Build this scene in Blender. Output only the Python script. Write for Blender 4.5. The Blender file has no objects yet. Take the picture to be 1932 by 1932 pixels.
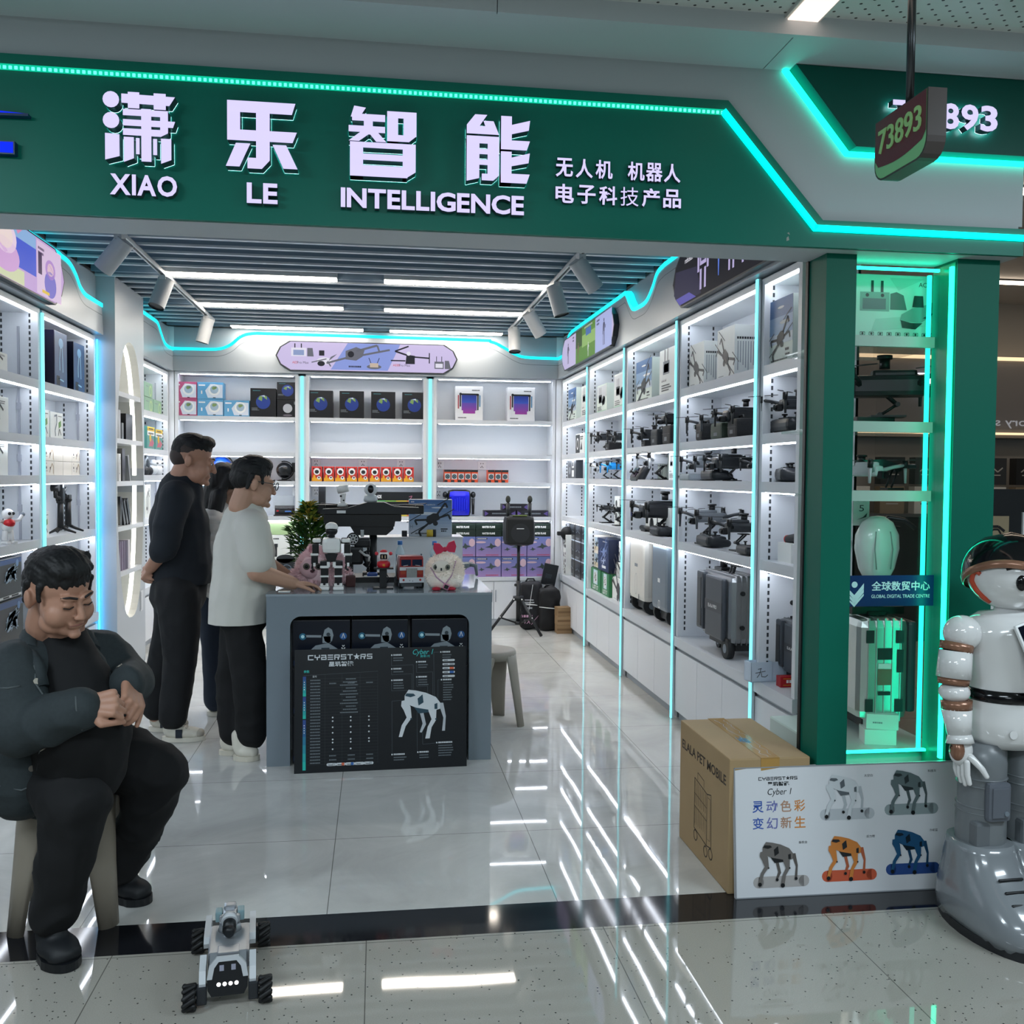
import bpy, bmesh, math, random
from mathutils import Matrix, Vector, noise
from math import sin, cos, pi, radians
random.seed(7)
SC = bpy.context.scene
COL = SC.collection
# ---------------------------------------------------------------- camera
def make_camera():
    yaw, pitch, roll = radians(8.036), radians(-2.171), radians(0.459)
    fw = Vector((sin(yaw)*cos(pitch), cos(yaw)*cos(pitch), sin(pitch)))
    r = Vector((cos(yaw), -sin(yaw), 0)); u = r.cross(fw)
    r2 = r*cos(roll) + u*sin(roll); u2 = u*cos(roll) - r*sin(roll)
    m = Matrix((r2, u2, -fw)).transposed().to_4x4()
    m.translation = (0, 0, 1.5)
    cd = bpy.data.cameras.new('camera'); cd.sensor_width = 36; cd.lens = 33.686
    cd.clip_start = 0.05
    co = bpy.data.objects.new('camera', cd); COL.objects.link(co); co.matrix_world = m
    SC.camera = co
make_camera()
# ---------------------------------------------------------------- world and exposure
W = bpy.data.worlds.new('world'); SC.world = W; W.use_nodes = True
W.node_tree.nodes['Background'].inputs[0].default_value = (0.55, 0.62, 0.68, 1)
W.node_tree.nodes['Background'].inputs[1].default_value = 0.12
vs = SC.view_settings
vs.view_transform = 'Standard'; vs.look = 'None'; vs.gamma = 1; vs.use_curve_mapping = False
vs.exposure = 0.3
# strength of everything that gives off light
L_CEIL, L_SHELF, L_MALL, L_CYAN, L_GREEN, L_LETTER, L_NICHE, L_SCREEN = 26.0, 16.0, 4.0, 1.6, 1.5, 1.0, 5.0, 0.75
MALL_AREA = 72.0
def mall_light(x, y, z, sx, sy, e, col=(.76, .9, 1)):
    ld = bpy.data.lights.new('mall_fill_light', 'AREA'); ld.shape = 'RECTANGLE'
    ld.size = sx; ld.size_y = sy; ld.energy = e; ld.color = col
    o = bpy.data.objects.new('mall_fill_light', ld); COL.objects.link(o); o.location = (x, y, z)
for lx, ly in ((-2.6, 1.0), (0.2, -0.6), (3.4, 1.0), (0.2, -3.6)):  # unseen area lamps added over the walkway to brighten the mall
    mall_light(lx, ly, 2.94, 1.6, .5, MALL_AREA)
# ---------------------------------------------------------------- materials
def lin(h):
    h = h.lstrip('#'); v = [int(h[i:i+2], 16)/255 for i in (0, 2, 4)]
    return [c/12.92 if c <= .04045 else ((c+.055)/1.055)**2.4 for c in v]
_M = {}
def mat(h, rough=.5, metal=0, emit=0, alpha=1, trans=0, coat=0, spec=.5, ior=1.45, noise_amt=0, noise_scale=40, bump=0, bump_scale=60):
    key = (h, rough, metal, emit, alpha, trans, coat, spec, noise_amt, noise_scale, bump, bump_scale)
    if key in _M: return _M[key]
    m = bpy.data.materials.new('mat_' + h.strip('#') + ('_glow' if emit else '')); m.use_nodes = True
    nt = m.node_tree; p = nt.nodes['Principled BSDF']
    c = lin(h) + [1]
    p.inputs['Base Color'].default_value = c
    p.inputs['Roughness'].default_value = rough; p.inputs['Metallic'].default_value = metal
    p.inputs['Specular IOR Level'].default_value = spec; p.inputs['IOR'].default_value = ior
    if coat: p.inputs['Coat Weight'].default_value = coat; p.inputs['Coat Roughness'].default_value = .03
    if alpha < 1: p.inputs['Alpha'].default_value = alpha
    if trans: p.inputs['Transmission Weight'].default_value = trans
    if emit:
        p.inputs['Emission Color'].default_value = c; p.inputs['Emission Strength'].default_value = emit
        p.inputs['Base Color'].default_value = [.02*v for v in c[:3]] + [1]
        p.inputs['Specular IOR Level'].default_value = .1
    if noise_amt or bump:
        tc = nt.nodes.new('ShaderNodeTexCoord'); n = nt.nodes.new('ShaderNodeTexNoise')
        n.inputs['Scale'].default_value = noise_scale if noise_amt else bump_scale; n.inputs['Detail'].default_value = 4
        nt.links.new(tc.outputs['Object'], n.inputs['Vector'])
        if noise_amt:
            mx = nt.nodes.new('ShaderNodeMix'); mx.data_type = 'RGBA'
            mx.inputs['A'].default_value = [v*(1-noise_amt) for v in c[:3]] + [1]
            mx.inputs['B'].default_value = [min(1, v*(1+noise_amt)) for v in c[:3]] + [1]
            nt.links.new(n.outputs['Fac'], mx.inputs['Factor']); nt.links.new(mx.outputs['Result'], p.inputs['Base Color'])
        if bump:
            n2 = nt.nodes.new('ShaderNodeTexNoise'); n2.inputs['Scale'].default_value = bump_scale
            nt.links.new(tc.outputs['Object'], n2.inputs['Vector'])
            b = nt.nodes.new('ShaderNodeBump'); b.inputs['Strength'].default_value = bump; b.inputs['Distance'].default_value = .01
            nt.links.new(n2.outputs['Fac'], b.inputs['Height']); nt.links.new(b.outputs['Normal'], p.inputs['Normal'])
    _M[key] = m
    return m
def glow(h, s): return mat(h, emit=s)
def floor_mat(name, base, tile, off, grout, speck=None, vein=0, rough=.07):
    m = bpy.data.materials.new(name); m.use_nodes = True; nt = m.node_tree; N = nt.nodes; K = nt.links
    p = N['Principled BSDF']; tc = N.new('ShaderNodeTexCoord')
    sep = N.new('ShaderNodeSeparateXYZ'); K.new(tc.outputs['Object'], sep.inputs[0])
    def math_(op, a, b=None):
        n = N.new('ShaderNodeMath'); n.operation = op
        for i, v in enumerate((a, b)):
            if v is None: continue
            if isinstance(v, (int, float)): n.inputs[i].default_value = v
            else: K.new(v, n.inputs[i])
        return n.outputs[0]
    lines = None
    for ax, o in ((0, off[0]), (1, off[1])):
        d = math_('ABSOLUTE', math_('SUBTRACT', math_('MODULO', math_('ADD', math_('SUBTRACT', sep.outputs[ax], o), 80*tile + tile/2), tile), tile/2))
        l = math_('LESS_THAN', d, .0016)
        lines = l if lines is None else math_('MAXIMUM', lines, l)
    col = N.new('ShaderNodeMix'); col.data_type = 'RGBA'
    b = lin(base)
    n = N.new('ShaderNodeTexNoise'); n.inputs['Scale'].default_value = 1.6 if vein else 300; n.inputs['Detail'].default_value = 8
    n.inputs['Roughness'].default_value = .65; n.inputs['Distortion'].default_value = 1.2 if vein else 0
    K.new(tc.outputs['Object'], n.inputs['Vector'])
    r = N.new('ShaderNodeValToRGB'); e = r.color_ramp.elements
    if vein:
        e[0].position, e[1].position = .3, .7
        e[0].color = [v*.84 for v in b] + [1]; e[1].color = [min(1, v*1.12) for v in b] + [1]
        K.new(n.outputs['Fac'], r.inputs[0])
    else:
        vo = N.new('ShaderNodeTexVoronoi'); vo.inputs['Scale'].default_value = 95; K.new(tc.outputs['Object'], vo.inputs['Vector'])
        vs_ = N.new('ShaderNodeTexWhiteNoise'); K.new(vo.outputs['Position'], vs_.inputs['Vector'])
        thr = math_('MULTIPLY', vs_.outputs['Value'], .27)
        thr = math_('MULTIPLY', thr, math_('GREATER_THAN', vs_.outputs['Value'], .9))
        sp = math_('LESS_THAN', vo.outputs['Distance'], thr)
        e[0].position, e[1].position = .35, .65
        e[0].color = [v*.9 for v in b] + [1]; e[1].color = [v*1.08 for v in b] + [1]
        K.new(n.outputs['Fac'], r.inputs[0])
        sm = N.new('ShaderNodeMix'); sm.data_type = 'RGBA'; K.new(sp, sm.inputs['Factor']); K.new(r.outputs['Color'], sm.inputs['A'])
        sm.inputs['B'].default_value = lin(speck) + [1]
        r = sm
    K.new(lines, col.inputs['Factor']); K.new(r.outputs['Color'] if vein else r.outputs['Result'], col.inputs['A']); col.inputs['B'].default_value = lin(grout) + [1]
    K.new(col.outputs['Result'], p.inputs['Base Color'])
    p.inputs['Roughness'].default_value = rough; p.inputs['Specular IOR Level'].default_value = .55; p.inputs['IOR'].default_value = 1.55
    nb = N.new('ShaderNodeTexNoise'); nb.inputs['Scale'].default_value = 2.2; nb.inputs['Detail'].default_value = 1; K.new(tc.outputs['Object'], nb.inputs['Vector'])
    bp = N.new('ShaderNodeBump'); bp.inputs['Strength'].default_value = .035; bp.inputs['Distance'].default_value = .02
    K.new(nb.outputs['Fac'], bp.inputs['Height']); K.new(bp.outputs['Normal'], p.inputs['Normal'])
    return m
# ---------------------------------------------------------------- mesh builder
def axis_mat(p0, p1):
    a = (Vector(p1) - Vector(p0)); L = a.length; a.normalize()
    return Matrix.Translation(p0) @ a.to_track_quat('Z', 'Y').to_matrix().to_4x4(), L
def rot(rx=0, ry=0, rz=0): return Matrix.Rotation(rz, 4, 'Z') @ Matrix.Rotation(ry, 4, 'Y') @ Matrix.Rotation(rx, 4, 'X')
def T(x, y, z): return Matrix.Translation((x, y, z))
def F(y=0, x=0, z=0):   # u -> x, v -> z, out of the face -> -y
    return Matrix(((1, 0, 0, x), (0, 0, -1, y), (0, 1, 0, z), (0, 0, 0, 1)))
_txt = {}
def text_mesh(s, bold):
    k = (s, bold)
    if k not in _txt:
        c = bpy.data.curves.new('lettering', 'FONT'); c.body = s; c.size = 1; c.offset = bold; c.resolution_u = 3
        o = bpy.data.objects.new('lettering', c); COL.objects.link(o); bpy.context.view_layer.update()
        me = bpy.data.meshes.new_from_object(o.evaluated_get(bpy.context.evaluated_depsgraph_get()))
        bpy.data.objects.remove(o); bpy.data.curves.remove(c)
        vs_ = [v.co.copy() for v in me.vertices]; ps = [tuple(p.vertices) for p in me.polygons]
        bpy.data.meshes.remove(me)
        xs = [v.x for v in vs_] or [0]; ys = [v.y for v in vs_] or [0]
        _txt[k] = (vs_, ps, min(xs), max(xs), min(ys), max(ys))
    return _txt[k]
class B:
    def __init__(s): s.bm = bmesh.new(); s.mats = []; s.mi = 0; s.M = Matrix.Identity(4)
    def m(s, mt):
        if mt not in s.mats: s.mats.append(mt)
        s.mi = s.mats.index(mt); return s
    def _f(s, vs_, smooth=False):
        try: f = s.bm.faces.new(vs_)
        except ValueError: return None
        f.material_index = s.mi; f.smooth = smooth; return f
    def v(s, co): return s.bm.verts.new(s.M @ Vector(co))
    def box(s, c, size, R=None, bev=0):
        x, y, z = [k/2 for k in size]; R = (T(*c) @ R) if R else T(*c)
        if bev:
            t = bmesh.new(); bmesh.ops.create_cube(t, size=1, matrix=Matrix.Diagonal((size[0], size[1], size[2], 1)))
            bmesh.ops.bevel(t, geom=t.edges[:], offset=bev, segments=2, profile=.6, affect='EDGES')
            return s.take(t, R, False)
        vs_ = [s.v(R @ Vector(p)) for p in ((-x,-y,-z),(x,-y,-z),(x,y,-z),(-x,y,-z),(-x,-y,z),(x,-y,z),(x,y,z),(-x,y,z))]
        for q in ((0,3,2,1),(4,5,6,7),(0,1,5,4),(1,2,6,5),(2,3,7,6),(3,0,4,7)): s._f([vs_[i] for i in q])
        return s
    def bx(s, x0, x1, y0, y1, z0, z1, bev=0): return s.box(((x0+x1)/2, (y0+y1)/2, (z0+z1)/2), (x1-x0, y1-y0, z1-z0), bev=bev)
    def take(s, t, R, smooth):
        d = {}
        for v in t.verts: d[v] = s.v(R @ v.co)
        for f in t.faces: s._f([d[v] for v in f.verts], smooth)
        t.free(); return s
    def ring(s, M, rx, ry, z, n): return [s.v(M @ Vector((rx*cos(2*pi*i/n), ry*sin(2*pi*i/n), z))) for i in range(n)]
    def skin(s, rings, cap0=True, cap1=True, smooth=True):
        n = len(rings[0])
        for a, b in zip(rings, rings[1:]):
            for i in range(n): s._f([a[i], a[(i+1) % n], b[(i+1) % n], b[i]], smooth)
        if cap0: s._f(rings[0][::-1])
        if cap1: s._f(rings[-1])
        return s
    def cyl(s, p0, p1, r0, r1=None, n=16, ky=1, cap=True):
        M, L = axis_mat(p0, p1); r1 = r0 if r1 is None else r1
        return s.skin([s.ring(M, r0, r0*ky, 0, n), s.ring(M, r1, r1*ky, L, n)], cap, cap)
    def lathe(s, prof, M=None, n=24, kx=1, ky=1):
        M = M or Matrix.Identity(4)
        return s.skin([s.ring(M, max(r, 1e-4)*kx, max(r, 1e-4)*ky, z, n) for r, z in prof])
    def ell(s, c, r, n=16, k=10, R=None):
        r = (r, r, r) if isinstance(r, (int, float)) else r
        M = T(*c) @ (R or Matrix.Identity(4)); rings = []
        for j in range(k+1):
            a = -pi/2 + pi*j/k; w = max(cos(a), 1e-3)
            rings.append(s.ring(M, r[0]*w, r[1]*w, r[2]*sin(a), n))
        return s.skin(rings)
    def cap(s, p0, p1, r0, r1=None, n=14, kx=1, ky=1, side=None):     # tapered capsule, kx along side
        r1 = r0 if r1 is None else r1; p0, p1 = Vector(p0), Vector(p1); a = (p1-p0); L = a.length; a = a/L if L > 1e-6 else Vector((0, 0, 1))
        sd = Vector(side) if side else Vector((1, 0, 0)) if abs(a.x) < .8 else Vector((0, 1, 0))
        sd = (sd - a*sd.dot(a)).normalized(); t = a.cross(sd)
        M = Matrix((sd, t, a)).transposed().to_4x4(); M.translation = p0; rings = []
        for j in range(5): w = -pi/2 + pi/2*j/4; c = max(cos(w), .02); rings.append(s.ring(M, r0*c*kx, r0*c*ky, r0*sin(w), n))
        for j in range(5): w = pi/2*j/4; c = max(cos(w), .02); rings.append(s.ring(M, r1*c*kx, r1*c*ky, L + r1*sin(w), n))
        return s.skin(rings)
    def chain(s, pts, rs, **k):
        for i in range(len(pts)-1): s.cap(pts[i], pts[i+1], rs[i], rs[i+1], **k)
        return s
    def tube(s, pts, r, n=8, closed=False):
        pts = [Vector(p) for p in pts]; rings = []; up = None
        for i, p in enumerate(pts):
            a = (pts[min(i+1, len(pts)-1)] - pts[max(i-1, 0)]) if not closed else (pts[(i+1) % len(pts)] - pts[i-1])
            a.normalize()
            if up is None: up = Vector((0, 0, 1)) if abs(a.z) < .9 else Vector((1, 0, 0))
            x = (up - a*up.dot(a)).normalized(); y = a.cross(x); up = x
            M = Matrix((x, y, a)).transposed().to_4x4(); M.translation = p
            rr = r[i] if isinstance(r, (list, tuple)) else r
            rings.append(s.ring(M, rr, rr, 0, n))
        if closed: rings.append(rings[0]); return s.skin(rings, False, False)
        return s.skin(rings)
    def prism(s, pts, d, M=None):      # outline in local xy, from z = 0 to z = d
        M = M or Matrix.Identity(4)
        a = [s.v(M @ Vector((x, y, 0))) for x, y in pts]; b = [s.v(M @ Vector((x, y, d))) for x, y in pts]; n = len(pts)
        ar = sum(pts[i][0]*pts[(i+1) % n][1] - pts[(i+1) % n][0]*pts[i][1] for i in range(n))
        if ar*d < 0: a.reverse(); b.reverse()
        s._f(a[::-1]); s._f(b)
        for i in range(n): s._f([a[i], a[(i+1) % n], b[(i+1) % n], b[i]])
        return s
    def flat(s, pts, M=None):
        M = M or Matrix.Identity(4); n = len(pts)
        ar = sum(pts[i][0]*pts[(i+1) % n][1] - pts[(i+1) % n][0]*pts[i][1] for i in range(n))
        vs_ = [s.v(M @ Vector((p[0], p[1], 0))) for p in pts]
        s._f(vs_ if ar > 0 else vs_[::-1]); return s
    def rect(s, x0, x1, y0, y1, M): return s.flat([(x0, y0), (x1, y0), (x1, y1), (x0, y1)], M)
    def disc(s, x, y, r, M, n=20, ry=None): return s.flat([(x + r*cos(2*pi*i/n), y + (ry or r)*sin(2*pi*i/n)) for i in range(n)], M)
    def line(s, pts, w, M):
        for (x0, y0), (x1, y1) in zip(pts, pts[1:]):
            dx, dy = x1-x0, y1-y0; L = math.hypot(dx, dy) or 1; nx, ny = -dy/L*w/2, dx/L*w/2
            s.flat([(x0-nx, y0-ny), (x1-nx, y1-ny), (x1+nx, y1+ny), (x0+nx, y0+ny)], M)
        return s
    def text(s, t, x, y, h, M, w=None, bold=0, depth=0, align=0, shear=0):   # cap height h, (x, y) the lower middle (align 0) / left (-1)
        vs_, ps, x0, x1, y0, y1 = text_mesh(t, bold)
        sy = h/(y1-y0); sx = w/(x1-x0) if w else sy
        ox = x - (sx*(x1-x0)/2 if align == 0 else 0)
        P = [((v.x-x0)*sx + ox + shear*(v.y-y0)*sy, (v.y-y0)*sy + y) for v in vs_]
        if not depth:
            vv = [s.v(M @ Vector((a, b, 0))) for a, b in P]
            for p in ps: s._f([vv[i] for i in p])
        else:
            vv = [s.v(M @ Vector((a, b, depth))) for a, b in P]; uu = [s.v(M @ Vector((a, b, 0))) for a, b in P]; cnt = {}
            for p in ps:
                s._f([vv[i] for i in p]); s._f([uu[i] for i in reversed(p)])
                for i in range(len(p)):
                    e = (p[i], p[(i+1) % len(p)]); cnt[e] = 1
            for (i, j) in list(cnt):
                if (j, i) not in cnt: s._f([uu[i], uu[j], vv[j], vv[i]])
        return s
    def scrawl(s, x, y, w, h, M, seed=0, rows=1, gap=None):     # unreadably small print: rows of short dashes
        rnd = random.Random(seed)
        for r in range(rows):
            px = x; yy = y - r*(gap or h*1.8)
            end = x + w*(rnd.uniform(.7, 1) if rows > 1 else 1)
            while px < end:
                l = min(h*rnd.uniform(.5, .95), end-px); s.rect(px, px+l, yy, yy+h, M); px += l + h*.25
        return s
    def obj(s, name, parent=None, recalc=False):
        if recalc: bmesh.ops.recalc_face_normals(s.bm, faces=s.bm.faces[:])
        me = bpy.data.meshes.new(name); s.bm.to_mesh(me); s.bm.free()
        for mt in s.mats: me.materials.append(mt)
        o = bpy.data.objects.new(name, me); COL.objects.link(o)
        if parent: o.parent = parent
        return o
def remesh(b, name, voxel, parent=None, smooth=4, disp=None):
    """grow one closed skin over the overlapping solids in b"""
    o = b.obj(name); md = o.modifiers.new('skin', 'REMESH'); md.mode = 'VOXEL'; md.voxel_size = voxel; md.use_smooth_shade = True
    bpy.context.view_layer.update()
    me = bpy.data.meshes.new_from_object(o.evaluated_get(bpy.context.evaluated_depsgraph_get())); o.modifiers.clear()
    old = o.data; o.data = me; bpy.data.meshes.remove(old)
    bm = bmesh.new(); bm.from_mesh(me)
    for _ in range(smooth): bmesh.ops.smooth_vert(bm, verts=bm.verts[:], factor=.5, use_axis_x=True, use_axis_y=True, use_axis_z=True)
    if disp:
        bm.normal_update()
        for v in bm.verts: v.co += v.normal*disp(v.co)
    for f in bm.faces: f.smooth = True
    bm.to_mesh(me); bm.free(); me.materials.clear()
    for mt in b.mats: me.materials.append(mt)
    if parent: o.parent = parent
    return o
def trim_below(o, z):      # a clean hem
    bm = bmesh.new(); bm.from_mesh(o.data)
    r = bmesh.ops.bisect_plane(bm, geom=bm.verts[:] + bm.edges[:] + bm.faces[:], plane_co=(0, 0, z), plane_no=(0, 0, 1), clear_inner=True)
    ed = [e for e in bm.edges if e.is_boundary]; bmesh.ops.edgeloop_fill(bm, edges=ed); bm.to_mesh(o.data); bm.free(); return o
def paint(o, fn, mats):
    o.data.materials.clear()
    for mt in mats: o.data.materials.append(mt)
    for p in o.data.polygons: p.material_index = fn(p.center)
# ---------------------------------------------------------------- things
def tag(o, label=None, cat=None, group=None, kind=None):
    if label: o['label'] = label
    if cat: o['category'] = cat
    if group: o['group'] = group
    if kind: o['kind'] = kind
    return o
def thing(name, label, cat, loc=(0, 0, 0), rz=0, group=None):
    o = bpy.data.objects.new(name, None); COL.objects.link(o); o.empty_display_size = .05
    o.location = loc; o.rotation_euler = (0, 0, rz); return tag(o, label, cat, group)
def dup(root, loc, rz=None, label=None, group=None):
    def cp(o, par):
        c = o.copy(); COL.objects.link(c)
        if par: c.parent = par
        for ch in list(o.children): cp(ch, c)
        return c
    r = cp(root, None); r.location = loc
    if rz is not None: r.rotation_euler = (0, 0, rz)
    if label: r['label'] = label
    if group: r['group'] = group
    return r
def struct(b, name): return tag(b.obj(name), kind='structure')
def place(o, loc, rz=0): o.location = loc; o.rotation_euler = (0, 0, rz); return o
WEST, EAST = -pi/2, pi/2      # turn a front from -y towards -x (right wall) or +x (left wall)
WHITE = mat('#d9dde2', .35); WHITE2 = mat('#c9ced4', .3); LED = glow('#eef4ff', L_SHELF); CYAN = glow('#19e6f5', L_CYAN); CYAN2 = glow('#79f2ff', L_CYAN*.9)
GREEN = mat('#007261', .4, spec=.3); GREEN_D = mat('#00564a', .4, spec=.3); BLACK = mat('#0d1014', .45); DARK = mat('#1b2026', .5); GREY = mat('#6d7780', .45)
CHROME = mat('#b8bcc0', .25, metal=1); PAPER = mat('#e4e6e6', .5); RED = mat('#c8202a', .4); GLOSSBLK = mat('#0a0b0e', .12)
# ================================================================ THE SETTING
XL, XR, YB, ZC = -1.95, 1.83, 9.45, 2.88
F_SHOP = floor_mat('shop_tile', '#bdbdb9', .8, (-.165, 3.95), '#6e6e6a', vein=1, rough=.025)
F_MALL = floor_mat('mall_terrazzo', '#9a978f', .78, (-.03, 2.27), '#5c5a55', speck='#2a2a28', rough=.03)
b = B().m(F_SHOP); b.bx(-6, 9, 3.27, 9.9, -.06, 0); struct(b, 'floor')
b = B().m(F_MALL); b.bx(-6, 9, -6, 3.065, -.06, 0); struct(b, 'floor_mall')
b = B().m(mat('#17181c', .07, noise_amt=.7, noise_scale=220, spec=.6)); b.bx(-6, 9, 3.065, 3.27, -.06, 0); struct(b, 'trim_1')
WALLM = mat('#b9bfc4', .45)
b = B().m(WALLM); b.bx(-2.4, 2.2, 9.78, 9.9, 0, 3.2); struct(b, 'wall_back')
b = B().m(WALLM); b.bx(-2.36, -2.26, 3.4, 9.78, 0, 3.2); struct(b, 'wall_left')
# right wall: solid far part, glass towards the neighbouring hall
b = B().m(WALLM); b.bx(2.12, 2.2, 5.71, 9.78, 0, 3.2); b.bx(2.12, 2.2, 4.45, 5.71, 2.02, 3.2); b.bx(2.12, 2.2, 4.45, 5.71, 0, .5); b.bx(2.12, 2.2, 3.4, 4.45, 2.5, 3.2)
b.bx(2.12, 2.2, 5.22, 5.71, .5, 2.02); struct(b, 'wall_right')
GLASS = mat('#dfeee8', .02, alpha=.16, spec=.5)
b = B().m(mat('#9fb0aa', .03, alpha=.3)); b.bx(2.15, 2.16, 4.45, 5.22, .5, 2.02); struct(b, 'window_1')
# shop ceiling: black void above, baffles below
b = B().m(mat('#2b3138', .8)); b.bx(-2.36, 2.2, 3.4, 9.8, 3.12, 3.2)
sl = mat('#7c90a2', .4); nsl = 0
y = 3.52
while y < 9.4:
    if not (any(abs(y-c) < .085 for c in (6.93, 8.12, 9.3))):
        b.m(sl).bx(-1.95, 1.83, y-.045, y+.045, 2.885, 3.0)
        b.m(mat('#c4ccd2', .35)).bx(-1.95, 1.83, y-.05, y-.02, 2.872, 2.885); nsl += 1  # highlight on the baffle's bottom edge, put into a lighter strip
    else:
        b.m(sl).bx(-1.95, 1.83, y+.06, y+.075, 2.885, 3.0)
    y += .2
struct(b, 'ceiling')
# lintel and fascia wall over the shop opening
LINT = mat('#b4bcc0', .5)
b = B().m(LINT); b.bx(-6, 2.285, 3.2, 3.4, 2.30, 3.2); b.bx(2.285, 2.30, 3.2, 3.4, 2.41, 3.2); struct(b, 'wall_front')
b = B().m(mat('#c3ccd1', .45)); b.bx(-6, 1.31, 2.95, 3.2, 2.905, 2.93); b.bx(1.314, 9, 2.95, 3.2, 2.905, 2.93)
b.bx(-6, .355, 2.93, 2.95, 2.9, 2.985); b.bx(.358, 9, 2.93, 2.95, 2.9, 2.985); struct(b, 'trim_2')
# perforated mall ceiling
def perforated():
    m = bpy.data.materials.new('perforated_metal'); m.use_nodes = True; nt = m.node_tree; N = nt.nodes; K = nt.links; p = N['Principled BSDF']
    tc = N.new('ShaderNodeTexCoord'); mp = N.new('ShaderNodeMapping'); mp.inputs['Scale'].default_value = (24, 24, 1); mp.inputs['Rotation'].default_value = (0, 0, .785)
    vo = N.new('ShaderNodeTexVoronoi'); vo.inputs['Randomness'].default_value = 0; vo.inputs['Scale'].default_value = 1; vo.voronoi_dimensions = '2D'
    K.new(tc.outputs['Object'], mp.inputs[0]); K.new(mp.outputs[0], vo.inputs['Vector'])
    lt = N.new('ShaderNodeMath'); lt.operation = 'LESS_THAN'; lt.inputs[1].default_value = .12; K.new(vo.outputs['Distance'], lt.inputs[0])
    mx = N.new('ShaderNodeMix'); mx.data_type = 'RGBA'; mx.inputs['A'].default_value = lin('#d2d9d6') + [1]; mx.inputs['B'].default_value = (.004, .004, .004, 1)
    K.new(lt.outputs[0], mx.inputs['Factor']); K.new(mx.outputs['Result'], p.inputs['Base Color']); p.inputs['Roughness'].default_value = .3; p.inputs['Metallic'].default_value = 0
    return m
b = B().m(perforated()); b.bx(-6, 9, -6, 2.95, 2.96, 3.0); struct(b, 'ceiling_mall')
# green columns of the corner display case
COLG = mat('#00614f', .5, spec=.25); COLL = mat('#128068', .45)
b = B().m(COLG); b.bx(1.582, 1.696, 3.25, 3.4, 0, 2.30); struct(b, 'column_left')
b = B().m(BLACK); b.bx(1.576, 1.5825, 3.385, 3.405, 0, 2.3); struct(b, 'trim_3')
b = B().m(COLG); b.bx(2.085, 2.252, 3.25, 3.4, 0, 2.30); struct(b, 'column_right')
# the hall beyond on the right
HALL = mat('#8b8b8a', .5)
b = B().m(HALL); b.bx(2.3, 9.3, 8.6, 8.7, 0, 3.4); b.m(mat('#77777a', .4)); b.bx(2.3, 9.3, 8.5, 8.6, 1.9, 2.62); struct(b, 'wall_hall')
b = B().m(HALL); b.bx(9, 9.1, -6, 8.7, 0, 3.4); struct(b, 'wall_hall_side')
b = B().m(mat('#9c9c9c', .4)); b.bx(2.3, 9, 2.96, 8.7, 3.2, 3.3); struct(b, 'ceiling_hall')
b = B().m(HALL); b.bx(-6.1, 9, -6.1, -6, 0, 3.1); struct(b, 'wall_mall_far')
b = B().m(HALL); b.bx(-6.1, -6, -6, 3.2, 0, 3.1); struct(b, 'wall_mall_side')
WARM = glow('#ffe9cf', 9)
k = 0
for x0, x1, yy, zz, lab in ((2.5, 5.4, 5.2, 3.19, 'long white ceiling light over the hall nearest the green column'), (2.6, 4.6, 6.6, 3.19, 'second white ceiling light back in the hall'),
                     (4.9, 7.4, 7.6, 3.19, 'white ceiling light at the far end of the hall')):
    b = B().m(mat('#5b5d60', .5)).bx(x0-.02, x1+.02, yy-.06, yy+.06, zz, zz+.02).m(WARM).bx(x0, x1, yy-.045, yy+.045, zz-.012, zz)
    tag(b.obj('hall_ceiling_light'), lab, 'ceiling light', 'hall ceiling lights')
b = B().m(glow('#ffdcae', 1.1)).bx(2.4, 8.9, 8.46, 8.5, 2.64, 2.67).bx(2.4, 8.9, 8.46, 8.5, 1.93, 1.95)
tag(b.obj('cove_light'), 'thin warm light strips above and below the grey factory shop sign band', 'light strip')
t = thing('hall_sign', 'white backlit factory shop sign on the grey wall seen through the glass case', 'sign', (5.2, 8.5, 2.36))
for i, c in enumerate('工厂店'): B().m(glow('#e6e6fa', 1.6)).text(c, -.11+i*.125, .04, .1, F(-.03), w=.095, bold=.03, depth=.02).obj('character', t)
B().m(glow('#e6e6fa', 1.6)).text('Factory Shop', .03, -.055, .07, F(-.03), w=.42, bold=.02, depth=.02).obj('lettering', t)
t = thing('hall_sign', 'grey mirrored letters standing for the reflected factory shop sign right of the green column', 'sign', (6.02, 8.48, 1.99))
b = B().m(mat('#c9c9cd', .4, emit=.35)); b.text('Factory shop', 0, 0, .1, F(-.03) @ Matrix.Diagonal((-1, 1, 1, 1)), w=.85, bold=.01); b.obj('lettering', t)  # reflection of the sign built as mirrored, faintly glowing letters
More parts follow.
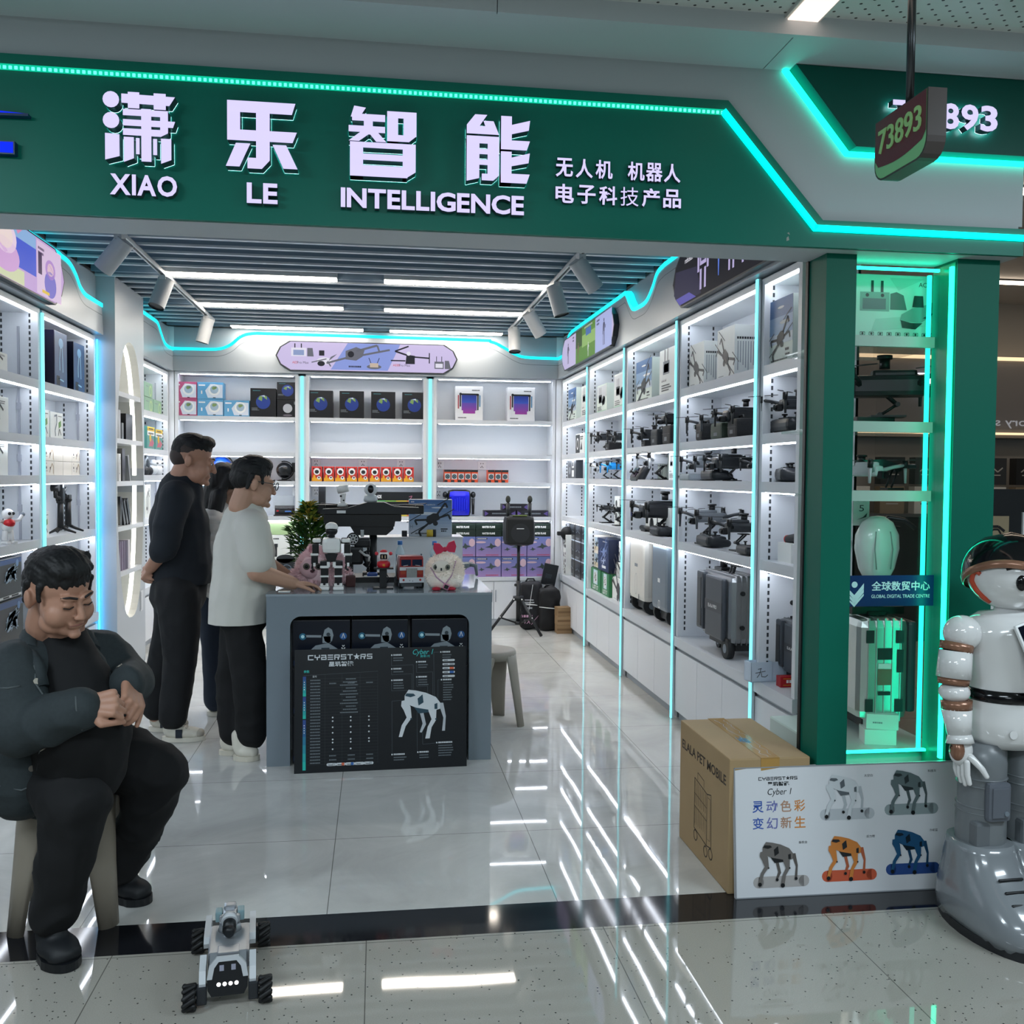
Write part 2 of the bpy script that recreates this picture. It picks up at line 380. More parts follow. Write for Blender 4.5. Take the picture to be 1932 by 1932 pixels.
# goods display on the hall wall
t = thing('hall_counter', 'dark display counter along the far hall wall', 'counter', (5.6, 8.2, 0))
B().m(mat('#2a2c2e', .4)).bx(-3, 3, 0, .25, 0, 1.15).obj('base', t); B().m(mat('#56585a', .3)).bx(-3.02, 3.02, -.02, .27, 1.15, 1.18).obj('counter_top', t)
rnd = random.Random(3)
gl = []
for i in range(11):
    x = 3.0 + i*.34; w = .24
    for k in range(2):
        z = 1.18 + k*.27
        if k == 1 and i % 3 == 1: continue
        c = ['#d8d8d4', '#26282b', '#8d7f6a', '#3b3f44'][(i*2+k*3) % 4]
        b = B().m(mat(c, .5)).bx(-w/2, w/2, -.05, .05, 0, .25)
        pm = mat('#2b2b2b' if c == '#d8d8d4' else '#b9b9b5', .5); b.m(pm)
        b.line([(-.07, .12), (-.02, .16), (.03, .12), (.08, .16)], .012, F(-.051)); b.line([(-.06, .09), (.06, .09)], .01, F(-.051))
        o = b.obj('goods_box'); place(o, (x, 8.3, z))
        tag(o, '%s goods box %s on the hall counter, %s' % ({'#d8d8d4': 'white', '#26282b': 'black', '#8d7f6a': 'tan', '#3b3f44': 'charcoal'}[c], ['standing', 'stacked on top'][k],
            ['first', 'second', 'third', 'fourth', 'fifth', 'sixth', 'seventh', 'eighth', 'ninth', 'tenth', 'eleventh'][i] + ' from the left'), 'box', 'goods boxes on the hall counter')
t = thing('wall_cards', 'panel of small drone picture cards on the hall partition right of the column', 'display board', (3.35, 4.6, 0))
B().m(mat('#1d2023', .5)).bx(-.28, .9, 0, .05, 0, 1.45).obj('panel', t)
for i in range(10):
    x = -.16 + (i % 4)*.24; z = 1.22 - (i//4)*.24 + .02*((i*7) % 3)
    b = B().m(PAPER if i % 3 else mat('#9c8d72', .5)).bx(x-.08, x+.08, -.012, 0, z-.09, z+.09).m(mat('#1c1d1f', .5))
    b.line([(x-.055, z+.01), (x-.02, z+.035), (x+.02, z+.035), (x+.055, z+.01)], .014, F(-.0135)); b.line([(x-.05, z-.03), (x-.01, z+.02), (x+.02, z+.02), (x+.05, z-.03)], .01, F(-.0135))
    b.obj('card', t)
# ================================================================ MAIN SIGN
LET = glow('#cdc6f5', L_LETTER); LSIDE = mat('#59606e', .3, metal=.6); HALO = glow('#d8f4ff', 8)
def letter_obj(polys, x0, x1, z0, z1, parent, name='character', y=-.02, d=.045, rects=()):
    """channel letter: lit face, metal side, lit back glowing on to the panel"""
    b = B(); M = F(y)
    for pl in polys:
        P = [(x0 + px*(x1-x0), z0 + pz*(z1-z0)) for px, pz in pl]
        b.m(LSIDE).prism(P, d, M); b.m(LET).flat(P, F(y-d-.0006)); b.m(HALO)
        Q = P[::-1] if sum(P[i][0]*P[(i+1) % len(P)][1] - P[(i+1) % len(P)][0]*P[i][1] for i in range(len(P))) > 0 else P
        b._f([b.v(M @ Vector((p[0], p[1], -.0006))) for p in Q])
    return b.obj(name, parent)
def text_obj(s, x, z, h, w, parent, bold=.025, y=-.015, d=.03, name='letter', back=True):
    b = B(); b.m(LSIDE).text(s, x, z, h, F(y), w=w, bold=bold, depth=d); b.m(LET).text(s, x, z, h, F(y-d-.0006), w=w, bold=bold)
    if back: b.m(HALO).text(s, x, z, h, F(y+.0006) , w=w, bold=bold)
    return b.obj(name, parent)
def circ(x, y, rx, ry, n=16): return [(x + rx*cos(2*pi*i/n), y + ry*sin(2*pi*i/n)) for i in range(n)]
def R4(x0, x1, y0, y1): return [(x0, y0), (x1, y0), (x1, y1), (x0, y1)]
SG = thing('shop_sign', 'long green fascia sign with white lit characters over the shop opening', 'sign', (0, 3.2, 0))
P_OUT = [(-6, 2.302), (2.295, 2.302), (2.295, 2.398), (1.532, 2.396), (1.183, 2.784), (-6, 2.784)]
b = B().m(GREEN).prism(P_OUT, .018, F(0)); b.obj('panel', SG)
def led_path(pts, w, d, m, name, parent, y):
    b = B().m(m)
    for (x0, z0), (x1, z1) in zip(pts, pts[1:]):
        dx, dz = x1-x0, z1-z0; L = math.hypot(dx, dz); nx, nz = -dz/L*w/2, dx/L*w/2
        ex, ez = dx/L*w*.2, dz/L*w*.2
        b.prism([(x0-nx-ex, z0-nz-ez), (x1-nx+ex, z1-nz+ez), (x1+nx+ex, z1+nz+ez), (x0+nx-ex, z0+nz-ez)], d, F(y))
    return b.obj(name, parent)
CG = glow('#07f0d0', L_GREEN)
led_path([(1.165, 2.742), (1.501, 2.366), (2.29, 2.364)], .020, .012, glow('#00f5ea', L_GREEN*1.8), 'led_strip', SG, -.018)
# dotted tape along the top: many small lamps on a green carrier
b = B().m(glow('#0ac49a', .9)).bx(-1.6, 1.165, -.022, -.018, 2.733, 2.751).m(glow('#5dfce0', 1.6))
x = -1.6
while x < 1.16: b.bx(x, x+.0085, -.026, -.022, 2.735, 2.744); x += .0165
b.obj('led_tape', SG)
# 潇
letter_obj([circ(.105, .88, .115, .115), circ(.105, .585, .115, .115), [(.02, .02), (.22, .08), (.22, .39), (.02, .4)],
    [(.25, .84), (.92, .83), (1, .96), (.25, .97)], R4(.34, .5, .77, 1), R4(.7, .87, .77, 1), R4(.27, .88, .665, .755), [(.27, .52), (.97, .52), (1, .61), (.27, .61)],
    R4(.79, .9, .44, .755), [(.27, .385), (.8, .385), (.9, .44), (.9, .48), (.27, .48)], R4(.525, .665, .02, .77), [(.28, .0), (.42, .06), (.42, .36), (.28, .36)],
    R4(.45, .5, .12, .35), R4(.69, .745, .12, .35), [(.8, .0), (.945, .06), (.945, .36), (.8, .36)]], -.835, -.623, 2.458, 2.672, SG)
# 乐
letter_obj([[(.02, .83), (.92, .83), (.97, 1), (.02, 1)], R4(.02, .2, .42, .9), [(.02, .41), (.93, .41), (.99, .57), (.02, .57)],
    [(.42, .83), (.61, .83), (.61, .13), (.5, 0), (.3, 0), (.3, .16), (.42, .16)], [(.14, .37), (.34, .37), (.19, .02), (0, .02)], [(.65, .37), (.84, .37), (1, .02), (.8, .02)]], -.471, -.251, 2.458, 2.666, SG)
# 智
letter_obj([[(.03, .84), (.16, .84), (.25, .98), (.08, 1)], R4(.05, .53, .79, .89), R4(0, .53, .63, .72), R4(.22, .35, .6, .8), [(.18, .64), (.34, .64), (.15, .5), (0, .5)], [(.28, .64), (.42, .64), (.55, .5), (.4, .5)],
    R4(.56, .72, .52, .95), R4(.56, .99, .855, .95), R4(.8, .99, .6, .95), [(.56, .52), (.88, .52), (.99, .61), (.56, .62)],
    R4(.02, .21, 0, .49), R4(.02, .98, .41, .49), [(.79, 0), (.84, 0), (.98, .09), (.98, .49), (.79, .49)], R4(.02, .98, .235, .325), R4(.02, .86, 0, .16)], -.092, .125, 2.452, 2.672, SG)
# 能
letter_obj([[(0, .84), (.13, 1), (.32, 1), (.2, .83), (.29, .83), (.26, .91), (.42, .91), (.51, .71), (0, .71)],
    [(0, 0), (.2, .05), (.2, .68), (0, .68)], [(.33, .12), (.24, .12), (.24, .02), (.42, .02), (.51, .1), (.51, .68), (.33, .68)], R4(0, .5, .57, .68), R4(.1, .45, .41, .49), R4(.1, .45, .25, .33),
    R4(.54, .71, .5, 1), [(.7, .73), (.98, .8), (1, .95), (.7, .87)], [(.54, .5), (.95, .5), (1, .64), (.54, .64)],
    R4(.54, .71, 0, .47), [(.7, .25), (.98, .31), (1, .46), (.7, .38)], [(.54, 0), (.95, 0), (1, .14), (.54, .14)]], .285, .492, 2.454, 2.668, SG)
def word(s, x0, x1, z, h, bold=.03):
    ws = [text_mesh(c, bold) for c in s]; tot = sum(w[3]-w[2]+.05 for w in ws) - .05; k = (x1-x0)/tot; x = x0
    for c, w in zip(s, ws):
        cw = (w[3]-w[2])*k; text_obj(c, x+cw/2, z, h, cw, SG, bold); x += cw + .05*k
word('XIAO', -.823, -.622, 2.363, .064); word('LE', -.410, -.315, 2.356, .064); word('INTELLIGENCE', -.117, .477, 2.357, .062)
for i, c in enumerate('无人机'): text_obj(c, .613+i*.0675, 2.492, .062, .058, SG, .02, name='character', d=.02)
for i, c in enumerate('机器人'): text_obj(c, .858+i*.0625, 2.492, .062, .058, SG, .02, name='character', d=.02)
for i, c in enumerate('电子科技产品'): text_obj(c, .615+i*.0738, 2.407, .062, .062, SG, .0 if c == '技' else .02, name='character', d=.02)
BLUE = glow('#0a2cf0', .9)
b = B().m(mat('#123a63', .3)).prism([(-1.6, 2.5), (-1.2, 2.585), (-1.06, 2.588), (-1.06, 2.596), (-1.2, 2.604), (-1.6, 2.57)], .03, F(-.015)).m(BLUE)
b.flat([(-1.6, 2.515), (-1.2, 2.593), (-1.07, 2.595), (-1.2, 2.603), (-1.6, 2.565)], F(-.0456)); b.obj('logo_mark', SG)
b = B().m(mat('#123a63', .3)).prism(R4(-1.6, -1.1, 2.47, 2.51), .03, F(-.015)).m(BLUE).rect(-1.6, -1.104, 2.474, 2.507, F(-.0456)).m(HALO).rect(-1.6, -1.096, 2.466, 2.47, F(-.016)); b.obj('logo_mark', SG)
b = B().m(mat('#9aa39c', .6)).flat([(1.40, 2.318), (1.41, 2.322), (1.407, 2.335), (1.4, 2.33)], F(-.0185)).flat([(1.402, 2.345), (1.412, 2.34), (1.408, 2.349)], F(-.0185)); b.obj('scuff_mark', SG)
# ---- number sign 73893, a wedge on the wall
NS = thing('number_sign', 'green wedge sign with lit white number 73893 high on the right wall', 'sign', (0, 3.2, 0))
WP = [(1.405, 2.903), (1.628, 2.640), (2.6, 2.640), (2.6, 2.903)]
b = B().m(GREEN_D).prism(WP, .06, F(0)); b.obj('panel', NS)
led_path([(1.385, 2.903), (1.618, 2.630), (2.6, 2.630)], .012, .02, glow('#12f5cf', 3.4), 'led_strip', NS, 0)
for s, x in zip('73893', (1.765, 1.852, 1.945, 2.017, 2.089)): text_obj(s, x, 2.70, .088, .064, NS, .03, y=-.075, name='digit')
# ---- hanging blade sign
HS = thing('hanging_sign', 'small maroon blade sign reading 73893 hanging from the mall ceiling on a pole', 'sign', (1.430, 2.467, 2.96))
b = B().m(mat('#4b4f52', .3, metal=.8)).cyl((0, 0, 0), (0, 0, -.455), .011).cyl((0, 0, 0), (0, 0, -.14), .018).cyl((0, 0, -.14), (0, 0, -.148), .022); b.obj('pole', HS)
Mh = Matrix(((0, 0, -1, 0), (-1, 0, 0, 0), (0, 1, 0, -.536), (0, 0, 0, 1)))      # the lettered face looks along the shopfront
def rr(x0, x1, y0, y1, r, n=5):
    P = [(x0, y1)] + [(x0+r-r*cos(a), y0+r-r*sin(a)) for a in [pi/2*i/n for i in range(n+1)]]
    return P + [(x1-r+r*sin(a), y0+r-r*cos(a)) for a in [pi/2*i/n for i in range(n+1)]] + [(x1, y1)]
B().m(mat('#4a4442', .4)).prism(rr(-.133, .133, -.086, .086, .05), .052, Mh @ T(0, 0, -.026)).obj('sign_box', HS)
b = B().m(mat('#86c98e', .4)).flat(rr(-.128, .128, -.081, .083, .046), Mh @ T(0, 0, .0266))
b.m(mat('#6a2c3a', .4)).flat([(-.127, .083), (-.127, -.025), (-.11, -.045)] + [(-.11 + .22*i/8, -.045 - .012*sin(pi*i/8) + .006*i/8) for i in range(1, 9)] + [(.127, -.02), (.127, .083)], Mh @ T(0, 0, .0274)); b.obj('face', HS)
B().m(mat('#a5d68c', .4)).text('73893', 0, -.012, .066, Mh @ T(0, 0, .028), w=.215, bold=.012, depth=.003).obj('digits', HS)
# mall ceiling lamp, and unseen panels added round the area lights for illumination
for (lx, ly, sx, sy, lab) in ((1.33, 2.2, .1, 1.5, 'warm linear ceiling light above the green number sign'), (-2.6, 1.0, 1.6, .5, 'wide unseen light panel added over the walkway left of the camera'),
      (.2, -.6, 1.6, .5, 'wide unseen light panel added over the walkway behind the camera'), (3.4, 1.0, 1.6, .5, 'wide unseen light panel added over the walkway right of the camera'), (.2, -3.6, 1.6, .5, 'wide unseen light panel added furthest back over the walkway')):
    b = B().m(mat('#d0d0cc', .4)).bx(-sx/2-.01, sx/2+.01, -sy/2-.01, sy/2+.01, 0, .012).m(glow('#ffe6d6', L_MALL*.3)).bx(-sx/2, sx/2, -sy/2, sy/2, -.004, 0)
    o = b.obj('mall_ceiling_panel'); place(o, (lx, ly, 2.948)); tag(o, lab, 'ceiling light', 'mall ceiling lights')
# ================================================================ DISPLAY UNITS
ZS = (2.035, 1.71, 1.48, 1.105)      # tops of the four shelves, .05 thick; counter top at .52
def rail(b, x, y, z0, z1, nx):        # slotted rail on a partition: a row of dark slots
    b.m(mat('#2a2d31', .6)); z = z0
    while z < z1: b.bx(x-.006, x+.006, y, y+.0012*nx, z, z+.018) if nx > 0 else b.bx(x-.006, x+.006, y-.0012, y, z, z+.018); z += .032
def wall_unit(side, y0, y1, label, back_open=False, rows=ZS, last=False):
    """one bay of the side walls; local x = along the wall depth. side +1 right wall, -1 left wall"""
    X = XR if side > 0 else XL; s = side; D = .27 if s > 0 else .27
    t = thing('display_shelf_unit', label, 'shelf unit', (X, (y0+y1)/2, 0), 0, 'right wall display units' if s > 0 else 'left wall display units')
    h = (y1-y0)/2 - .0205; zt = 2.42
    def bx(b, u0, u1, v0, v1, z0, z1): return b.bx(min(s*u0, s*u1), max(s*u0, s*u1), v0, v1, z0, z1)
    b = B().m(WHITE)
    bx(b, 0, D, h-.035, h, .521, zt); bx(b, 0, D, -h, -h+.035, .521, zt)     # partitions
    if back_open:
        bx(b, D-.012, D, -.05, h, .46, zt); bx(b, D-.012, D, -h, -.05, 1.985, zt); bx(b, D-.012, D, -h, -.05, .46, .56)
    else: bx(b, D-.012, D, -h, h, .521, zt)
    bx(b, 0, D, -h, h, zt, zt+.03)
    for yy, nx in ((h-.035, -1), (-h+.035, 1)):
        for u in (.045, .2):
            b.m(mat('#33373c', .6)); z = .56
            while z < zt-.02: bx(b, u-.005, u+.005, yy if nx > 0 else yy-.0012, yy+.0012 if nx > 0 else yy, z, z+.02); z += .034
    b.obj('carcass', t)
    for z in rows:
        b = B().m(WHITE2); bx(b, 0, D-.012, -h+.036, h-.036, z-.05, z); so = b.obj('shelf', t)
        b = B().m(LED); bx(b, .012, .028, -h+.05, h-.05, z-.056, z-.0505); b.obj('led_strip', so)
    b = B().m(LED); bx(b, .012, .028, -h+.05, h-.05, zt-.006, zt-.0005); b.obj('led_strip', t)
    b = B().m(WHITE2); bx(b, -.01, D, -h, h, .46, .52); b.obj('counter', t)
    b = B().m(mat('#9aa1a8', .4)); bx(b, .012, D, -h, h, .44, .46); bx(b, .03, D, -h, h, 0, .06); b.obj('plinth', t)
    n = 3 if h > .3 else 1; w = 2*h/n
    for i in range(n):
        b = B().m(WHITE); bx(b, 0, .02, -h+i*w+.002, -h+(i+1)*w-.002, .06, .435); b.obj('cabinet_door', t)
    if s < 0:      # white cable and plug running down the far partition
        b = B().m(mat('#a9adb8', .4)); bx(b, .10, .112, h-.045, h-.035, .56, zt-.08); bx(b, .095, .117, h-.052, h-.035, 1.56, 1.6); bx(b, .095, .117, h-.052, h-.035, 1.27, 1.31); bx(b, .095, .117, h-.052, h-.035, 1.86, 1.9); b.obj('cable', t)
    return t
RW = [(8.24, 9.45, 'white lit shelf bay at the far end of the right wall'), (6.97, 8.24, 'white lit shelf bay second from the back on the right wall'),
      (5.71, 6.97, 'white lit middle shelf bay of the right wall holding the white suitcase'), (4.45, 5.71, 'white lit right wall shelf bay holding the black ride-on suitcase'),
      (3.965, 4.45, 'narrow white lit shelf bay right behind the green column')]
for i, (a, c, lab) in enumerate(RW): wall_unit(1, a, c, lab, back_open=(i == 3))
LWU = [(3.42, 4.7, 'white left wall shelf bay nearest the shopfront'), (4.7, 5.98, 'white left wall shelf bay behind the seated man'), (5.98, 7.09, 'white left wall shelf bay with the black gimbals')]
for a, c, lab in LWU: wall_unit(-1, a, c, lab)
wall_unit(-1, 7.96, 9.45, 'white left wall shelf bay in the back corner beyond the oval niche')
# vertical cyan light bars at the bay joints
for i, (y, lab) in enumerate(((8.24, 'furthest back'), (6.97, 'second from the back'), (5.71, 'left of the black ride-on suitcase'), (4.45, 'nearest the green column'))):
    t = thing('light_bar', 'vertical cyan light bar on the right wall joint %s' % lab, 'light strip', (1.828, y, 0), 0, 'vertical light bars on the right wall')
    B().m(mat('#b9c9d2', .3)).bx(-.012, 0, -.02, .02, .004, 2.455).obj('channel', t); B().m(CYAN2).bx(-.018, -.0122, -.011, .011, .004, 2.455).obj('diffuser', t)
for y, lab in ((5.98, 'left of the black gimbals'), (7.09, 'beside the oval niche pillar'), (4.7, 'behind the seated man')):
    t = thing('light_bar', 'vertical cyan light bar on the left wall joint %s' % lab, 'light strip', (-1.949, y, 0), 0, 'vertical light bars on the left wall')
    if y > 7: B().m(glow('#2cb8ff', 8)).bx(0, .008, 0, .009, .004, 2.43).obj('diffuser', t)
    else: B().m(CYAN2).bx(0, .012, -.011, .011, .004, 2.43).obj('diffuser', t)
# ---- headers above the bays with the wavy cove light
HEADM = mat('#a6aeb5', .3, metal=.25); CORN = mat('#98a1a9', .4)
def smooth_path(pts, n=6):
    out = []
    for i in range(len(pts)-1):
        p0 = pts[max(i-1, 0)]; p1 = pts[i]; p2 = pts[i+1]; p3 = pts[min(i+2, len(pts)-1)]
        for k in range(n):
            t = k/n; out.append(tuple(.5*((2*p1[j]) + (-p0[j]+p2[j])*t + (2*p0[j]-5*p1[j]+4*p2[j]-p3[j])*t*t + (-p0[j]+3*p1[j]-3*p2[j]+p3[j])*t**3) for j in range(2)))
    out.append(pts[-1]); return out
def header(name, M, u0, u1, wave, label, z0=2.462, raised=True):
    """board in local (u along wall, v = height); wave = outline of the raised lower board whose top edge carries the light"""
    t = thing(name, label, 'header panel', (0, 0, 0), 0, 'header panels with wavy cove light')
    B().m(CORN).prism(R4(u0, u1, z0, 2.876), .02, M).obj('back_panel', t)
    W_ = smooth_path(wave)
    B().m(HEADM).prism([(u1, z0), (u0, z0)][::-1] + W_[::-1], .05, M @ T(0, 0, .02)).obj('wave_board', t)
    b = B().m(CYAN)
    for (a0, b0), (a1, b1) in zip(W_, W_[1:]):
        dx, dz = a1-a0, b1-b0; L = math.hypot(dx, dz) or 1; nx, nz = -dz/L, dx/L
        if nz < 0: nx, nz = -nx, -nz
        b.prism([(a0+nx*.0, b0+nz*.0), (a1+nx*.0, b1+nz*.0), (a1+nx*.026, b1+nz*.026), (a0+nx*.026, b0+nz*.026)], .054, M @ T(0, 0, .022))
    b.obj('cove_light', t)
    G_ = [(x, z-.055) for x, z in W_]
    b = B().m(mat('#6f777e', .5)); b.line(G_, .005, M @ T(0, 0, .0706)); b.obj('groove', t)
    return t
MB_ = F(9.47)
wb = [(-1.94, 2.655), (-1.6, 2.655), (-1.46, 2.665), (-1.36, 2.71), (-1.27, 2.785), (-1.16, 2.815), (-.9, 2.817), (.9, 2.812), (1.1, 2.80), (1.22, 2.75), (1.34, 2.685), (1.46, 2.655), (1.78, 2.65)]
header('header_panel', MB_, -1.925, 1.775, wb, 'grey header with wavy cyan light above the back wall shelves')
MR_ = Matrix(((0, 0, -1, 1.85), (-1, 0, 0, 0), (0, 1, 0, 0), (0, 0, 0, 1)))     # u -> -y, out of the face -> -x
wr = [(-9.40, 2.65), (-9.1, 2.65), (-8.99, 2.69), (-8.92, 2.78), (-8.8, 2.815), (-8.5, 2.82), (-7.0, 2.816), (-6.82, 2.812), (-6.71, 2.73), (-6.60, 2.665), (-6.45, 2.652), (-6.26, 2.658), (-6.11, 2.725), (-6.02, 2.79), (-5.88, 2.812), (-5.6, 2.815), (-3.45, 2.815)]
header('header_panel', MR_, -9.42, -3.42, wr, 'grey header with wavy cyan light above the right wall shelves')
ML_ = Matrix(((0, 0, 1, -1.97), (1, 0, 0, 0), (0, 1, 0, 0), (0, 0, 0, 1)))
wl = [(3.45, 2.80), (5.9, 2.80), (6.15, 2.797), (6.34, 2.787), (6.465, 2.742), (6.55, 2.685), (6.66, 2.654), (6.8, 2.65), (7.06, 2.65)]
header('header_panel', ML_, 3.42, 7.09, wl, 'grey header with wavy cyan light above the left wall shelves')
wc = [(7.96, 2.80), (8.5, 2.80), (8.66, 2.80), (8.78, 2.79), (8.9, 2.725), (9.04, 2.66), (9.2, 2.645), (9.42, 2.65)]
header('header_panel', ML_, 7.96, 9.42, wc, 'short grey header with cyan light in the back left corner')
# ---- back wall: three bays
bays = [(-1.93, -.715, 'white lit shelf bay on the back wall left with the globes'), (-.715, .515, 'white lit middle shelf bay of the back wall'), (.515, 1.80, 'white lit shelf bay on the back wall right with the tumblers')]
for x0, x1, lab in bays:
    t = thing('display_shelf_unit', lab, 'shelf unit', ((x0+x1)/2, YB, 0), 0, 'back wall display units'); h = (x1-x0)/2 - .0355
    b = B().m(WHITE); b.bx(-h, -h+.03, 0, .3, .46, 2.44).bx(h-.03, h, 0, .3, .46, 2.44).bx(-h, h, .288, .3, .46, 2.44).bx(-h, h, 0, .3, 2.44, 2.46); b.obj('carcass', t)
    for z in (2.045, 1.705, 1.43, 1.09):
        so = B().m(WHITE2).bx(-h+.031, h-.031, 0, .288, z-.04, z).obj('shelf', t)
        B().m(LED).bx(-h+.05, h-.05, .008, .022, z-.046, z-.0405).obj('led_strip', so)
    B().m(LED).bx(-h+.05, h-.05, .008, .022, 2.434, 2.4395).obj('led_strip', t)
    B().m(WHITE2).bx(-h, h, -.01, .3, .45, .487).obj('counter', t); B().m(mat('#a7aeb4', .4)).bx(-h, h, .01, .3, 0, .07).obj('plinth', t)
    for i in range(2):
        d = B().m(WHITE).bx(-h+i*h+.002, -h+(i+1)*h-.002, 0, .02, .07, .445).obj('cabinet_door', t)
        B().m(GREY).bx(-.022 if i == 0 else .016, -.016 if i == 0 else .022, -.008, 0, .24, .36).obj('handle', d)
for x, lab in ((-.715, 'left'), (.515, 'right')):
    t = thing('light_bar', 'vertical cyan light bar on the back wall %s' % {'left': 'between the globes and the earth boxes', 'right': 'left of the tumbler boxes'}[lab], 'light strip', (x, YB, 0), 0, 'vertical light bars on the back wall')
    B().m(mat('#c3d3da', .3)).bx(-.035, .035, -.006, 0, .487, 2.44).bx(-.035, .035, .0, .02, .0, .487).obj('channel', t); B().m(CYAN2).bx(-.014, .014, -.014, -.0062, .487, 2.44).obj('diffuser', t)
b = B().m(WHITE).bx(1.77, 1.85, 9.44, 9.76, 0, 2.88).bx(-2.0, -1.90, 9.44, 9.76, 0, 2.88); struct(b, 'trim_5')
def socket(x, z, lab):
    t = thing('wall_socket', lab, 'wall socket', (x, 9.737, z), 0, 'white sockets on the back wall')
    B().m(PAPER).box((0, -.004, 0), (.086, .008, .086), bev=.003).obj('plate', t); b = B().m(BLACK)
    for a, c in ((-.012, .02), (.012, .02), (-.01, -.018), (.01, -.018), (0, -.008)): b.bx(a-.003, a+.003, -.0095, -.008, c-.006, c+.006)
    b.obj('slots', t)
for x, z, lab in ((-.6, 1.61, 'white socket above the leftmost red astronaut boxes'), (-.14, 1.61, 'white socket above the middle of the red astronaut row'), (.24, 1.61, 'white socket above the right end of the red astronaut row'),
    (.63, 1.6, 'white socket left of the orange lens boxes'), (1.06, 1.6, 'white socket between the two groups of lens boxes'), (-.79, 1.32, 'white socket right of the clear display case'), (-.6, 1.32, 'white socket behind the potted plant'), (.62, 1.31, 'white socket left of the blue speaker')):
    socket(x, z, lab)
# ---- pillar with the oval lit niche
def pillar():
    b = B().m(mat('#b4bbc2', .35, metal=.1)); cy, cz, ry, rz = 7.535, 1.44, .392, 1.03; n = 48
    y0, y1, z0, z1, x0, x1 = 7.12, 7.955, 0, 2.88, -2.26, -1.83
    def sup(a):  # tall capsule-like oval
        e = 2.6; c, s_ = cos(a), sin(a); return cy + ry*math.copysign(abs(c)**(2/e), c), cz + rz*math.copysign(abs(s_)**(2/1.9), s_)
    ov = [sup(2*pi*i/n) for i in range(n)]
    outer = []
    for y, z in ov:
        dy, dz = y-cy, z-cz; k = min(((y1-cy) if dy > 0 else (cy-y0))/max(abs(dy), 1e-6), ((z1-cz) if dz > 0 else (cz-z0))/max(abs(dz), 1e-6)); outer.append((cy+dy*k, cz+dz*k))
    I = [b.v((x1, y, z)) for y, z in ov]; O = [b.v((x1, y, z)) for y, z in outer]; K = [b.v((-2.12, y, z)) for y, z in ov]
    for i in range(n):
        j = (i+1) % n; b._f([O[i], O[j], I[j], I[i]])
    b.bx(x0, x1-.0005, y0, y0+.03, z0, z1).bx(x0, x1-.0005, y1-.03, y1, z0, z1)
    o = struct(b, 'wall_pillar')
    t = thing('oval_niche', 'tall oval lit niche with shelves set in the white pillar', 'niche', (0, 0, 0))
    b = B().m(mat('#d5d6d2', .45))
    I = [b.v((x1, y, z)) for y, z in ov]; K = [b.v((-2.12, y, z)) for y, z in ov]
    for i in range(n):
        j = (i+1) % n; b._f([I[i], I[j], K[j], K[i]])
    b._f(K); b.obj('lining', t)
    b = B().m(glow('#fffdf0', L_NICHE))
    for i in range(n):
        j = (i+1) % n
        def q(p, r): y, z = p; return (cy + (y-cy)*(r), cz + (z-cz)*(r))
        if True:
            p, r_ = ov[i], ov[j]; A = [(-1.915, *q(p, .997)), (-1.915, *q(r_, .997)), (-1.885, *q(r_, .997)), (-1.885, *q(p, .997))]; b._f([b.v(v) for v in A])
    b.obj('led_strip', t)
    for z in (2.085, 1.745, 1.437, 1.11, .78):
        k = 1-abs((z-cz)/rz)**1.9; hw = ry*max(k, 0)**(1/2.6)
        B().m(WHITE2).bx(-2.119, -1.832, cy-hw, cy+hw, z-.035, z).obj('shelf', t)
pillar()
b = B().m(WHITE2).bx(-1.829, -1.824, 7.78, 7.86, .42, .58).m(mat('#8f959b', .5)).bx(-1.824, -1.822, 7.785, 7.79, .43, .57)
tag(b.obj('switch_plate'), 'flush white cover plate low on the pillar under the oval niche', 'cover plate')
b = B().m(WALLM).bx(-2.26, -1.97, 7.09, 7.12, 0, 2.88); struct(b, 'trim_4')
# ---- shop ceiling lamps and tracks
for (y, x0, x1, lab) in ((6.93, -1.465, -.285, 'linear ceiling light, left of the first pair'), (6.93, .05, 1.217, 'linear ceiling light, right of the first pair'),
    (8.12, -1.47, -.283, 'linear ceiling light, left of the middle pair'), (8.12, .06, 1.22, 'linear ceiling light, right of the middle pair'), (9.3, -1.35, -.135, 'linear ceiling light, left of the rear pair'), (9.3, .12, 1.2, 'linear ceiling light, right of the rear pair')):
    t = thing('linear_light', 'white ' + lab + ' above the shop', 'ceiling light', ((x0+x1)/2, y, 2.872), 0, 'linear lights in the shop ceiling'); h = (x1-x0)/2
    B().m(mat('#b5b9bd', .4)).bx(-h-.004, h+.004, -.068, .068, .002, .06).obj('housing', t); B().m(glow('#fff3e4', L_CEIL)).bx(-h, h, -.062, .062, -.004, .0015).obj('diffuser', t)
def track(x, y0, y1, lab):
    t = thing('track_rail', lab, 'track rail', (x, (y0+y1)/2, 2.83), 0, 'track rails on the shop ceiling'); h = (y1-y0)/2
    B().m(mat('#c2c6ca', .35)).bx(-.018, -.008, -h, h, 0, .025).bx(.008, .018, -h, h, 0, .025).bx(-.018, .018, -h, h, .022, .026).obj('rail', t)
    B().m(BLACK).bx(-.008, .008, -h, h, .012, .022).obj('slot', t)
    b = B().m(mat('#c2c6ca', .35))
    for yy in (-h+.1, 0, h-.1): b.cyl((0, yy, .026), (0, yy, .06), .006)
    b.obj('hanger', t)
track(-1.43, 4.3, 8.75, 'white track rail for spotlights on the left of the ceiling'); track(1.215, 4.3, 8.85, 'white track rail for spotlights on the right of the ceiling')
